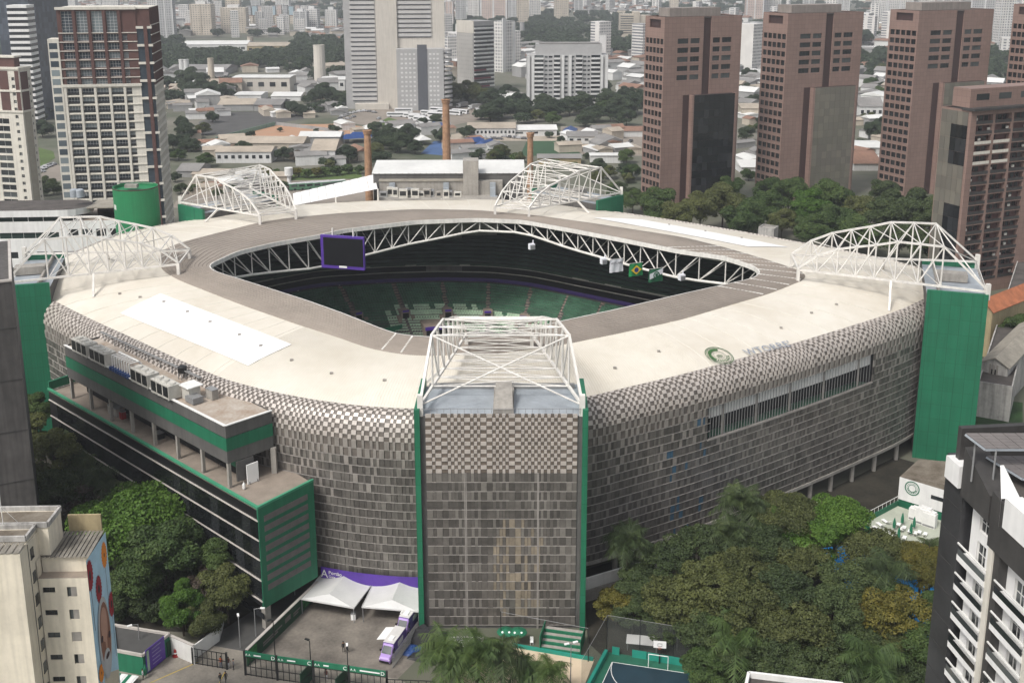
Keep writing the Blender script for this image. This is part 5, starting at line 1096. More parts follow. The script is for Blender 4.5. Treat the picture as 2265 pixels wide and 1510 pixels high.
# give the trees of each belt labels of their own, by place
def relabel(group, fmt):
    L = sorted([q for q in COL.objects if q.get('group') == group], key=lambda q: q.location.x / max(1, q.location.y))
    for i, q in enumerate(L):
        lf = q.children[0].material_slots[0].material.name if q.children[0].material_slots else ''
        for ch in q.children:
            if ch.name.startswith('crown'): lf = ch.material_slots[0].material.name
        c = {'leaf_dark': 'dark green', 'leaf_mid': 'green', 'leaf_bright': 'bright green', 'leaf_olive': 'olive', 'leaf_yellow': 'yellow', 'leaf_brown': 'brownish', 'leaf_far': 'hazy green'}.get(lf, 'green')
        q['label'] = fmt % (c, ORDN(i + 1))
def ORDN(n):
    return str(n) + ('th' if 10 < n % 100 < 14 else {1: 'st', 2: 'nd', 3: 'rd'}.get(n % 10, 'th'))
relabel(G2, '%s tree, %s from the left in the shaded garden beside the annex'); relabel(G3, '%s tree, %s from the left in the park right of the stadium'); relabel(G4, '%s rounded tree, %s from the left behind the right stadium roof')
relabel('palms beside the annex', '%s palm, %s from the left against the black annex facade'); relabel('trees by the tiled roof house', '%s tree, %s from the left beside the tiled roof house')
# ================================================================ buildings
def gridmat(name, cell, gap, wall, glass, gw=.3, rough=.6, var=.12, offs=0.0, frq=2):
    """procedural facade for far buildings: windows = cells, wall = joints (object space, vertical faces)"""
    m = bpy.data.materials.new(name); m.use_nodes = True; MATS[name] = m; n = m.node_tree.nodes; L = m.node_tree.links; p = n['Principled BSDF']; p.inputs['Roughness'].default_value = rough
    tc = n.new('ShaderNodeTexCoord'); sp = n.new('ShaderNodeSeparateXYZ'); L.new(tc.outputs['Object'], sp.inputs[0]); ad = n.new('ShaderNodeMath'); L.new(sp.outputs[0], ad.inputs[0]); L.new(sp.outputs[1], ad.inputs[1])
    cb = n.new('ShaderNodeCombineXYZ'); L.new(ad.outputs[0], cb.inputs[0]); L.new(sp.outputs[2], cb.inputs[1])
    br = n.new('ShaderNodeTexBrick'); L.new(cb.outputs[0], br.inputs['Vector']); br.offset = offs; br.squash = 1.0
    br.inputs['Scale'].default_value = 1.0; br.inputs['Brick Width'].default_value = cell[0]; br.inputs['Row Height'].default_value = cell[1]; br.inputs['Mortar Size'].default_value = gap; br.inputs['Mortar Smooth'].default_value = 0.05; br.inputs['Bias'].default_value = -.2
    br.inputs['Color1'].default_value = (*glass, 1); br.inputs['Color2'].default_value = (*[min(1, g * 2.2 + .02) for g in glass], 1); br.inputs['Mortar'].default_value = (*wall, 1)
    t = n.new('ShaderNodeTexNoise'); t.inputs['Scale'].default_value = .08; t.inputs['Detail'].default_value = 5; L.new(tc.outputs['Object'], t.inputs['Vector'])
    r = n.new('ShaderNodeMapRange'); r.inputs[1].default_value = .3; r.inputs[2].default_value = .7; r.inputs[3].default_value = 1 - var; r.inputs[4].default_value = 1 + var; L.new(t.outputs['Fac'], r.inputs[0])
    v = n.new('ShaderNodeVectorMath'); v.operation = 'SCALE'; L.new(br.outputs['Color'], v.inputs[0]); L.new(r.outputs[0], v.inputs['Scale']); L.new(v.outputs[0], p.inputs['Base Color']); return m
gridmat('brown_stone', (1.75, 1.72), .03, (.13, .083, .068), (.22, .145, .12), rough=.6, var=.1)
for nd in MATS['brown_stone'].node_tree.nodes:
    if nd.type == 'TEX_BRICK': nd.inputs['Color2'].default_value = (.25, .165, .137, 1); nd.offset = .0
mat('brown_dark', (.055, .03, .028), .5, .1); mat('grey_stone', (.27, .235, .21), .8, .1, .3, streak=.15)
mat('cream', (.66, .625, .55), .7, .07, .2, streak=.12); mat('brick_brown', (.105, .05, .042), .7, .12, .4); mat('white_wall', (.78, .77, .75), .6, .06, .15, streak=.08); mat('charcoal', (.055, .052, .05), .6, .15, .3, streak=.15); mat('stone_dark', (.045, .045, .048), .35, .25, .25)
mat('beige_wall', (.76, .69, .56), .8, .07, .3, streak=.14); mat('tile_roof', (.42, .15, .07), .8, .2, .6); mat('yellow_wall', (.42, .34, .2), .8, .1, .4, streak=.2); mat('old_white', (.5, .48, .45), .9, .2, .25, streak=.35); mat('asbestos', (.33, .30, .25), .9, .15, .4, streak=.1); mat('roof_tar', (.10, .088, .08), .9, .25, .3); mat('moss_roof', (.20, .175, .14), .95, .25, .4, col2=(.09, .07, .05))
mat('glass_green', (.02, .04, .035), .1, .2); mat('solar', (.16, .145, .14), .25, .08, .3)
def frame(x, yt, Y, azL, xl, xr):
    P = WY(x, yt, Y)
    def solve(az, px):
        dX, dY = math.sin(R(az)), math.cos(R(az)); fw0 = P.y * math.cos(PITCH) - (P.z - CAMH) * math.sin(PITCH); df = dY * math.cos(PITCH)
        return (FPX * P.x - (px - CX) * fw0) / ((px - CX) * df - FPX * dX)
    return P, solve(azL + 90, xr), solve(azL, xl)
def bldg(name, label, x, yt, Y, azL, xl, xr, group=None, cat='building', w=None, d=None):
    P, w0, d0 = frame(x, yt, Y, azL, xl, xr); w = w or w0; d = d or d0
    o = thing(name, label, cat, (P.x, P.y, 0), R(90 - (azL + 90)), group); return o, w, d, P.z
def shell(o, w, d, h, opsR=(), opsL=(), m='white_wall', dep=.35, z0=0.0, roof='roof_tar', par=.5, name='wall', inner='dark_inside'):
    b = MB(); wallholes(b, (0, 0, z0), (1, 0, 0), w, h - z0, [(a, c, e - z0, f - z0) for a, c, e, f in opsR], dep, 0); wallholes(b, (0, d, z0), (0, -1, 0), d, h - z0, [(a, c, e - z0, f - z0) for a, c, e, f in opsL], dep, 0)
    b.poly([(w, 0, z0), (w, d, z0), (w, d, h), (w, 0, h)]); b.poly([(w, d, z0), (0, d, z0), (0, d, h), (w, d, h)])
    r = b.build(name, m, o); b = MB(); e = dep + .25; b.box2((e, e, z0), (w - .05, d - .05, h - par)); b.build('core', inner, o)
    b = MB(); b.box2((.06, .06, h - par), (w - .06, d - .06, h - par + .12)); b.build('roof', roof, o)
    if par:
        b = MB()
        for a, c in (((0, .12), (w, .12)), ((.12, .24), (.12, d)), ((w - .12, .24), (w - .12, d)), ((.24, d - .12), (w - .24, d - .12))): b.bar((a[0], a[1], h + .05), (c[0], c[1], h + .05), .3, .12)
        b.build('coping', m if par < 1 else 'frame_white', o)
    return r
# ---- brown granite towers
def brown(label, x, yt, Y, xl, xr, glass):
    o, w, d, h = bldg('office_tower', label, x, yt, Y, -25, xl, xr, 'brown granite towers'); fh = 3.5
    opsL, opsR = [], []
    for k in range(int((h - 8) / fh)):
        z = h - 8.2 - k * fh
        for i in range(5): p = d * .93 / 5; opsL.append((d * .035 + i * p + p * .07, d * .035 + (i + 1) * p - p * .1, z - 2.15, z))
    for k in range(5):
        z = h - 8.2 - k * fh
        for a, c in ((.17, .31), (.335, .455), (.625, .72), (.745, .87)): opsR.append((w * a, w * c, z - 2.0, z))
    opsR.append((w * .5, w * .60, h * .60, h - .02)); opsL.append((d * .22, d * .80, h - 4.2, h - 1.0))
    shell(o, w, d, h, opsR, opsL, 'brown_stone', .5, inner='brown_dark')
    windows(o, (0, d, 0), (0, -1, 0), opsL[:-1], .45, 2, 1, 'frame_dark', 'glass_dark'); windows(o, (0, 0, 0), (1, 0, 0), opsR[:-1], .45, 3, 1, 'frame_dark', 'glass')
    b = MB(); b.box2((w * .5, .5, h * .55), (w * .6, 1.4, h - .4)); b.build('vertical_slot', 'brown_dark', o)
    zt = h * .615; b = MB(); b.box2((w * .26, -.1, 0), (w * .34, 1.0, zt)); b.build('dark_bay', 'brown_dark', o)
    for a in (.34, .905): b = MB(); b.box2((w * a, -2.4, 0), (w * (a + .025), 0, zt)); b.build('bay_fin', 'brown_stone', o)
    nx, nz = 8, 16; pw, ph = w * .54 / nx, zt / nz; g = MB(); g.box((pw / 2, 0, ph / 2), (pw - .06, .1, ph - .06)); g = g.mesh('glass_panel', glass); rr = random.Random(int(x))
    for i in range(nx):
        for j in range(nz): put('glass_panel', g, o, (w * .365 + i * pw, -2.3 + rr.uniform(-.02, .02), j * ph), rot=(R(rr.uniform(-.5, .5)), 0, R(rr.uniform(-.9, .9))))
    b = MB(); b.box2((w * .365, -2.2, 0), (w * .905, 0, zt)); b.build('bay_core', 'brown_dark', o)
    b = MB(); b.box2((w * .12, d * .25, h), (w * .78, d * .8, h + 3.2)); pt = b.build('penthouse', 'grey_stone', o)
brown('left brown granite tower with dark glass bay, nearest the stadium', 1471, 39, 420, 1428, 1642, 'glass_dark')
brown('middle brown granite tower with pale mirrored glass bay', 1744, 31, 445, 1689, 1911, 'mirror_glass')
brown('third brown granite tower from left, partly behind the balcony block', 2034, 25, 460, 1970, 2199, 'mirror_glass')
brown('brown granite tower cut off by the right picture edge', 2300, 12, 470, 2243, 2460, 'mirror_glass')
# ---- brown balcony block on the right
o, w, d, h = bldg('balcony_block', 'dark brown apartment block with rows of balconies at the right edge', 2150, 246, 314, -25, 2083, 2420, d=None)
mat('plum_wall', (.14, .075, .068), .75, .12, .5); fh = 3.02; nf = int(h / fh) - 1; ops = []; bw_ = 7.6; nb = 3
for k in range(nf):
    for i in range(nb): ops.append((2.2 + i * bw_, 2.2 + i * bw_ + 6.6, h - 1.4 - (k + 1) * fh + .35, h - 1.4 - k * fh))
shell(o, w, d, h, ops, (), 'brown_stone', 1.3, inner='plum_wall')
wm = winmesh(1.5, 1.5, 2, 1, 'frame_dark', 'glass'); rl = MB(); rl.box((3.3, 0, .5), (6.6, .06, .9)); rl = rl.mesh('railing', 'charcoal'); rlw = MB(); rlw.box((3.3, 0, .5), (6.6, .06, .9)); rlw = rlw.mesh('railing', 'cream'); acm = MB(); acm.box((0, 0, .4), (.9, .4, .7)); acm.tube((0, -.2, .42), (0, -.22, .42), .26, 12, 0); acm = acm.mesh('air_conditioner_unit', 'ac_cream'); rr = random.Random(4)
for a, c, z0, z1 in ops:
    lite = 3 < (h - z0) / fh < 5.6 and a < 12
    put('railing', rlw if lite else rl, o, (a, -.05, z0), 0)
    for u in (.6, 2.6, 4.6):
        if rr.random() < .8: put('window', wm, o, (a + u, 1.45, z0 + .75), 0)
    if rr.random() < .42: put('air_conditioner_unit', acm, o, (a + rr.choice((.5, 2.3, 5.8)), .6, z0 + 1.0), 0)
b = MB(); b.box2((-.4, -1.2, h), (w, d * .3, h + .7)); b.build('roof_slab', 'charcoal', o)
b = MB(); b.box2((.5, 1.5, h + .7), (w, d * .7, h + 6.2)); pt = b.build('penthouse', 'brown_stone', o)
for k in range(3): b = MB(); b.box2((3 + k * 9, 1.42, h + 2.8), (8 + k * 9, 1.5, h + 4.6)); b.build('window', 'glass', pt)
g = MB(); nx, nz = 5, 14; pw, ph = (d - 1.4) / nx, (h - .5) / nz; g.box((0, pw / 2, ph / 2), (.1, pw - .07, ph - .07)); g = g.mesh('glass_panel', 'mirror_glass'); gd = MB(); gd.box((0, pw / 2, ph / 2), (.1, pw - .07, ph - .07)); gd = gd.mesh('glass_panel', 'glass_dark')
for i in range(nx):
    for j in range(nz): put('glass_panel', gd if (i < 3 and (j < 7 or 9 < j < 13)) else g, o, (-.12, 1.0 + i * pw, j * ph), rot=(0, R(rr.uniform(-.5, .5)), R(rr.uniform(-.8, .8))))
# ---- tall white and brown tower at left
o, w, d, h = bldg('apartment_tower', 'tall cream apartment tower with dark brown upper floors behind the green silo', 331, 18, 375, -100, 123, 351); fh = 3.0; zs = h - 26.0
lo, hi, tops = [], [], []; p = d * .80 / 5
cols = [(.6 + i * p, .6 + (i + 1) * p) for i in range(4)] + [(.6 + 4 * p, .6 + 4 * p + p * .55)]
for k in range(int(zs / fh)):
    z = zs - .8 - k * fh
    for a, c in cols: lo.append((a + .5, c - .35, z - 2.25, z))
for k in range(6):
    z = h - 8.6 - k * fh
    for a, c in cols: hi.append((a + .6, c - .45, z - 2.2, z))
for a, c in cols[:4]: tops.append((a + .75, c - .6, h - 8.2, h - .9))
b = MB(); wallholes(b, (0, d, 0), (0, -1, 0), d * .84, zs, lo, .9, 0); b.build('lower_wall', 'cream', o)
b = MB(); wallholes(b, (0, d, zs), (0, -1, 0), d * .84, h - zs, [(a, c, e - zs, f - zs) for a, c, e, f in hi + tops], .9, 0); b.build('upper_wall', 'brick_brown', o)
windows(o, (0, d, 0), (0, -1, 0), lo + hi, .85, 4, 2, 'frame_white', 'glass_blue'); windows(o, (0, d, 0), (0, -1, 0), tops, .5, 3, 7, 'frame_white', 'glass_blue')
rl = MB(); rl.box((0, 0, .45), (.06, p * .78, .75)); rl = rl.mesh('railing', 'iron_black')
for a, c, z0, z1 in lo: put('railing', rl, o, (-.02, d - (a + c) / 2, z0), 0, scale=(1, (c - a) / (p * .78), 1))
for k in range(int(zs / fh)): b = MB(); b.box((-.14, d - d * .42, zs - .45 - k * fh), (.28, d * .84, .3)); b.build('floor_slab', 'cream', o)
for k in range(7): b = MB(); b.box((-.14, d - d * .42, h - 8.35 - k * fh + .2), (.28, d * .84, .26)); b.build('floor_slab', 'cream', o)
for a, c in cols: b = MB(); b.box((-.22, d - a, zs / 2), (.44, .8, zs)); b.build('pier', 'cream', o)
for a, c in cols[1:]: b = MB(); b.box((-.22, d - a, (zs + h) / 2), (.44, 1.0, h - zs)); b.build('pier', 'brick_brown', o)
for z, hh in ((zs + .2, .9), (h, .9)): b = MB(); b.box((-.3, d - d * .42, z), (.7, d * .86, hh)); b.build('cornice', 'cream', o)
# glazed corner bay with the brown stripe
b = MB(); b.box2((.2, .4, 0), (1, d * .16, h - 6)); b.build('corner_glass', 'glass_blue', o)
for k in range(int((h - 6) / 6) + 1): b = MB(); b.box((-.05, d * .08, h - 6.5 - 6 * k), (.7, d * .17, .8)); b.build('corner_band', 'cream', o)
b = MB(); b.box2((-.5, d * .045, 0), (.2, d * .085, h - 6)); b.build('corner_stripe', 'brick_brown', o)
b = MB(); b.box2((.3, .3, h - 6.2), (1.2, d * .17, h - .4)); b.build('corner_top', 'brick_brown', o)
opsR = []; nsr = 7; q = w / nsr
for k in range(int(zs / fh)):
    for i in range(nsr): opsR.append((i * q + q * .25, (i + 1) * q - q * .2, zs - .9 - k * fh - 1.9, zs - .9 - k * fh))
b = MB(); wallholes(b, (0, .3, 0), (1, 0, 0), w, zs, opsR, .4, 0); b.poly([(w, .3, 0), (w, d, 0), (w, d, h), (w, .3, h)]); b.poly([(w, d, 0), (0, d, 0), (0, d, h), (w, d, h)]); b.build('side_wall', 'cream', o); windows(o, (0, .3, 0), (1, 0, 0), opsR, .35, 2, 1, 'frame_white', 'glass')
for k in range(int(zs / fh)): b = MB(); b.box((w / 2, .2, zs - .4 - k * fh), (w, .22, .22)); b.build('floor_slab', 'cream', o)
b = MB(); b.poly([(0, .3, zs), (w, .3, zs), (w, .3, h), (0, .3, h)]); b.build('side_wall', 'brick_brown', o)
for k in range(7): b = MB(); b.box((w / 2, .2, zs + 1 + k * 3.2), (w, .25, .3)); b.build('floor_slab', 'cream', o)
for k in range(10): b = MB(); b.box(((k + .5) * w / 10, .22, (zs + h) / 2), (.5, .3, h - zs)); b.build('pier', 'brick_brown', o)
b = MB(); b.box2((1.1, 1.1, 0), (w - .1, d - .95, h - .3)); b.build('core', 'dark_inside', o); b = MB(); b.box2((0, .3, h - .3), (w, d, h + .2)); b.build('roof', 'cream', o)
b = MB(); b.box2((-.35, d, 0), (6, d + 3.6, h - 10)); b.build('side_wing', 'cream', o)
for k in range(22): b = MB(); b.box2((-.4, d + .6, h - 13.4 - 3 * k), (-.3, d + 3.2, h - 11.4 - 3 * k)); b.build('window', 'glass_blue', o)
# ---- cream tower cut by the left edge
o, w, d, h = bldg('apartment_tower', 'cream and brown apartment tower cut off by the left picture edge', 40, 152, 430, -78, -70, 66); zs = h - 17
opsL = [(d - 3.6, d - 2.2, h - 3.5 - 3 * k - 1.4, h - 3.5 - 3 * k) for k in range(int(h / 3) - 1)] + [(d - 13, d - 6.6, h - 20 - 3 * k - 2.2, h - 20 - 3 * k) for k in range(int((h - 20) / 3))]
opsR = [(w * .78, w * .9, h - 4 - 3 * k - 1.2, h - 4 - 3 * k) for k in range(int(h / 3) - 1)]
shell(o, w, d, h, opsR, opsL, 'cream', .4); windows(o, (0, d, 0), (0, -1, 0), opsL, .35, 2, 1, 'frame_white', 'glass'); windows(o, (0, 0, 0), (1, 0, 0), opsR, .35, 1, 1, 'frame_white', 'glass')
for a, c in ((d - 9, d - 5), (d - 1.9, d - .2)): b = MB(); b.box2((-.12, d - c, zs), (0, d - a, h - 1)); b.build('brown_panel', 'brick_brown', o)
b = MB(); b.box2((w * .1, -.12, zs), (w * .7, 0, h - 1.5)); b.build('brown_panel', 'brick_brown', o); b = MB(); b.box2((w * .12, -.1, 0), (w * .7, 0, zs - .5)); b.build('grey_panel', mat('taupe', (.36, .33, .27), .8, .1, .3), o)
for z in (zs, zs + 8.2, h): b = MB(); b.box2((-.4, -.4, z - .45), (w + .3, d, z + .35)); b.build('cornice', 'cream', o)
b = MB(); b.box2((2, 3, h), (w - 2, d - 3, h + 4)); b.build('penthouse', 'brick_brown', o); b = MB(); b.box2((1.4, 2.4, h + 4), (w - 1.4, d - 2.4, h + 4.7)); b.build('penthouse_roof', 'cream', o)
# ---- dark glass tower and striped slab at the far left
gridmat('navy_glass', (2.4, 3.4), .12, (.05, .06, .075), (.028, .036, .05), rough=.3)
o, w, d, h = bldg('glass_tower', 'dark navy glass tower behind the cream apartment tower', 55, -60, 690, -80, 10, 128); b = MB(); b.box2((0, 0, 0), (w + 8, 22, h), 0); b.build('body', 'navy_glass', o); b = MB(); b.box2((w * .75, -.2, h * .9), (w + 2, 0, h * .93)); b.build('light_band', 'frame_white', o)
o, w, d, h = bldg('office_slab', 'pale striped office slab beside the navy glass tower', 58, 12, 640, -95, 14, 64); b = MB(); b.box2((0, 0, 0), (12, d, h - .4)); b.build('body', 'glass', o)
for k in range(int(h / 3.4)): b = MB(); b.box2((-.3, -.1, h - 1.6 - 3.4 * k), (12.2, d, h - 3.4 * k)); b.build('spandrel', 'white_wall', o)
# ---- white rounded building and green silo
def zat(y, Y): return WY(0, y, Y).z
YB = 288.0; P0 = WY(262, 500, YB); o = thing('club_building', 'white rounded building with ribbon windows behind the left roof truss', 'building', (P0.x, P0.y, 0), R(4)); Lb = 46.0
zz = lambda y: zat(y, YB + 6)
def rbox(name, x0, x1, dpt, z0, z1, m, round_l=True, mt=None, y0=0.0, rr_=9.0):
    pts = [(x1, y0), (x1, y0 + dpt), (x0, y0 + dpt), (x0, y0)]
    if round_l: n = 10; pts = [(x0 + dpt / 2 - dpt / 2 * math.sin(math.pi * k / n) if True else 0, y0 + dpt / 2 + dpt / 2 * math.cos(math.pi * k / n)) for k in range(n + 1)] + [(x1 - dpt / 2 + dpt / 2 * math.sin(math.pi * k / n), y0 + dpt / 2 - dpt / 2 * math.cos(math.pi * k / n)) for k in range(n + 1)]
    b = MB(); b.prism(pts, z0, z1, 0, 1 if mt else None, bot=True); return b.build(name, [m, mt] if mt else m, o)
z5, z4, z3, z2 = zz(497), zz(532), zz(566), zz(600)
ro = [( -Lb + 4 + 3.9 * k, -Lb + 6.9 + 3.9 * k) for k in range(12)]
b = MB(); ops = [(3.6 + a + Lb - 3.6, 3.6 + c + Lb - 3.6, zf - 2.1, zf - .2) for zf in (zz(540) , zz(573)) for a, c in ro] + [(32.5 + 3.7 * k, 35.2 + 3.7 * k, zz(511), zz(494)) for k in range(4)] + [(1.5, 30, zz(513.5), zz(500))]
wallholes(b, (-Lb, 0, 0), (1, 0, 0), Lb, zz(476), ops, .5); b.poly([(0, 0, 0), (0, 16, 0), (0, 16, zz(476)), (0, 0, zz(476))]); b.poly([(0, 16, 0), (-Lb, 16, 0), (-Lb, 16, zz(476)), (0, 16, zz(476))]); b.build('wall', 'white_wall', o); windows(o, (-Lb, 0, 0), (1, 0, 0), ops[:-1], .4, 1, 1, 'frame_white', 'glass'); windows(o, (-Lb, 0, 0), (1, 0, 0), ops[-1:], .4, 9, 1, 'frame_white', 'glass_green')
b = MB(); b.box2((-Lb + .9, .9, 0), (-.3, 15.7, zz(480))); b.build('core', 'dark_inside', o); b = MB(); b.box2((-Lb, .1, zz(480)), (-.1, 15.9, zz(480) + .2)); b.build('terrace_floor', 'tile_floor', o)
rbox('glazed_storey', -Lb - 2, -11.5, 11, zz(480), zz(466), 'glass_green', True, None, 1.0); rbox('roof_slab', -Lb - 3, -8.5, 13.5, zz(466), zz(452), 'white_wall', True, 'roof_tar', -.3)
for k in range(9): b = MB(); b.box((-Lb + 2 + 4 * k, .7, (zz(480) + zz(466)) / 2), (.15, .2, zz(466) - zz(480))); b.build('mullion', 'frame_white', o)
b = MB(); b.box2((-6.5, 4, zz(480) + .2), (-.5, 12, zz(480) + 3.2), sk='f'); b.build('pergola', 'brick_brown', o); b = MB(); b.box2((-9, 3, zz(480) + 3.2), (-.2, 13, zz(480) + 3.5)); b.build('pergola_roof', 'asbestos', o)
for k, (x, y) in enumerate(((165, 428), (178, 428))): oo = thing('rooftop_tank', ['left', 'right'][k] + ' grey tank on the white rounded building roof', 'tank', WY(x, y + 8, YB + 5)); b = MB(); b.lathe([(0, 0), (1.1, 0), (1.1, 2.0), (.7, 2.3), (0, 2.35)], n=14); b.build('body', 'deck_grey', oo); b = MB(); b.tube((1.1, 0, 1), (2.0, 0, 1), .12, 6); b.build('pipe', 'frame_grey', oo)
mat('silo_green', (.015, .20, .075), .55, .06, .1, streak=.08); P = WY(299, 412, 279); o = thing('green_silo', 'round bright green silo tower beside the white building', 'silo', (P.x, P.y, 0)); rS = 5.7; b = MB(); b.lathe([(rS, 0), (rS, P.z), (rS - .3, P.z), (rS - .3, P.z - .8), (0, P.z - .8)], n=40); b.build('drum', 'silo_green', o)
b = MB(); b.lathe([(rS + .03, P.z - .25), (rS + .06, P.z - .2), (rS + .03, P.z + .05)], n=40); b.build('rim', 'bark', o)
b = MB(); b.box((-.6, -1, P.z + .3), (3.2, 1.6, .9)); b.build('roof_plant', 'concrete', o); b = MB(); b.tube((-rS, 0, P.z + 1.0), (rS * .9, -1.2, P.z + 1.0), .06, 5); b.build('rail', 'frame_grey', o)
for k in (0, 1): b = MB(); a = R(-142 + 7 * k); b.box((math.cos(a) * rS, math.sin(a) * rS, P.z - 4.8), (.12, .45, 1.3), rz=a); b.build('slot_window', 'frame_white', o)
# ---- dark wall building at the left edge
P = WY(25, 622, 150); o = thing('dark_building', 'tall dark concrete block at the left picture edge', 'building', (P.x, P.y, 0), R(25)); h = P.z; b = MB(); b.box2((-22, 0, 0), (0, 26, h)); b.build('wall', mat('dark_concrete', (.10, .092, .088), .8, .2, .12, streak=.3, bump=.2), o)
b = MB(); b.box2((-22, -.15, h), (.1, .35, h + .3)); b.build('coping', 'ledge', o); b = MB(); b.box2((-.3, .5, h), (.1, 26, h + .3)); b.build('coping', 'ledge', o)
for k in range(5): b = MB(); b.box2((-22, -.06, h - 7 - 8 * k), (.06, 0, h - 6.85 - 8 * k)); b.build('joint', 'charcoal', o)
# ---- apartment building with the mural
P = W(190, 1240, 33); MZ = 33.0; o = thing('mural_building', 'beige apartment block with flower portrait mural on its end wall', 'building', (P.x, P.y, 0), R(2)); md = 6.5
ops = []; 
for k in range(9): z = 29.8 - 2.87 * k; ops += [(3.05, 4.15, z - 1.25, z), (.35, 1.75, z - .7, z)]
b = MB(); wallholes(b, (-5.5, 0, 0), (1, 0, 0), 5.5, 30.9, ops, .2); b.poly([(0, 0, 0), (0, md, 0), (0, md, MZ), (0, 0, MZ)]); b.poly([(-5.5, 0, 30.9), (-5.5, 0, MZ), (-5.5, 1.2, MZ), (-5.5, 1.2, 30.9)][::-1]); b.build('wall', 'beige_wall', o)
windows(o, (-5.5, 0, 0), (1, 0, 0), ops, .2, 2, 1, 'frame_dark', 'glass')
bl = MB(); bl.box((.35, 0, .6), (.68, .06, 1.2)); bl = bl.mesh('shutter', 'concrete')
for k in range(9): put('shutter', bl, o, (-5.5 + (3.05 if k % 3 == 2 else 3.45), .1, 29.8 - 2.87 * k - 1.23), 0, scale=(1.5 if k % 3 == 2 else 1, 1, 1))
b = MB(); b.poly([(-5.5, 0, 30.9), (0, 0, 30.9), (0, 1.4, 30.9), (-5.5, 1.4, 30.9)]); b.build('balcony_floor', 'tile_floor', o); b = MB(); b.poly([(-5.5, 1.4, 30.9), (0, 1.4, 30.9), (0, 1.4, 32.8), (-5.5, 1.4, 32.8)]); b.build('balcony_wall', 'beige_wall', o)
mat('old_tile', (.25, .23, .2), .95, .2, .8, col2=(.12, .11, .09))
for k in range(11): b = MB(); x = -5.4 + k * .49; b.add([(x, 1.0, 32.85), (x + .46, 1.0, 32.95), (x + .46, md - .2, 33.3), (x, md - .2, 33.2)], [[0, 1, 2, 3]]); b.build('roof_sheet', 'old_tile', o)
b = MB(); b.box2((-5.4, 1.5, 0), (-.2, md - .1, 32.7)); b.build('core', 'concrete_dark', o)
b = MB(); b.box2((-16, -3.4, 0), (-5.6, 4.5, 36.0)); A_ = b.build('front_block', 'beige_wall', o)
for k in range(9):
    z = 35.1 - 2.87 * k; b = MB(); b.box2((-5.61, -.95, z - 1.2), (-5.5, -.25, z)); b.build('side_window', 'glass', o); b = MB(); b.box2((-5.66, -1.05, z - 1.3), (-5.5, -.15, z - 1.2)); b.build('sill', 'frame_dark', o)
b = MB(); b.box2((-5.62, -1.5, 0), (-5.56, -1.4, 36)); b.build('groove', 'concrete_dark', o)
for k in range(14): b = MB(); x = -16 + k * .74; b.add([(x, -3.5, 36.05), (x + .7, -3.5, 36.15), (x + .7, -1.6, 36.35), (x, -1.6, 36.25)], [[0, 1, 2, 3]]); b.build('roof_sheet', 'old_tile', o)
b = MB()
for x0, x1, y0, y1, z1 in ((-16, -5.7, -1.4, 1.2, 36.9), (-16, -4.4, 1.4, 5.2, 37.0)):
    b = MB(); b.box2((x0, y0, 33), (x1, y1, z1 - .5)); b.poly([(x0, y0, z1 - .45), (x1, y0, z1 - .45), (x1, y1, z1 - .45), (x0, y1, z1 - .45)]); b.build('roof_block', 'beige_wall', o)
    b = MB(); b.box2((x0 + .3, y0 + .3, z1 - .5), (x1 - .3, y1 - .3, z1 - .42)); b.build('roof_floor', 'moss_roof', o)
    for p, q in (((x0, y0), (x1, y0)), ((x1, y0), (x1, y1)), ((x1, y1), (x0, y1))): b = MB(); b.bar((p[0], p[1], z1 - .2), (q[0], q[1], z1 - .2), .28, .6); b.build('parapet', 'old_white', o)
b = MB(); b.box2((-4.2, md, 33), (-.4, md + .25, 35.2)); b.build('back_parapet', 'yellow_wall', o)
oo = thing('antenna_mast', 'thin guyed antenna mast on the beige mural building', 'antenna', WM[o.name] @ Vector((-9.2, 1.2, 36.4))); b = MB(); b.tube((0, 0, 0), (0, 0, 7.5), .05, 6, r2=.03); b.build('mast', 'frame_white', oo)
for k in range(3): b = MB(); a = k * 2.1 + .4; b.tube((0, 0, 2.8), (1.9 * math.cos(a), 1.9 * math.sin(a), 0), .02, 4); b.build('guy_wire', 'frame_white', oo)
# mural: flat paint layers on the end wall
for nm, c in (('mural_sky', (.46, .67, .80)), ('mural_red', (.33, .02, .03)), ('mural_orange', (.75, .24, .02)), ('mural_skin', (.27, .12, .075)), ('mural_skin_lit', (.5, .28, .2)), ('mural_hair', (.5, .5, .5)), ('mural_dark', (.05, .02, .02)), ('mural_cream', (.62, .55, .42))): mat(nm, c, .8, .08, .6)
pf = planar(P, -2.0)
def ml(pts): return [pf(0 + x / 3.776, 1110 + y / 3.776) for x, y in pts]
lay_n = [0]
def paint(name, pts, m):
    lay_n[0] += 1; xo = .006 + .0045 * lay_n[0]; b = MB(); b.poly([(xo, max(0.02, min(md - .02, s)), min(MZ - .02, z)) for s, z in pts]); return b.build(name, m, o)
paint('mural_ground', [(.02, 0.2), (md - .02, .2), (md - .02, MZ - .02), (.02, MZ - .02)], 'mural_sky')
paint('mural_shirt', ml([(880, 1430), (1000, 1380), (1010, 1900), (820, 1900)]), 'mural_cream')
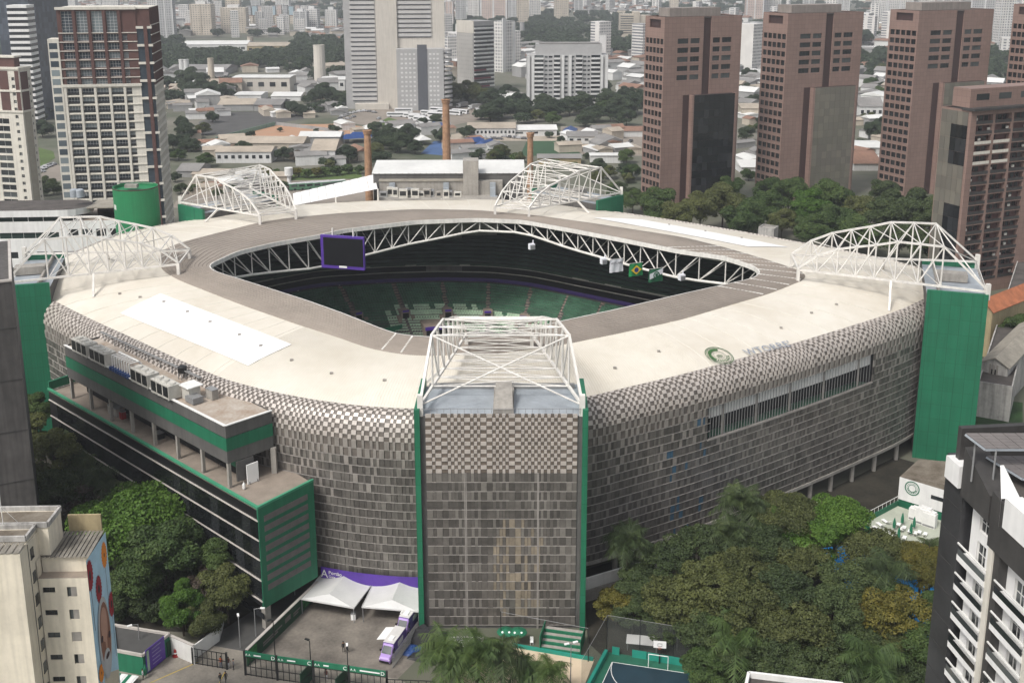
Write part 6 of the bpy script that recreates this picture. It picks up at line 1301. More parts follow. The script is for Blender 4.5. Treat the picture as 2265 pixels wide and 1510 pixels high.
def flower(cx, cy, m, rs, rz_):
    s0, z0 = pf(cx / 3.776, 1110 + cy / 3.776); n = 44; pts = []
    for k in range(n): a = 2 * math.pi * k / n; q = 1 if k % 2 else .86; pts.append((s0 + rs * q * math.cos(a), z0 + rz_ * q * math.sin(a)))
    st = [(s0 - .05, z0), (s0 - .05, z0 - 7), (s0 + .03, z0 - 7), (s0 + .03, z0)]
    paint('mural_stem', st, 'mural_dark'); paint('mural_flower', pts, m); paint('mural_flower_heart', [(s0 + rs * .3 * math.cos(a * math.pi / 8), z0 + rz_ * .3 * math.sin(a * math.pi / 8)) for a in range(16)], 'mural_dark' if m == 'mural_red' else 'mural_orange'); paint('mural_flower_eye', [(s0 + rs * .14 * math.cos(a * math.pi / 8), z0 + rz_ * .16 * math.sin(a * math.pi / 8)) for a in range(16)], 'mural_dark')
for cx, cy, m, rs, rz_ in ((868, 440, 'mural_orange', .92, 1.75), (748, 612, 'mural_red', 1.0, 2.0), (822, 725, 'mural_red', .95, 1.8), (926, 850, 'mural_red', .9, 1.7), (842, 1425, 'mural_orange', .8, 1.2)): flower(cx, cy, m, rs, rz_)
def oval(cx, cy, rs, rz_, m, nm, tilt=0):
    s0, z0 = pf(cx / 3.776, 1110 + cy / 3.776); pts = []
    for a in range(24): t = a * math.pi / 12; u, v = rs * math.cos(t), rz_ * math.sin(t); pts.append((s0 + u + v * tilt, z0 + v))
    paint(nm, pts, m)
oval(872, 1130, 1.95, 5.3, 'mural_hair', 'mural_hair'); oval(874, 1110, 1.6, 4.3, 'mural_skin', 'mural_face'); oval(862, 1020, 1.05, 2.2, 'mural_skin_lit', 'mural_forehead'); oval(845, 1145, .38, .42, 'mural_dark', 'mural_eye'); oval(905, 1100, .38, .42, 'mural_dark', 'mural_eye'); oval(880, 1160, .3, 1.1, 'mural_skin_lit', 'mural_nose'); oval(890, 1330, 1.15, 1.7, 'mural_hair', 'mural_beard'); oval(892, 1275, .6, .35, 'mural_dark', 'mural_mouth')
# ---- dark and white apartment building, bottom right
P = WY(2130, 950, 84); o = thing('balcony_tower', 'charcoal apartment building with white balconies at bottom right', 'building', (P.x, P.y, 0), math.atan2(-math.cos(R(6.5)), math.sin(R(6.5))))   # local +x runs towards the camera, -y faces the park
BL = 26.0; top = 58.6
def rb(name, x0, x1, y0, y1, z0, z1, m, par=None): b = MB(); b.box2((x0, y0, z0), (x1, y1, z1)); return b.build(name, m, par or o)
rb('end_wall', -2.0, 1.0, .0, 14, 0, 57.2, 'stone_dark'); rb('end_fin', -.9, -.3, .1, 14, 57.2, 60.2, 'charcoal')
for k in range(20): rb('stone_joint', -2.02, 1.02, -.02, .0, 2.75 * k + 1, 2.75 * k + 1.06, 'charcoal')
rb('white_block', -1.3, .95, -.5, 1.5, 55.4, 57.35, 'white_wall')
rb('body', 1.0, BL, 1.6, 14, 0, 57.0, 'charcoal'); rb('roof_deck', 1.0, BL, 1.6, 14, 57.0, 57.15, 'roof_tar')
b = MB(); P_ = [(1.1, 0, 54.9), (5.5, 0, 54.7), (5.4, 0, 57.0), (1.1, 0, 59.2)]; b.add([(x, -.3, z) for x, y, z in P_] + [(x, 1.6, z) for x, y, z in P_], [[0, 1, 2, 3], [4, 7, 6, 5], [3, 2, 6, 7], [1, 5, 6, 2], [0, 3, 7, 4], [0, 4, 5, 1]]); b.build('sloped_fascia', 'charcoal', o)
b = MB(); P_ = [(5.7, 0, 52.9), (11.5, 0, 52.9), (11.5, 0, 56.6), (5.7, 0, 57.6)]; b.add([(x, -.3, z) for x, y, z in P_] + [(x, 1.6, z) for x, y, z in P_], [[0, 1, 2, 3], [4, 7, 6, 5], [3, 2, 6, 7], [1, 5, 6, 2], [0, 3, 7, 4], [0, 4, 5, 1]]); b.build('sloped_fascia', 'charcoal', o)
b = MB(); b.add([(4.4, .9, 59.1), (7.0, -.35, 57.6), (7.05, -.35, 55.2), (6.0, .9, 55.4), (4.4, 1.2, 59.1), (7.0, 1.2, 57.6)], [[3, 2, 1, 0], [0, 1, 5, 4]]); b.build('white_fin', 'white_wall', o); rb('white_block', 7.6, 11.0, -.4, 1.0, 55.5, 58.0, 'white_wall')
for s0, s1 in ((1.6, 5.9), (7.3, 11.8), (13.4, 17.8)):
    rb('white_pier', s1, s1 + .65, -.25, 1.7, 0, 54.8, 'cream'); rb('dark_pier', s1 + .65, s1 + 1.4, -.1, 1.7, 0, 55.5, 'charcoal')
    opw = []
    for k in range(19):
        z = 49.2 - 2.75 * k; opw += [(s0 + 1.1, s0 + 2.5, z + .25, z + 2.35), (s0 + 3.0, s0 + 4.0, z + .25, z + 2.2)]
    opw += [(s0 + 1.2, s0 + 2.5, 52.5, 54.2), (s0 + 3.0, s0 + 4.0, 52.3, 54.0)]
    me = MB(); wallholes(me, (s0, .7, 0), (1, 0, 0), s1 - s0, 55, [(a - s0, c - s0, e, f) for a, c, e, f in opw if e > 0], .25); me.build('white_wall', 'white_wall', o); windows(o, (s0, .7, 0), (1, 0, 0), [(a - s0, c - s0, e, f) for a, c, e, f in opw if e > 0], .25, 2, 2, 'frame_white', 'glass')
    for k in range(19):
        z = 49.2 - 2.75 * k
        if z < 0: break
        rb('balcony_slab', s0, s1, -.35, .7, z, z + .55, 'white_wall'); rb('balcony_rail', s0, s1 + .1, -.4, -.28, z + 1.5, z + 1.62, 'frame_white'); rb('balcony_glass', s0 + .1, s1, -.36, -.32, z + .55, z + 1.1, 'glass')
for c4 in ([W(2135, 957, 61.2), W(2180, 991, 60.4), W(2340, 991, 60.4), W(2300, 957, 61.2)], [W(2182, 1007, 58.9), W(2262, 1056, 58.2), W(2420, 1056, 58.2), W(2345, 1007, 58.9)]):
    for i in range(5):
        for j in range(6):
            q = [c4[0].lerp(c4[1], u).lerp(c4[3].lerp(c4[2], u), v) for u, v in ((i / 5 + .006, j / 6 + .006), ((i + 1) / 5 - .006, j / 6 + .006), ((i + 1) / 5 - .006, (j + 1) / 6 - .006), (i / 5 + .006, (j + 1) / 6 - .006))]
            b = MB(); b.add(q + [p - Vector((0, 0, .05)) for p in q], [[0, 1, 2, 3], [7, 6, 5, 4], [0, 4, 5, 1], [1, 5, 6, 2], [2, 6, 7, 3], [3, 7, 4, 0]]); b.wbuild('solar_panel', 'solar', o)
    b = MB(); b.bar(c4[1] - Vector((0, 0, .15)), c4[2] - Vector((0, 0, .15)), .12, .14); b.bar(c4[0] - Vector((0, 0, .15)), c4[1] - Vector((0, 0, .15)), .12, .14); b.wbuild('solar_frame', 'deck_grey', o)
    for p in (c4[0].lerp(c4[2], .12), c4[1].lerp(c4[2], .15)): b = MB(); b.tube(Vector((p.x, p.y, 57)), p - Vector((0, 0, .1)), .08, 6); b.wbuild('solar_post', 'frame_grey', o)
# ---- white roof corner at the bottom edge
q = [W(x, y, 14) for x, y in ((1656, 1487), (1865, 1512), (1880, 1560), (1640, 1560))]; o = thing('white_roof_building', 'low building with white parapet cut by the bottom picture edge', 'building', q[0].xy.to_3d()); b = MB(); b.prism([(p.x, p.y) for p in q][::-1], 0, 13.4, 0, 1); b.wbuild('wall', ['white_wall', 'roof_tar'], o)
for i in (0, 1, 3): b = MB(); b.bar(Vector((q[i].x, q[i].y, 13.7)), Vector((q[(i + 1) % 4].x, q[(i + 1) % 4].y, 13.7)), .35, .9); b.wbuild('parapet', 'white_paint', o)
# ---- houses right of the stadium
def gable(name, label, x, y, Y, azL, xl, xr, rise, wall, roof, group=None, ov=.5, nw=0, w=None, d=None, cat='house', sheets=0):
    o, w, d, h = bldg(name, label, x, y, Y, azL, xl, xr, group, cat, w, d); b = MB(); b.box2((0, 0, 0), (w, d, h)); b.add([(0, 0, h), (0, d, h), (0, d / 2, h + rise), (w, 0, h), (w, d, h), (w, d / 2, h + rise)], [[0, 2, 1], [3, 4, 5]]); b.build('wall', wall, o)
    for s in (0, 1):
        y0, y1 = (-ov, d / 2) if s == 0 else (d + ov, d / 2); z0 = h - rise * ov / (d / 2); b = MB(); P = [(-ov, y0, z0), (w + ov, y0, z0), (w + ov, y1, h + rise), (-ov, y1, h + rise)]
        if s: P = P[::-1]
        b.add(P + [(a, c, e + .18) for a, c, e in P], [[3, 2, 1, 0], [4, 5, 6, 7], [0, 1, 5, 4], [1, 2, 6, 5], [3, 0, 4, 7]]); b.build('roof', roof, o)
    for k in range(nw): b = MB(); a = w * (k + .3) / nw; b.box2((a, -.06, h * .5), (a + w * .35 / nw, 0, h * .5 + 1.3)); b.build('window', 'glass', o)
    return o, w, d, h
gable('tiled_house', 'yellow walled house with orange tiled roof right of the stadium', 2196, 688, 262, -40, 2150, 2330, 2.4, 'yellow_wall', 'tile_roof', nw=4)
o, w, d, h = gable('warehouse', 'open sided grey warehouse with beige sheet roof right of the stadium', 2230, 812, 229, -52, 2172, 2330, 1.6, 'old_white', 'asbestos', cat='warehouse'); b = MB(); b.box2((-.06, 2, 2.4), (0, d - 2, h - 1.2)); b.build('opening', 'dark_inside', o)
for k in range(3): b = MB(); b.box2((-.25, 2 + k * (d - 4) / 2.2, 0), (.02, 2.4 + k * (d - 4) / 2.2, h)); b.build('column', 'concrete', o)
o, w, d, h = bldg('old_building', 'peeling white concrete building behind the charcoal apartment tower', 2240, 856, 222, -62, 2226, 2420, d=7); shell(o, w, d, h, [(4 + 5 * k, 6 + 5 * k, h - 6, h - 4.5) for k in range(4)], (), 'old_white', .3)
o, w, d, h = bldg('small_shed', 'small white shed below the open warehouse', 2208, 872, 225, -50, 2188, 2240, d=5); shell(o, w, d, h, (), [(1.5, 3.2, h - 2.2, h - 1)], 'old_white', .2, roof='white_paint', par=.1)
o, w, d, h = bldg('small_shed', 'low brick edged shed beside the open warehouse', 2190, 850, 229, -50, 2168, 2232, d=6); shell(o, w, d, h, (), (), 'yellow_wall', .2, roof='asbestos', par=.2)
sheet('backyard_grass', [(2170, 880), (2262, 890), (2262, 1000), (2120, 1000)], .03, mat('grass', (.03, .07, .02), .95, .3, .3))
o, w, d, h = bldg('roof_block', 'small weathered white rooftop box behind the right stadium roof', 1712, 507, 330, -60, 1634, 1722, d=None); shell(o, w, 5, h, (), (), 'old_white', .2, roof='concrete', par=.4)
# ---- club house and pool terrace
TZc = 3.0
o = thing('pool_terrace', 'pale tiled sun terrace with green walls beside the club house', 'terrace', W(1940, 1160, TZc)); tp_ = [W(x, y, TZc) for x, y in ((1915, 1155), (1985, 1118), (2110, 1160), (2130, 1260), (1990, 1240))]; b = MB(); b.prism([(p.x, p.y) for p in tp_][::-1], 0, TZc, 0, 1); b.wbuild('platform', ['green', mat('terrace_tile', (.42, .44, .36), .8, .1, .4)], o)
b = MB(); b.bar(tp_[0] + Vector((0, 0, .5)), tp_[1] + Vector((0, 0, .5)), .2, 1.0); b.wbuild('edge_wall', 'green', o); b = MB(); b.bar(tp_[0] + Vector((0, 0, 1.9)), tp_[1] + Vector((0, 0, 1.9)), .08, .08); b.wbuild('handrail', 'frame_white', o)
for k in range(9): p = tp_[0].lerp(tp_[1], k / 8); b = MB(); b.tube(p + Vector((0, 0, 1)), p + Vector((0, 0, 1.9)), .04, 5); b.wbuild('rail_post', 'frame_white', o)
P = W(1985, 1112, TZc); o = thing('club_house', 'white club house with round green crest and curved roof', 'building', (P.x, P.y, 0), R(-40)); Wc, Hc = 20.0, 8.2
b = MB(); b.box2((0, 0, 3.9), (Wc, 9, Hc)); b.build('wall', 'white_wall', o); b = MB(); b.box2((0, .15, 0), (Wc, 8.8, 3.9)); b.build('base', 'green', o)
b = MB(); n = 8; b.grid([[Vector((Wc * i / n, y, Hc + 1.1 * math.sin(math.pi * i / n) * (1 if y < 5 else 1.6))) for i in range(n + 1)] for y in (0, 9)]); b.poly([(Wc * i / n, 0, Hc + 1.1 * math.sin(math.pi * i / n)) for i in range(n + 1)]); b.build('roof', ['moss_roof'], o); b = MB(); b.poly([(Wc * i / n, 8.9, Hc + 1.76 * math.sin(math.pi * i / n)) for i in range(n + 1)] + [(Wc, 8.9, Hc)]); b.build('roof_edge', 'white_wall', o)
for k in range(3): rb_ = MB(); rb_.box2((5.8 + 4.6 * k, -.06, 5.9), (8.0 + 4.6 * k, 0, 6.6)); rb_.build('window', 'glass', o); rb_ = MB(); rb_.box2((8.6 + 4.6 * k, -.25, 3.2), (9.0 + 4.6 * k, 0, Hc)); rb_.build('pilaster', 'white_wall', o)
b = MB()
for r0, r1 in ((1.15, 1.35), (.62, .72), (.9, .96)): b.lathe([(r0, 0), (r1, 0)], n=28)
for k in range(7): a = R(200 + 23 * k); b.box((.8 * math.cos(a), .8 * math.sin(a), 0), (.3, .16, .01), rz=a)
cm = b.mesh('crest', 'green'); put('crest', cm, o, (2.4, -.05, 6.7), rot=(math.pi / 2, 0, 0))
lg = MB(); lg.box((0, 0, .33), (.62, 1.3, .08)); lgb = MB(); M_ = Matrix.Rotation(R(40), 3, 'X'); lgb.box((0, .95, .62), (.62, .85, .07), M=M_); lgl = MB(); lgl.box((0, 0, 0), (.06, .06, .32))
lm, lbm, llm = lg.mesh('seat', 'patch_white'), lgb.mesh('backrest', 'patch_white'), lgl.mesh('leg', 'patch_white')
ORD = ['first', 'second', 'third', 'fourth', 'fifth', 'sixth', 'seventh', 'eighth', 'ninth', 'tenth', 'eleventh', 'twelfth', 'thirteenth', 'fourteenth', 'fifteenth', 'sixteenth', 'seventeenth', 'eighteenth', 'nineteenth', 'twentieth', '21st', '22nd', '23rd', '24th', '25th', '26th', '27th', '28th', '29th', '30th', '31st', '32nd', '33rd', '34th', '35th', '36th', '37th', '38th', '39th', '40th']
for i, (x, y, a) in enumerate(((1937, 1170, 200), (1945, 1162, 200), (1957, 1155, 200), (1966, 1181, 150), (1980, 1187, 150), (1987, 1163, 150), (1995, 1173, 150), (1999, 1170, 150), (2012, 1178, 150), (2025, 1182, 150), (2033, 1180, 150), (2046, 1184, 150), (1975, 1196, 150), (2000, 1192, 150))):
    o = thing('sun_lounger', ORD[i] + ' white sun lounger from the left on the pool terrace', 'sun lounger', W(x, y, TZc), R(a), 'sun loungers on the pool terrace'); put('seat', lm, o); put('backrest', lbm, o)
    for sx in (-.25, .25):
        for sy in (-.55, .55): put('leg', llm, o, (sx, sy, .16))
for i, (x, y) in enumerate(((1977, 1172), (1995, 1161), (2014, 1184), (2021, 1170), (2089, 1208), (1987, 1193))): o = thing('parasol', ORD[i] + ' closed green parasol from the left on the pool terrace', 'parasol', W(x, y, TZc), 0, 'closed parasols on the pool terrace'); b = MB(); b.lathe([(.25, .5), (.28, 1.2), (.16, 2.0), (.03, 2.4)], n=10); b.build('canopy', 'green', o); b = MB(); b.tube((0, 0, 0), (0, 0, 2.5), .035, 6); b.build('pole', 'frame_grey', o)
for i, (x, y, s) in enumerate(((2023, 1148, 1.2), (2043, 1158, 1.6), (2055, 1163, 1.4))): o = thing('stacked_furniture', ['left', 'middle', 'right'][i] + ' covered white furniture stack below the club house', 'furniture', W(x, y, TZc), R(-40)); b = MB(); b.box((0, 0, .9 * s), (1.6 * s, 1.2, 1.8 * s)); b.box((.2, .1, 1.9 * s), (1.1 * s, .9, .3)); b.build('cover', 'white_paint', o); b = MB(); b.box((0, -.62, .3), (1.4 * s, .06, .3)); b.build('hem', 'frame_grey', o)
sheet('swimming_pool', [(1790, 1215), (1990, 1190), (2090, 1290), (2085, 1420), (1900, 1390), (1830, 1270)], .05, mat('pool_blue', (.03, .36, .85), .15, .1, .3))
o = thing('stair_platform', 'white railed stair landing under the right end of the stadium', 'stairs', W(1850, 1130, 2.4), R(-38)); b = MB(); b.box((0, 0, 0), (7, 3, .3)); b.build('deck', 'court_green', o)
for k in range(6): b = MB(); b.box((-3.4 + 1.36 * k, -1.4, .7), (.07, .07, 1.2)); b.build('post', 'frame_white', o)
b = MB(); b.box((0, -1.4, 1.3), (7, .07, .07)); b.build('rail', 'frame_white', o); b = MB(); b.box((0, 0, -1.25), (6.6, 2.6, 2.3)); b.build('base', 'banner_green', o)
# ================================================================ the city behind
mat('far_white', (.66, .655, .64), .8, .08, .1, streak=.1); mat('far_grey', (.33, .325, .32), .8, .1, .1, streak=.1); mat('far_beige', (.50, .44, .36), .8, .1, .1, streak=.1); mat('roof_grey', (.24, .23, .22), .85, .15, .1); mat('roof_white', (.62, .61, .58), .7, .1, .1) if False else None
mat('sheet_white', (.66, .655, .63), .6, .08, .1); mat('sheet_beige', (.42, .36, .29), .8, .15, .1); mat('roof_clay', (.27, .155, .11), .85, .2, .1); mat('dirt', (.40, .205, .12), .95, .12, .03, col2=(.36, .24, .16)); mat('lot', (.26, .225, .19), .95, .15, .04); mat('field_green', (.035, .085, .04), .95, .15, .05); mat('blue_floor', (.06, .12, .26), .8, .2, .08); mat('chimney_brick', (.42, .245, .145), .9, .2, .8, bump=.3); mat('lawn', (.09, .14, .035), .95, .2, .05); mat('hotel_beige', (.58, .54, .48), .8, .06, .05, streak=.1); mat('hotel_grey', (.40, .395, .39), .75, .08, .1); mat('hotel_dark', (.10, .105, .12), .6, .1, .1); mat('hotel_spandrel', (.50, .49, .475), .75, .08, .1); mat('maroon', (.16, .035, .05), .7, .1)
gridmat('apt_white', (3.2, 3.0), .75, (.60, .58, .55), (.10, .105, .115)); gridmat('apt_beige', (3.6, 3.0), .85, (.52, .46, .38), (.16, .14, .12)); gridmat('apt_grey', (3.0, 3.1), .7, (.40, .395, .39), (.09, .095, .10)); gridmat('apt_pink', (3.4, 3.0), .8, (.50, .40, .35), (.14, .12, .12)); gridmat('apt_stripe', (40, 3.0), .8, (.46, .45, .44), (.12, .125, .13))
def P0W(x, y): return W(x, y, 0)
def fb(name, label, x0, x1, yt, yb, dp, cat='building', group=None, rz=0.0):
    a, c = W(x0, yb, 0), W(x1, yb, 0); h = WY((x0 + x1) / 2, yt, a.y).z; o = thing(name, label, cat, a, rz, group); return o, c.x - a.x, h
def part(o, name, a, c, m): b = MB(); b.box2(a, c); return b.build(name, m, o)
# ---- hotel
o, w, h = fb('hotel_tower', 'pale twin slab hotel tower with beige shaft and ribbon windows', 766, 1000, -70, 243, 30, rz=R(5)); D_ = 26; u = w / 234.0
X = lambda px: (px - 766) * u
part(o, 'left_wing', (X(766), 4, 0), (X(836), D_, h), 'hotel_grey'); part(o, 'shaft', (X(836), 1, 0), (X(882), D_ + 2, h + 6), 'hotel_beige'); part(o, 'right_wing', (X(882), 3, 0), (X(986), D_, h), 'hotel_beige'); zb = WY(900, 108, o.location.y).z; part(o, 'lower_block', (X(880), -9, 0), (X(982), 3, zb), 'hotel_grey'); part(o, 'dark_strip', (X(925), -9.4, 0), (X(946), -8.9, zb + 3), 'hotel_dark')
for k in range(int(h / 3.1)):
    z = h - 2.2 - 3.1 * k
    if z < 3: break
    part(o, 'spandrel', (X(780), 3.2, z), (X(834), 4, z + 1.9), 'hotel_spandrel'); part(o, 'ribbon_window', (X(781), 3.6, z - .75), (X(833), 4.02, z), 'hotel_dark')
    if z > zb + 5: part(o, 'spandrel', (X(883), 2.2, z), (X(957), 3, z + 1.9), 'hotel_spandrel'); part(o, 'ribbon_window', (X(884), 2.6, z - .75), (X(956), 3.02, z), 'hotel_dark')
wn = MB(); wn.box((0, 0, .6), (1.5, .12, 1.2)); wn = wn.mesh('window', 'far_white')
for k in range(int(zb / 3.1) - 1):
    for i, px in enumerate((888, 897, 906, 915, 950, 958, 966)): put('window', wn, o, (X(px) + 1, -9.04, zb - 4 - 3.1 * k))
for k in range(int(zb / 3.1)): b = MB(); z = zb - 2 - 3.1 * k; b.lathe([(0, z), (4.6, z), (4.6, z + 1.5), (0, z + 1.5)], (X(986), -4, 0), 16); b.build('round_balcony', 'hotel_grey', o)
part(o, 'podium', (X(786), -1, 0), (X(860), 4, 4), 'hotel_beige')
# ---- tower B, white tower, residential block
o, w, d, h = bldg('apartment_tower', 'grey apartment tower with staggered balconies right of the hotel', 1047, 48, 850, -42, 1010, 1092); part(o, 'body', (0, 0, 0), (w, d, h), 'far_grey'); part(o, 'roof_band', (-.3, -.3, h - 9), (w * .02, d, h + .5), 'hotel_beige')
for k in range(int(h / 3.2) - 1):
    z = h - 6 - 3.2 * k; s = (k * 7) % 5; part(o, 'balcony', (w * .02, -1.4, z), (w * (.55 + .06 * s), 0, z + 1.1), 'maroon' if 9 < k < 20 and k % 2 == 0 else 'far_white'); part(o, 'balcony', (w * (.6 + .06 * s), -1.0, z), (w, 0, z + 1.1), 'far_white'); part(o, 'window_strip', (w * .02, -.1, z + 1.1), (w, .02, z + 2.5), 'glass')
gridmat('tiny_windows', (2.6, 3.2), 1.12, (.36, .345, .325), (.12, .12, .12)); part(o, 'side_face', (-.15, 1, 0), (0, d - .2, h - 9), 'tiny_windows')
o, w, d, h = bldg('apartment_tower', 'slim white apartment tower behind the staggered balcony tower', 1112, 48, 1010, -50, 1088, 1139); part(o, 'body', (0, 0, 0), (w, d, h), 'apt_white'); part(o, 'corner_slab', (-.6, -.6, 0), (w * .25, .5, h + 3), 'far_white'); part(o, 'end_slab', (w * .8, -.5, 0), (w, .5, h - 1), 'far_white')
o, w, h = fb('apartment_block', 'wide grey and white apartment block with balcony columns', 1166, 1344, 122, 240, 16, rz=R(2)); part(o, 'body', (0, 0, 0), (w, 15, h), 'hotel_grey'); part(o, 'attic', (w * .11, 1, h), (w * .92, 13, h + 7.5), 'hotel_grey'); part(o, 'attic_roof', (w * .15, .8, h + 7.5), (w * .9, 13.2, h + 8), 'roof_grey')
nfl = int(h / 3.05)
for a in (.0, .055, .425, .515, .905, .965): part(o, 'white_pier', (w * a, -1.2, 0), (w * (a + .032), 0, h - .5), 'far_white')
for k in range(nfl):
    z = h - 3.05 * (k + 1)
    for a, c in ((.09, .20), (.33, .405), (.60, .68), (.79, .90)): part(o, 'balcony', (w * a, -1.6, z), (w * c, 0, z + 1.15), 'far_white'); part(o, 'balcony_window', (w * a, -.08, z + 1.15), (w * c, .02, z + 2.9), 'glass')
    for a, c in ((.215, .25), (.265, .31), (.46, .5), (.55, .58), (.69, .73), (.745, .775)): part(o, 'window', (w * a, -.07, z + 1.1), (w * c, .02, z + 2.3), 'glass')
o = thing('white_mast', 'white rectangular water tower mast behind the wide apartment block', 'tower', W(1332, 150, 0)); hm = WY(1332, 76, o.location.y).z; part(o, 'shaft', (-3, -3, 0), (3, 3, hm), 'far_white'); part(o, 'cap', (-3.3, -3.3, hm), (3.3, 3.3, hm + 1), 'far_grey')
# ---- distant towers
frr = random.Random(21)
DT = [(352, 386, -80, 88, 'apt_grey'), (423, 470, 10, 78, 'apt_beige'), (490, 545, 18, 74, 'apt_beige'), (502, 533, -40, 70, 'apt_beige'), (650, 680, 26, 68, 'apt_grey'), (676, 704, 20, 66, 'apt_white'), (720, 745, 22, 62, 'apt_white'), (985, 1003, 4, 64, 'apt_pink'), (1008, 1032, -40, 50, 'apt_grey'), (1034, 1060, -60, 40, 'apt_white'), (1062, 1122, -50, 44, 'apt_pink'), (1124, 1142, -40, 46, 'apt_grey'), (1145, 1170, -60, 52, 'apt_beige'), (1228, 1258, -70, 44, 'apt_beige'), (1172, 1196, -20, 38, 'apt_white'), (1650, 1688, -60, 42, 'apt_pink'), (1690, 1726, -40, 40, 'apt_white'), (1775, 1800, -30, 36, 'apt_grey'), (1930, 1958, -20, 46, 'apt_white'), (1960, 2016, -30, 42, 'apt_white'), (2080, 2120, -20, 60, 'apt_grey'), (2140, 2205, -80, 76, 'apt_grey'), (2205, 2240, -10, 110, 'apt_white'), (440, 462, -30, 30, 'apt_white'), (556, 575, -30, 20, 'apt_grey'), (610, 640, -20, 22, 'apt_white'), (330, 350, -60, 60, 'apt_white'), (0, 14, 14, 70, 'apt_white'), (1480, 1500, -30, 34, 'apt_beige'), (1270, 1290, -20, 24, 'apt_grey'), (840, 870, -60, 30, 'apt_white'), (1850, 1880, -30, 30, 'apt_white')]
mname = {'apt_grey': 'grey', 'apt_beige': 'beige', 'apt_white': 'white', 'apt_pink': 'pinkish'}
for i, (x0, x1, yt, yb, m) in enumerate(sorted(DT)):
    o, w, h = fb('distant_tower', 'hazy distant %s apartment tower, %s from the left' % (mname[m], ORDN(i + 1)), x0, x1, yt, yb, 18, 'tower', 'distant apartment towers', R(frr.uniform(-8, 8)))
    part(o, 'body', (0, 0, 0), (w, w * .7, h), m); part(o, 'roof_block', (w * .25, w * .15, h), (w * .7, w * .5, h + 4), 'far_white')
    for a in (.0, .46, .94): part(o, 'corner_strip', (w * a, -.5, 0), (w * (a + .06), .3, h), 'far_beige' if m == 'apt_beige' else 'far_white')
for i in range(11):
    x = 541 + i * 11.2; o, w, h = fb('housing_block', 'small cream housing block, %s in the row on the far slope' % ORDN(i + 1), x, x + 8.5, 37 - frr.random() * 2, 54, 12, 'building', 'cream housing row'); part(o, 'body', (0, 0, 0), (w, w, h), 'apt_beige'); part(o, 'roof', (-.3, -.3, h), (w + .3, w + .3, h + 1), 'roof_clay')
for i in range(9):
    x = 545 + i * 13.5; o, w, h = fb('housing_block', 'small %s housing block, %s in the upper row on the far slope' % (['grey', 'blue', 'pink'][i % 3], ORDN(i + 1)), x, x + 10, 12 + frr.random() * 3, 34, 12, 'building', 'coloured housing row'); part(o, 'body', (0, 0, 0), (w, w, h), ['apt_grey', mat('pale_blue%d' % i, (.35, .45, .5), .8, .1), 'apt_pink'][i % 3]); part(o, 'roof', (-.3, -.3, h), (w + .3, w + .3, h + 1), 'roof_grey')
o, w, h = fb('office_slab', 'beige slab building with ribbon windows left of the brown towers', 1372, 1440, 30, 82, 14); part(o, 'body', (0, 0, 0), (w * .45, 30, h * .95), 'far_beige'); part(o, 'stair_tower', (w * .42, -2, 0), (w * .62, 25, h * 1.06), 'far_beige'); part(o, 'wing', (w * .62, 0, 0), (w, 30, h * .9), 'far_beige')
for k in range(8): part(o, 'ribbon_window', (0, -.2, h * (.15 + .1 * k)), (w * .42, 0, h * (.19 + .1 * k)), 'glass')
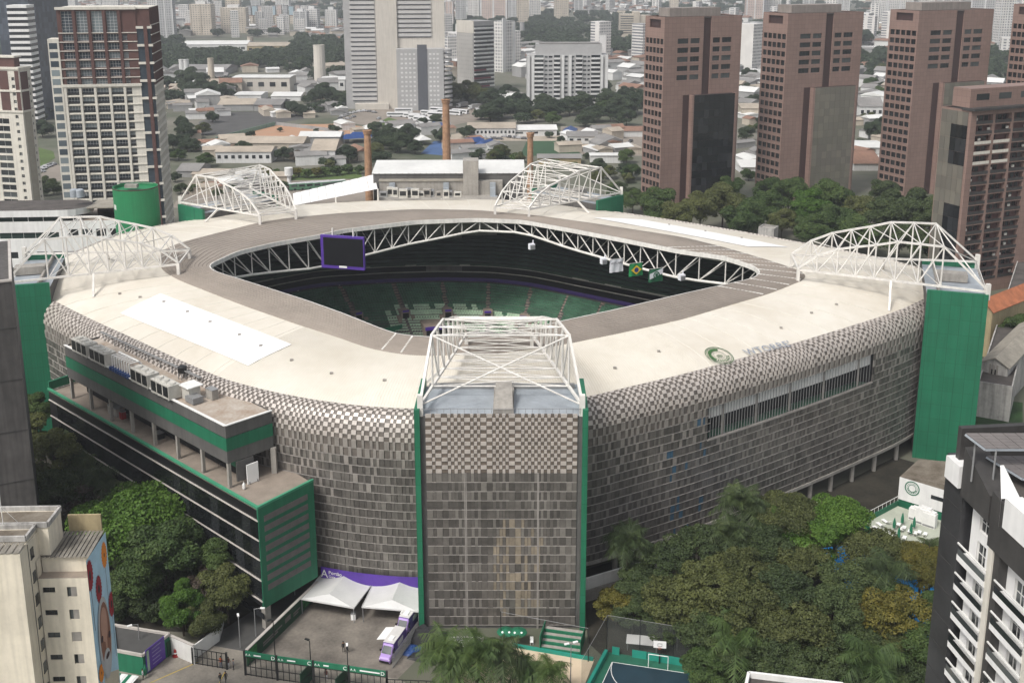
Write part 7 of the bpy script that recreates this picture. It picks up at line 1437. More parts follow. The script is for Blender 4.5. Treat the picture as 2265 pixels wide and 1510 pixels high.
# ---- low and middle buildings, placed one by one
def shed(label, x0, x1, yt, yb, dp, wall, roof, rise=1.5, rz=0.0, nw=0, cat='building', name='factory_shed', group=None):
    o, w, h = fb(name, label, x0, x1, yt, yb, dp, cat, group, rz); part(o, 'wall', (0, 0, 0), (w, dp, h), wall); b = MB()
    b.add([(-.5, -.6, h), (w + .5, -.6, h), (w + .5, dp / 2, h + rise), (-.5, dp / 2, h + rise), (w + .5, dp + .6, h), (-.5, dp + .6, h)], [[0, 1, 2, 3], [3, 2, 4, 5], [0, 3, 5], [1, 4, 2], [0, 5, 4, 1]]); b.build('roof', roof, o)
    for k in range(nw): part(o, 'window', (w * (k + .25) / nw, -.08, h * .4), (w * (k + .75) / nw, .02, h * .7), 'glass')
    return o, w, h
SH = [('long white factory with scalloped wall on the far left', 405, 545, 99, 118, 40, 'far_white', 'sheet_white', 3, 8), ('ochre walled warehouse among the far trees', 547, 637, 102, 118, 30, 'yellow_wall', 'sheet_beige', 3, 6), ('white modernist building with ribbon windows among trees', 516, 642, 172, 205, 24, 'hotel_beige', 'sheet_white', .6, 5), ('grey shed roofs behind the white modernist building', 372, 500, 154, 166, 40, 'far_grey', 'roof_grey', 3, 0), ('white flat shed by the pond', 520, 578, 210, 224, 22, 'far_white', 'sheet_white', .8, 0), ('low white gabled shed left of the hotel', 600, 665, 213, 224, 22, 'far_white', 'sheet_white', 2, 0), ('wide beige roofed shed beside the dark lot', 483, 560, 232, 246, 30, 'far_grey', 'sheet_beige', 2.5, 0), ('grey roofed shed beside the dark lot', 562, 622, 232, 246, 28, 'far_grey', 'roof_grey', 2.5, 0), ('white blue sided building left of the hotel', 707, 764, 176, 200, 26, 'far_white', 'sheet_white', 1, 4), ('long flat pale roof left of the hotel', 692, 764, 146, 158, 50, 'far_beige', 'sheet_beige', 1, 0), ('long beige school building with verandas', 1035, 1140, 284, 303, 16, 'far_white', 'sheet_beige', 2.4, 12), ('white roofed shelter right of the school building', 1132, 1232, 288, 302, 15, 'far_white', 'sheet_white', 2, 3), ('white walled yard building beyond the far right truss', 1306, 1377, 344, 361, 8, 'far_white', 'sheet_white', .3, 0), ('grey club pavilion beside the sand court', 1256, 1322, 302, 318, 14, 'far_white', 'roof_grey', 2, 4), ('low tiled wall building beyond the right truss', 1190, 1285, 350, 364, 10, 'yellow_wall', 'roof_grey', 1.4, 0), ('red roofed club house left of the brown towers', 1380, 1424, 290, 303, 12, 'far_white', 'roof_clay', 2, 0), ('long school building with blue and yellow frieze', 500, 672, 316, 336, 18, 'far_beige', 'sheet_beige', 2.4, 0), ('white sided school wing behind the left truss', 478, 600, 336, 361, 16, 'far_white', 'sheet_beige', 1.6, 8), ('pale gabled hall behind the left truss', 690, 742, 333, 362, 24, 'far_white', 'sheet_beige', 4, 0), ('open white market roof beside the orange field', 662, 752, 303, 320, 16, 'far_grey', 'sheet_white', 2, 3), ('grey low roof by the left tower', 392, 440, 378, 392, 18, 'far_grey', 'roof_grey', 2.2, 0), ('pale low roof behind the left truss', 425, 500, 385, 395, 14, 'far_beige', 'sheet_beige', 1.4, 0), ('small beige roofed hut behind the left truss', 600, 636, 390, 402, 10, 'far_beige', 'sheet_beige', 1.4, 0), ('white factory between first and second brown towers', 1640, 1690, 370, 384, 20, 'far_white', 'sheet_white', 2, 0), ('beige roofed hall between first and second brown towers', 1640, 1690, 240, 262, 24, 'far_beige', 'sheet_beige', 2, 0), ('red arched roof hall between second and third brown towers', 1888, 1950, 362, 378, 30, 'far_white', 'roof_clay', 4, 0), ('white gabled building between second and third brown towers', 1900, 1952, 236, 262, 20, 'far_white', 'roof_grey', 5, 4), ('pink gabled house between second and third brown towers', 1912, 1958, 146, 156, 20, mat('pink_wall', (.45, .22, .18), .8), 'roof_clay', 3, 0), ('long pale roof between second and third brown towers', 1880, 1960, 326, 340, 24, 'far_white', 'sheet_white', 1, 0), ('orange sided depot by the far road', 1890, 1960, 108, 116, 30, 'yellow_wall', 'sheet_white', 2, 0), ('low brick walled house left of the park trees', 375, 392, 190, 208, 14, 'roof_clay', 'sheet_beige', 1, 2)]
for L in SH: shed(L[0], *L[1:6], L[6], L[7], L[8], R(frr.uniform(-4, 4)), L[9])
o = thing('arched_canopy', 'thin pale arched canopy between the left background trees', 'canopy', W(477, 203, 0)); b = MB(); n = 10; b.grid([[Vector((-9 + 18 * i / n, y, 3 + 3.2 * math.sin(math.pi * i / n))) for i in range(n + 1)] for y in (0, 10)]); b.build('vault', 'sheet_beige', o); b = MB(); b.box((-8.8, 5, 1.5), (.4, 9, 3)); b.build('support', 'far_beige', o); b = MB(); b.box((8.8, 5, 1.5), (.4, 9, 3)); b.build('support', 'far_beige', o)
# chimneys
def chimney(label, x, yt, yb, Y, r0, r1, m='chimney_brick', cap=True):
    t = WY(x, yt, Y); o = thing('chimney', label, 'chimney', (t.x, t.y, 0)); H_ = t.z; b = MB(); n = 14
    b.lathe([(r0 + (r1 - r0) * k / 10, H_ * k / 10) for k in range(11)] + [(r1 * .7, H_), (r1 * .7, H_ - 1)], n=n); b.build('shaft', m, o)
    if cap:
        for k in range(3): b = MB(); b.lathe([(r1, H_ - 1.4 + .5 * k), (r1 + .25 + .1 * k, H_ - 1.3 + .5 * k), (r1 + .25 + .1 * k, H_ - 1.0 + .5 * k), (r1, H_ - .9 + .5 * k)], n=n); b.build('ring', m, o)
    else: b = MB(); b.lathe([(r1, H_ - .6), (r1 + .2, H_ - .5), (r1 + .2, H_ + .1), (r1, H_ + .2)], n=n); b.build('ring', m, o)
chimney('short brick chimney at the left end of the grey hall', 812, 288, 0, 352, 1.5, 1.1); chimney('tall central brick chimney behind the grey hall', 986, 220, 0, 372, 1.9, 1.15); chimney('right brick chimney behind the far right truss', 1173, 294, 0, 362, 1.25, .95)
chimney('slim beige chimney among the left background trees', 465, 129, 0, 880, 3.0, 2.4, 'far_beige', False); chimney('thick beige chimney left of the hotel', 705, 100, 0, 900, 5.0, 4.6, 'hotel_beige', False); chimney('white twin flue among the left background trees', 401, 132, 0, 900, 2.4, 2.2, 'far_white', False); chimney('second white twin flue among the left background trees', 411, 132, 0, 900, 2.4, 2.2, 'far_white', False); chimney('slim grey chimney far right of the white tower', 1155, 50, 0, 1500, 3.6, 3.2, 'far_grey', False); chimney('small beige chimney on the far factory', 553, 82, 0, 1300, 4, 3.6, 'far_beige', False)
# grey hall directly behind the roof
HY = 312.0; a = WY(826, 410, HY); o = thing('grey_hall', 'long grey hall with pale roof right behind the far roof edge', 'building', (a.x, a.y, 0), R(1)); c = WY(1158, 410, HY); w = c.x - a.x; zt = WY(990, 384, HY).z; z2 = WY(990, 398, HY).z
part(o, 'wall', (0, 0, 0), (w, 13, zt), 'annex_grey'); part(o, 'lean_to', (2, -2.5, 0), (w * .60, 0, z2), 'concrete'); part(o, 'lean_to_roof', (1.8, -2.8, z2), (w * .60, 0, z2 + .3), 'asbestos'); part(o, 'lean_to', (w * .70, -2.5, 0), (w * .86, 0, z2), 'concrete'); part(o, 'stair_tower', (w * .60, -3.5, 0), (w * .70, 2, WY(1036, 352, HY).z), 'concrete')
b = MB(); b.add([(-.4, -.4, zt), (w + .4, -.4, zt), (w + .4, 13.4, zt + 1.6), (-.4, 13.4, zt + 1.6), (-.4, 13.4, zt), (w + .4, 13.4, zt)], [[0, 1, 2, 3], [1, 5, 2], [0, 3, 4], [2, 5, 4, 3]]); b.build('roof', 'sheet_white', o)
for k in range(26): part(o, 'roof_rib', (w * k / 25.5, -.4, zt), (w * k / 25.5 + .15, -.3, zt + .15), 'asbestos')
for px in (870, 988, 1090): x = (px - 826) / 332 * w; b = MB(); b.box((x, -3.2, z2 - 1), (1.6, 1.2, 1.4)); b.box((x, -3.6, z2 - 3), (1.6, 1.4, 2.6)); b.box((x + .3, -4.4, z2 - 4.6), (2.0, 2.2, 1.2)); b.build('duct', 'deck_grey', o)
rr = random.Random(8)
for k in range(13):
    px = 850 + k * 13.5 + rr.uniform(-3, 3); p = WY(px, 424 + rr.uniform(0, 6), HY - 12 + rr.uniform(-2, 2)); sx, sy, sz = rr.uniform(1.0, 2.8), rr.uniform(1, 2), rr.uniform(1.2, 2.8)
    oo = thing('rooftop_unit', '%s grey plant unit from the left in front of the grey hall' % ORDN(k + 1), 'plant unit', (p.x, p.y, p.z - sz / 2), 0, 'plant units in front of the grey hall'); part(oo, 'casing', (-sx / 2, -sy / 2, 0), (sx / 2, sy / 2, sz), rr.choice(('ac_cream', 'frame_grey', 'concrete', 'blue_pipe' if k == 10 else 'ac_cream'))); part(oo, 'grille', (-sx * .35, -sy / 2 - .05, sz * .3), (sx * .35, -sy / 2, sz * .8), 'iron_black')
    if k == 0: zp = p.z - sz / 2
p0_, p1_ = WY(835, 436, HY - 8), WY(1100, 436, HY - 8)
o = thing('service_roof', 'flat grey service roof carrying the plant units', 'roof', (p0_.x, p0_.y - 8, 0)); part(o, 'slab', (0, 0, 0), (p1_.x - p0_.x, 15, p0_.z - .6), 'concrete'); part(o, 'edge_rail', (0, -.1, p0_.z - .6), (p1_.x - p0_.x, 0, p0_.z - .3), 'ledge')
# white canopy roof left of the hall
c4 = [WY(648, 428, 330), WY(828, 386, 330), WY(836, 418, 300), WY(650, 455, 300)]
o = thing('canopy_roof', 'large bright white ribbed canopy roof sloping behind the far roof edge', 'canopy', c4[3].xy.to_3d()); n = 10
for k in range(n):
    b = MB(); A_, B_, C_, D2 = c4[3].lerp(c4[2], k / n), c4[3].lerp(c4[2], (k + .97) / n), c4[0].lerp(c4[1], (k + .97) / n), c4[0].lerp(c4[1], k / n); M1, M2 = A_.lerp(B_, .5) + Vector((0, 0, .07)), D2.lerp(C_, .5) + Vector((0, 0, .07)); b.poly([A_, M1, M2, D2]); b.poly([M1, B_, C_, M2]); b.wbuild('roof_sheet', 'patch_white', o)
for p in (c4[2], c4[3], c4[3].lerp(c4[2], .5)): b = MB(); b.tube(p.xy.to_3d(), p, .25, 8); b.wbuild('post', 'steel_white', o)
# water tower
p = W(640, 408, 0); o = thing('water_tower', 'small white water tower on a stalk behind the left truss', 'water tower', p); hz = WY(640, 371, p.y).z; b = MB(); b.lathe([(1.0, 0), (.9, hz * .5)], n=14); b.build('stalk', 'white_wall', o); b = MB(); b.lathe([(.9, hz * .5), (1.9, hz * .55), (1.9, hz), (0, hz + .2)], n=16); b.build('tank', 'white_wall', o)
# ---- open grounds
sheet('orange_field', [(500, 312), (560, 290), (620, 276), (760, 274), (815, 282), (770, 305), (640, 318)], .03, 'dirt'); sheet('truck_lot', [(740, 268), (850, 225), (1090, 240), (1080, 262), (960, 285), (830, 280)], .02, 'lot'); sheet('dark_lot', [(440, 270), (500, 248), (640, 246), (680, 262), (620, 272), (540, 296), (440, 300)], .015, 'asphalt'); sheet('green_strip', [(825, 276), (860, 260), (912, 276), (900, 280)], .04, 'lawn'); sheet('blue_court', [(930, 340), (960, 312), (1105, 312), (1110, 336), (1010, 346)], .03, 'blue_floor'); sheet('small_pitch', [(990, 352), (1010, 338), (1100, 336), (1130, 352)], .04, 'field_green'); sheet('green_pitch', [(1150, 345), (1165, 312), (1255, 312), (1290, 345)], .03, 'field_green'); sheet('beach_court', [(1285, 322), (1345, 312), (1385, 333), (1310, 340)], .03, 'sand'); sheet('market_yard', [(990, 300), (1060, 286), (1240, 300), (1230, 312), (1000, 312)], .02, 'sheet_beige'); sheet('club_ground', [(1240, 280), (1430, 280), (1430, 345), (1240, 345)], .01, 'lot'); sheet('left_lawn', [(80, 325), (118, 335), (122, 350), (80, 375)], .04, 'lawn'); sheet('left_road', [(70, 400), (125, 360), (140, 375), (140, 400)], .03, 'lot'); sheet('yard', [(380, 460), (420, 400), (640, 390), (850, 400), (830, 470)], .01, 'lot'); sheet('hedge_ground', [(580, 384), (800, 372), (800, 395), (620, 400)], .02, 'lawn')
b = MB(); f0, f1 = W(478, 312, 0), W(608, 278, 0); b.bar(f0 + Vector((0, 0, 1.2)), f1 + Vector((0, 0, 1.2)), .3, 2.4); b.wbuild('field_fence', mat('fence_green', (.2, .32, .26), .8), None, label='pale green fence along the left edge of the orange field', cat='fence')
b = MB(); f0, f1 = W(612, 277, 0), W(740, 292, 0); b.bar(f0 + Vector((0, 0, 1)), f1 + Vector((0, 0, 1)), .3, 2.0); b.wbuild('field_fence', 'far_grey', None, label='grey wall along the back of the orange field', cat='fence')
# buses, trucks, cars
mat('bus_white', (.68, .68, .68), .4, .05); mat('bus_green', (.12, .26, .16), .5, .1); mat('car_paint', (.30, .30, .31), .35, .1, rand=.9)
def bus_proto(body, L=12.0, truck=False):
    o = thing('bus', 'x', 'bus', (0, 0, -50)); b = MB(); b.box((0, 0, 1.75), (2.5, L, 2.6)); b.build('body', body, o); b = MB(); b.box((0, 0, 3.1), (2.3, L - .4, .15)); b.build('roof', 'bus_white', o); b = MB(); b.box((0, .2, 2.15), (2.56, L - 1.4, .9)); b.build('window_band', 'glass', o); b = MB(); b.box((0, -L / 2 - .02, 2.0), (2.2, .06, 1.3)); b.build('windscreen', 'glass', o)
    for s in (-1, 1):
        for y in (-L * .3, L * .28): b = MB(); b.tube((s * .95, y, .5), (s * 1.28, y, .5), .5, 12); b.build('wheel', 'tyre', o)
    return o
bw_p, bg_p = bus_proto('bus_white'), bus_proto('bus_green')
first = {}
def place(proto, nm, label, p, rz, group, sc=1.0):
    c = dup(proto, p, rz, label, group, sc); c.name = nm; return c
for i, (x, y, a) in enumerate(((876, 256, 88), (893, 247, 92), (912, 258, 70), (923, 262, 68), (934, 266, 66), (944, 270, 64), (950, 252, 72), (965, 256, 70), (985, 250, 62), (1003, 252, 62), (1018, 249, 62), (970, 245, 70))): place(bw_p, 'bus', 'white bus, %s from the left in the lot below the hotel' % ORDN(i + 1), W(x, y + 3, 0), R(a), 'white buses in the truck lot')
for i in range(5): place(bg_p, 'bus', 'green bus, %s from the left beside the white canopy roof' % ORDN(i + 1), W(668 + i * 17, 419 - i * 1.0, 0), R(-62), 'green buses behind the left truss')
def truck_proto():
    o = thing('truck', 'x', 'truck', (0, 0, -50)); b = MB(); b.box((0, 1.4, 2.3), (2.5, 7.5, 2.7)); b.build('box', 'far_grey', o); b = MB(); b.box((0, -3.7, 1.7), (2.4, 2.0, 2.4)); b.build('cab', 'bus_white', o); b = MB(); b.box((0, -4.72, 2.2), (2.1, .06, .9)); b.build('windscreen', 'glass', o); b = MB(); b.box((0, .6, .8), (1.2, 9, .3)); b.build('chassis', 'iron_black', o)
    for s in (-1, 1):
        for y in (-3.4, 2.6, 4.0): b = MB(); b.tube((s * .9, y, .5), (s * 1.22, y, .5), .5, 12); b.build('wheel', 'tyre', o)
    return o
tp_ = truck_proto()
for i, (x, y, a) in enumerate(((918, 240, 20), (932, 236, 15), (945, 234, 10), (958, 233, 5), (1022, 236, -40), (1050, 240, -60), (1066, 246, -70), (968, 232, 10))): place(tp_, 'truck', 'parked truck, %s from the left behind the bus lot' % ORDN(i + 1), W(x, y + 2, 0), R(a), 'trucks below the hotel')
cb = MB(); cb.grid([[Vector((x * w_, y, z)) for x, z in ((-1, .35), (-1, .85), (-.78, h_), (.78, h_), (1, .85), (1, .35))] for y, h_, w_ in ((-2.15, .7, .8), (-1.2, .95, .88), (-.5, 1.45, .88), (1.0, 1.45, .88), (1.7, 1.0, .86), (2.1, .9, .8))], 0)
for s in (-1, 1):
    for y in (-1.3, 1.3): cb.tube((s * .7, y, .32), (s * .9, y, .32), .32, 10, 1)
cb.add([(-.62, -1.18, 1.0), (.62, -1.18, 1.0), (.6, -.55, 1.44), (-.6, -.55, 1.44)], [[0, 1, 2, 3]], 2); cm = cb.mesh('car', ['car_paint', 'tyre', 'glass'])
cars = [(x, y) for x, y in ((752, 262), (758, 257), (766, 254), (775, 250), (784, 248), (795, 246), (806, 245), (818, 246), (828, 248), (757, 266), (770, 262), (782, 258), (838, 262), (846, 270))] + [(1050 + 11 * k, 302 + (k * 7) % 6) for k in range(12)] + [(96, 372), (103, 368), (110, 366), (118, 364), (92, 379), (1340, 330), (1352, 322), (1360, 330), (1375, 326), (1390, 332), (1400, 322), (1395, 312), (480, 402), (500, 408), (1390, 318)]
for i, (x, y) in enumerate(cars): put('car', cm, None, W(x, y + 2, 0), R(frr.choice((60, 70, -20, 80)) + frr.uniform(-8, 8)), label='small parked car, %s from the left behind the stadium' % ORDN(sorted(cars).index((x, y)) + 1), cat='car', group='cars parked behind the stadium')
for q in (bw_p, bg_p, tp_):
    for ch in list(q.children): bpy.data.objects.remove(ch)
    bpy.data.objects.remove(q)
for i, (x, y, m) in enumerate(((800, 312, 'blue_pipe'), (785, 316, 'blue_pipe'), (1045, 325, 'blue_pipe'), (1075, 330, 'blue_pipe'), (1260, 300, 'blue_pipe'), (1330, 298, 'blue_pipe'), (930, 318, 'sheet_white'), (972, 290, 'blue_pipe'))):
    o = thing('tent_roof', '%s %s tent roof from the left in the courts behind the stadium' % (ORDN(i + 1), 'white' if 'white' in m else 'blue'), 'tent', W(x, y, 0), R(20 * i), 'tent roofs in the courts'); b = MB(); b.add([(-7, -4, 3), (7, -4, 3), (7, 4, 3), (-7, 4, 3), (-5, 0, 5.2), (5, 0, 5.2)], [[0, 1, 5, 4], [2, 3, 4, 5], [1, 2, 5], [3, 0, 4]]); b.build('canopy', m, o)
    for sx in (-6.8, 6.8):
        for sy in (-3.8, 3.8): b = MB(); b.tube((sx, sy, 0), (sx, sy, 3), .12, 5); b.build('pole', 'frame_grey', o)
# ---- trees of the middle distance
G5 = 'trees of the middle distance'
ML = [(425, 185, 22, 'd'), (440, 200, 18, 'd'), (478, 205, 16, 'd'), (505, 200, 12, 'd'), (408, 205, 14, 'd'), (412, 295, 15, 'd'), (398, 318, 13, 'd'), (425, 325, 12, 'd'), (405, 270, 9, 'd'), (455, 358, 13, 'm'), (470, 262, 10, 'd'), (540, 335, 15, 'd'), (575, 345, 9, 'd'), (628, 345, 13, 'd'), (660, 350, 11, 'b'), (720, 362, 9, 'd'), (770, 345, 16, 'd'), (715, 212, 18, 'd'), (735, 216, 15, 'd'), (697, 215, 12, 'd'), (655, 245, 13, 'd'), (672, 250, 10, 'd'), (750, 240, 10, 'd'), (765, 222, 12, 'd'), (830, 288, 12, 'd'), (845, 310, 14, 'd'), (880, 320, 19, 'd'), (905, 300, 17, 'd'), (860, 295, 13, 'd'), (918, 330, 12, 'd'), (835, 355, 12, 'd'), (975, 303, 13, 'd'), (1033, 295, 12, 'd'), (965, 268, 10, 'd'), (935, 272, 8, 'd'), (872, 222, 17, 'o'), (895, 215, 19, 'o'), (925, 212, 17, 'o'), (1000, 212, 19, 'o'), (1030, 208, 19, 'o'), (1060, 215, 18, 'o'), (1090, 225, 19, 'd'), (1110, 245, 19, 'd'), (1140, 232, 17, 'd'), (1085, 255, 17, 'd'), (1160, 250, 13, 'd'), (1125, 210, 15, 'd'), (1205, 232, 16, 'd'), (1230, 245, 15, 'd'), (1260, 240, 17, 'd'), (1290, 230, 17, 'd'), (1320, 215, 20, 'd'), (1345, 225, 18, 'd'), (1370, 240, 20, 'd'), (1400, 235, 20, 'd'), (1350, 255, 16, 'd'), (1385, 265, 15, 'd'), (1310, 260, 13, 'd'), (1330, 195, 15, 'd'), (1110, 340, 13, 'o'), (1090, 348, 10, 'o'), (1050, 348, 8, 'd'), (1140, 352, 9, 'm'), (1225, 365, 8, 'm'), (1270, 368, 7, 'm'), (1300, 346, 6, 'd'), (1385, 350, 13, 'm'), (1395, 385, 15, 'm'), (1345, 385, 12, 'o'), (1370, 420, 12, 'd'), (1395, 430, 11, 'd'), (1320, 395, 10, 'o'), (590, 380, 8, 'y'), (610, 385, 8, 'm'), (660, 384, 9, 'y'), (680, 386, 9, 'm'), (700, 384, 9, 'y'), (720, 382, 9, 'm'), (745, 380, 9, 'm'), (770, 376, 9, 'm'), (795, 378, 8, 'm'), (560, 378, 7, 'y'), (480, 430, 9, 'd'), (430, 420, 9, 'd'), (400, 420, 10, 'd'), (520, 420, 8, 'd'), (1652, 205, 13, 'd'), (1665, 225, 11, 'd'), (1650, 300, 13, 'd'), (1655, 390, 11, 'm'), (1935, 295, 17, 'd'), (1945, 210, 12, 'm'), (1925, 190, 12, 'm'), (1935, 150, 12, 'd'), (1900, 130, 13, 'd'), (1905, 90, 16, 'd'), (1670, 100, 18, 'd'), (1650, 130, 16, 'd'), (2010, 120, 14, 'd'), (95, 290, 16, 'd'), (105, 410, 13, 'd'), (120, 420, 12, 'd'), (95, 425, 10, 'd'), (2250, 140, 10, 'd'), (375, 345, 10, 'd'), (388, 395, 9, 'd'), (1320, 345, 6, 'd'), (1215, 300, 6, 'd'), (1240, 310, 6, 'd'), (555, 300, 7, 'd'), (620, 288, 4, 'd'), (700, 290, 4, 'd'), (735, 285, 6, 'd'), (745, 288, 6, 'd')]
ZN = [(365, 640, 118, 150, 34, 22), (640, 760, 112, 170, 20, 22), (380, 510, 176, 216, 9, 20), (800, 945, 284, 350, 9, 20), (1060, 1180, 205, 262, 9, 26), (1185, 1425, 205, 270, 20, 24), (1030, 1150, 335, 352, 5, 16), (378, 450, 260, 350, 6, 22), (1300, 1425, 360, 440, 6, 20), (1140, 1420, 60, 105, 16, 20), (640, 770, 215, 250, 7, 16), (850, 1060, 200, 225, 7, 22), (380, 640, 400, 440, 6, 16), (1640, 1690, 90, 330, 6, 18), (1890, 1960, 90, 330, 8, 18), (690, 760, 340, 365, 3, 14)]
zr = random.Random(14); FT0 = []
for x0, x1, y0, y1, nn_, rp_ in ZN:
    for k in range(nn_):
        q = (zr.uniform(x0, x1), zr.uniform(y0, y1), rp_ * zr.uniform(.5, .85) * .75, zr.choice('dddmo')); (ML if y1 > 265 else FT0).append(q)
LM = {'d': 'leaf_dark', 'm': 'leaf_mid', 'o': 'leaf_olive', 'b': 'leaf_brown', 'y': 'leaf_yellow'}
for i, (x, y, rpx, lf) in enumerate(ML):
    g = W(x, y + rpx * .9, 0); r = rpx * (g.y * .97 + 23) / FPX * 1.75; tree('round' if rpx > 9 else 'far', Vector((g.x, g.y, r * .72)), r, 'leaf_far' if lf == 'd' and g.y > 480 else LM[lf], 'x', G5, .9)
relabel(G5, '%s tree, %s from the left in the middle distance behind the stadium')
# ---- fabric of the low city: houses and trees
crr = random.Random(5)
KEEP = [(755, 1010, 185, 262), (1005, 1145, 150, 225), (1160, 1350, 180, 250), (400, 650, 84, 124), (512, 648, 160, 212), (365, 505, 148, 170), (690, 770, 140, 206), (595, 670, 205, 230), (515, 582, 205, 228), (1365, 1445, 55, 90), (480, 760, 228, 300), (545, 670, 28, 58), (740, 1100, 225, 290)] + [(x0 - 4, x1 + 4, yb - 10, yb + 6) for x0, x1, yt, yb, m in DT] + [(L[1] - 4, L[2] + 4, L[4] - 12, L[4] + 3) for L in SH]
BROWN = [(1400, 1650), (1665, 1920), (1945, 2210)]
def proj(p):
    z = p.z - CAMH; fw = p.y * math.cos(PITCH) - z * math.sin(PITCH); up = p.y * math.sin(PITCH) + z * math.cos(PITCH); return CX + FPX * p.x / fw, CY - FPX * up / fw
HM = []
for wl, rf in (('far_white', 'roof_grey'), ('far_white', 'sheet_white'), ('far_beige', 'roof_clay'), ('far_grey', 'sheet_white'), ('far_beige', 'sheet_beige'), ('far_white', 'roof_grey'), ('far_grey', 'roof_grey')):
    b = MB(); b.box2((-.5, -.5, 0), (.5, .5, 1)); wmesh = b.mesh('wall', wl); b = MB(); b.add([(-.53, -.55, 1), (.53, -.55, 1), (.53, 0, 1.35), (-.53, 0, 1.35), (.53, .55, 1), (-.53, .55, 1)], [[0, 1, 2, 3], [3, 2, 4, 5], [0, 3, 5], [1, 4, 2], [0, 5, 4, 1]]); rmesh = b.mesh('roof', rf); HM.append((wmesh, rmesh, {'roof_grey': 'grey', 'sheet_white': 'white', 'roof_clay': 'clay', 'sheet_beige': 'beige'}[rf]))
farH = MB(); nH = 0; nT = 0; farT = []; houses = []
for x, y, rpx, lf in FT0: g = W(x, y + rpx * .9, 0); farT.append((g.x, g.y, rpx * (g.y * .97 + 23) / FPX * 1.75))
for x0, x1, y0, y1, nn_ in ((380, 760, 238, 262, 22), (420, 520, 300, 348, 8), (1240, 1420, 284, 345, 14), (760, 990, 284, 300, 12), (640, 800, 320, 366, 7), (1000, 1160, 316, 350, 6), (440, 640, 398, 430, 8), (1640, 1690, 260, 380, 6), (1890, 1960, 260, 380, 7)):
    for k in range(nn_): houses.append((W(crr.uniform(x0, x1), crr.uniform(y0, y1), 0), crr.uniform(7, 16), crr.uniform(6, 12), crr.choice((3, 3.5, 4, 5)), R(20) + crr.choice((0, math.pi / 2)) + crr.uniform(-.2, .2), crr.randrange(len(HM)))); nH += 1
wallc = ['far_white', 'far_beige', 'far_grey', 'roof_clay', 'sheet_white', 'roof_grey', 'apt_white']
Y = 470.0
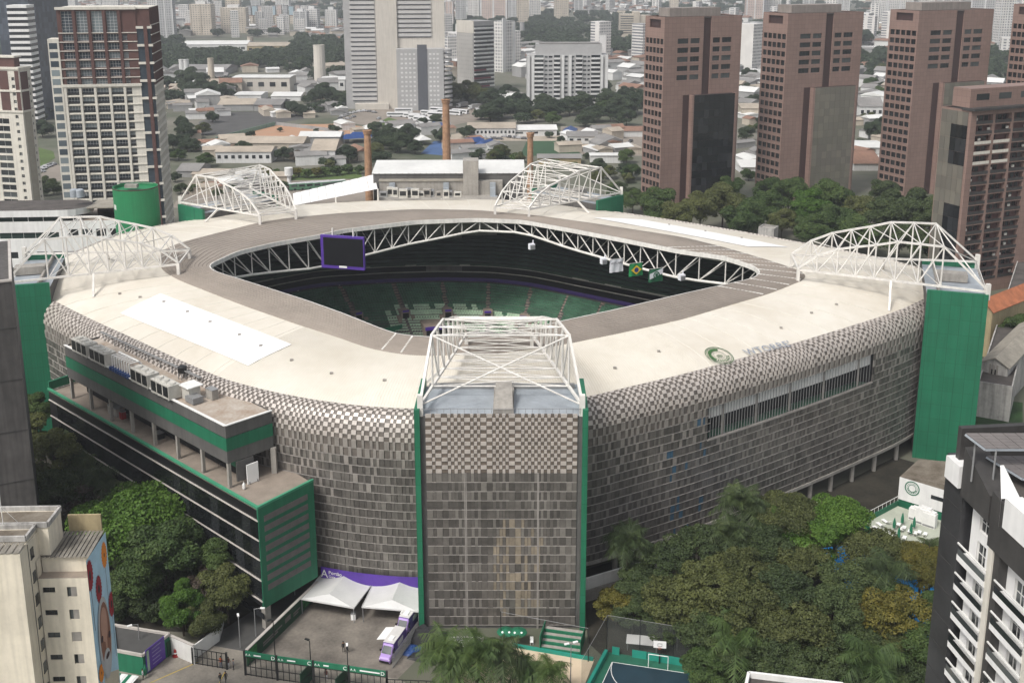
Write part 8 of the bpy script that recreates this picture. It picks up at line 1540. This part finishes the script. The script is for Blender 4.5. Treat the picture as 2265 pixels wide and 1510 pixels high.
while Y < 3300:
    step = 21 if Y < 1300 else 24 + (Y - 1300) * .012
    x = -.56 * Y - 30
    while x < .56 * Y + 30:
        x += step * crr.uniform(.85, 1.2); p = Vector((x + crr.uniform(-4, 4), Y + crr.uniform(-6, 6), 0)); px, py = proj(p)
        if px < -40 or px > 2310 or py < -14: continue
        if any(a < px < c and e < py < f for a, c, e, f in KEEP): continue
        if py > 240 and not (px < 120 or px > 1425): continue
        if py > 300 or (py > 215 and any(a < px < c for a, c in BROWN)): continue
        nz = math.sin(p.x * .0052 + 1.3) * math.sin(p.y * .0041 + .7) + .55 * math.sin(p.x * .013 + p.y * .009) + crr.uniform(-.35, .35)
        if 108 < py < 150 and px < 770: nz += .9
        if 60 < py < 130 and 1140 < px < 1420: nz += .7
        if py < 34: nz -= .25
        if nz > -.08:
            r = crr.uniform(6, 11)
            if nT < 0: tree('far', Vector((p.x, p.y, r * .7)), r, 'leaf_far', 'x', 'trees of the hazy city', .85); nT += 1
            else: farT.append((p.x, p.y, r))
        else:
            w_, d_, h_ = crr.uniform(9, 19), crr.uniform(9, 17), crr.choice((3.5, 4, 6, 6.5, 7, 9)) ; a = R(35) + crr.choice((0, math.pi / 2)) + crr.uniform(-.15, .15) + math.sin(p.x * .002) * .6
            if crr.random() < .08: w_ *= 2.2; d_ *= 1.6
            if nH < 300 and Y < 1700: houses.append((p, w_, d_, h_, a, crr.randrange(len(HM)))); nH += 1
            else:
                if crr.random() < .09: h_ = crr.uniform(18, 45)
                mi = crr.randrange(len(wallc)); farH.box((p.x, p.y, h_ / 2), (w_, d_, h_), mi if h_ < 15 else 6, rz=a, sk='b')
                ca, sa = math.cos(a), math.sin(a); q = lambda u, v, z: (p.x + u * ca - v * sa, p.y + u * sa + v * ca, z)
                if h_ < 15: farH.add([q(-w_ * .53, -d_ * .55, h_), q(w_ * .53, -d_ * .55, h_), q(w_ * .53, 0, h_ + 2), q(-w_ * .53, 0, h_ + 2), q(w_ * .53, d_ * .55, h_), q(-w_ * .53, d_ * .55, h_)], [[0, 1, 2, 3], [3, 2, 4, 5], [0, 3, 5], [1, 4, 2]], crr.choice((3, 3, 4, 5, 5)))
    Y += step
houses.sort(key=lambda q: q[0].x / q[0].y); k = 0
for p, w_, d_, h_, a, v in houses:
    k += 1
    o = thing('house', '%s roofed low house, %s from the left among the background houses' % (HM[v][2], ORDN(k)), 'house', p, a, 'low houses of the hazy city', (w_, d_, h_)); put('wall', HM[v][0], o); put('roof', HM[v][1], o)
farH.build('distant_houses', wallc, None, kind='stuff', label='far off mass of small pale houses and blocks in haze', cat='houses')
base = np.array([v.co[:] for v in crown(31, 12, 60, (1, 1, .7), (.3, .5), .11).vertices]); VV = []
for x, y, r in farT: a = crr.uniform(0, 6.28); ca, sa = math.cos(a), math.sin(a); VV.append(np.stack([x + r * (base[:, 0] * ca - base[:, 1] * sa), y + r * (base[:, 0] * sa + base[:, 1] * ca), r * .6 + r * base[:, 2] * .9], 1))
if VV: put('distant_trees', quadmesh('distant_trees', np.concatenate(VV), 'leaf_far'), None, kind='stuff', label='far off mass of dark street trees in haze', cat='trees'); print('far trees', len(farT), 'houses', nH, 'farH faces', len(farH.f))
# ---- haze
hm = bpy.data.materials.new('haze'); hm.use_nodes = True; n = hm.node_tree.nodes; n.clear(); ov = n.new('ShaderNodeOutputMaterial'); pv = n.new('ShaderNodeVolumePrincipled'); pv.inputs['Color'].default_value = (.92, .95, 1.0, 1); pv.inputs['Density'].default_value = HAZE; pv.inputs['Anisotropy'].default_value = .2; hm.node_tree.links.new(pv.outputs[0], ov.inputs['Volume']); MATS['haze'] = hm
b = MB(); b.box2((-2900, -300, -1), (2900, 5400, 150)); b.build('haze', 'haze', None, kind='stuff')
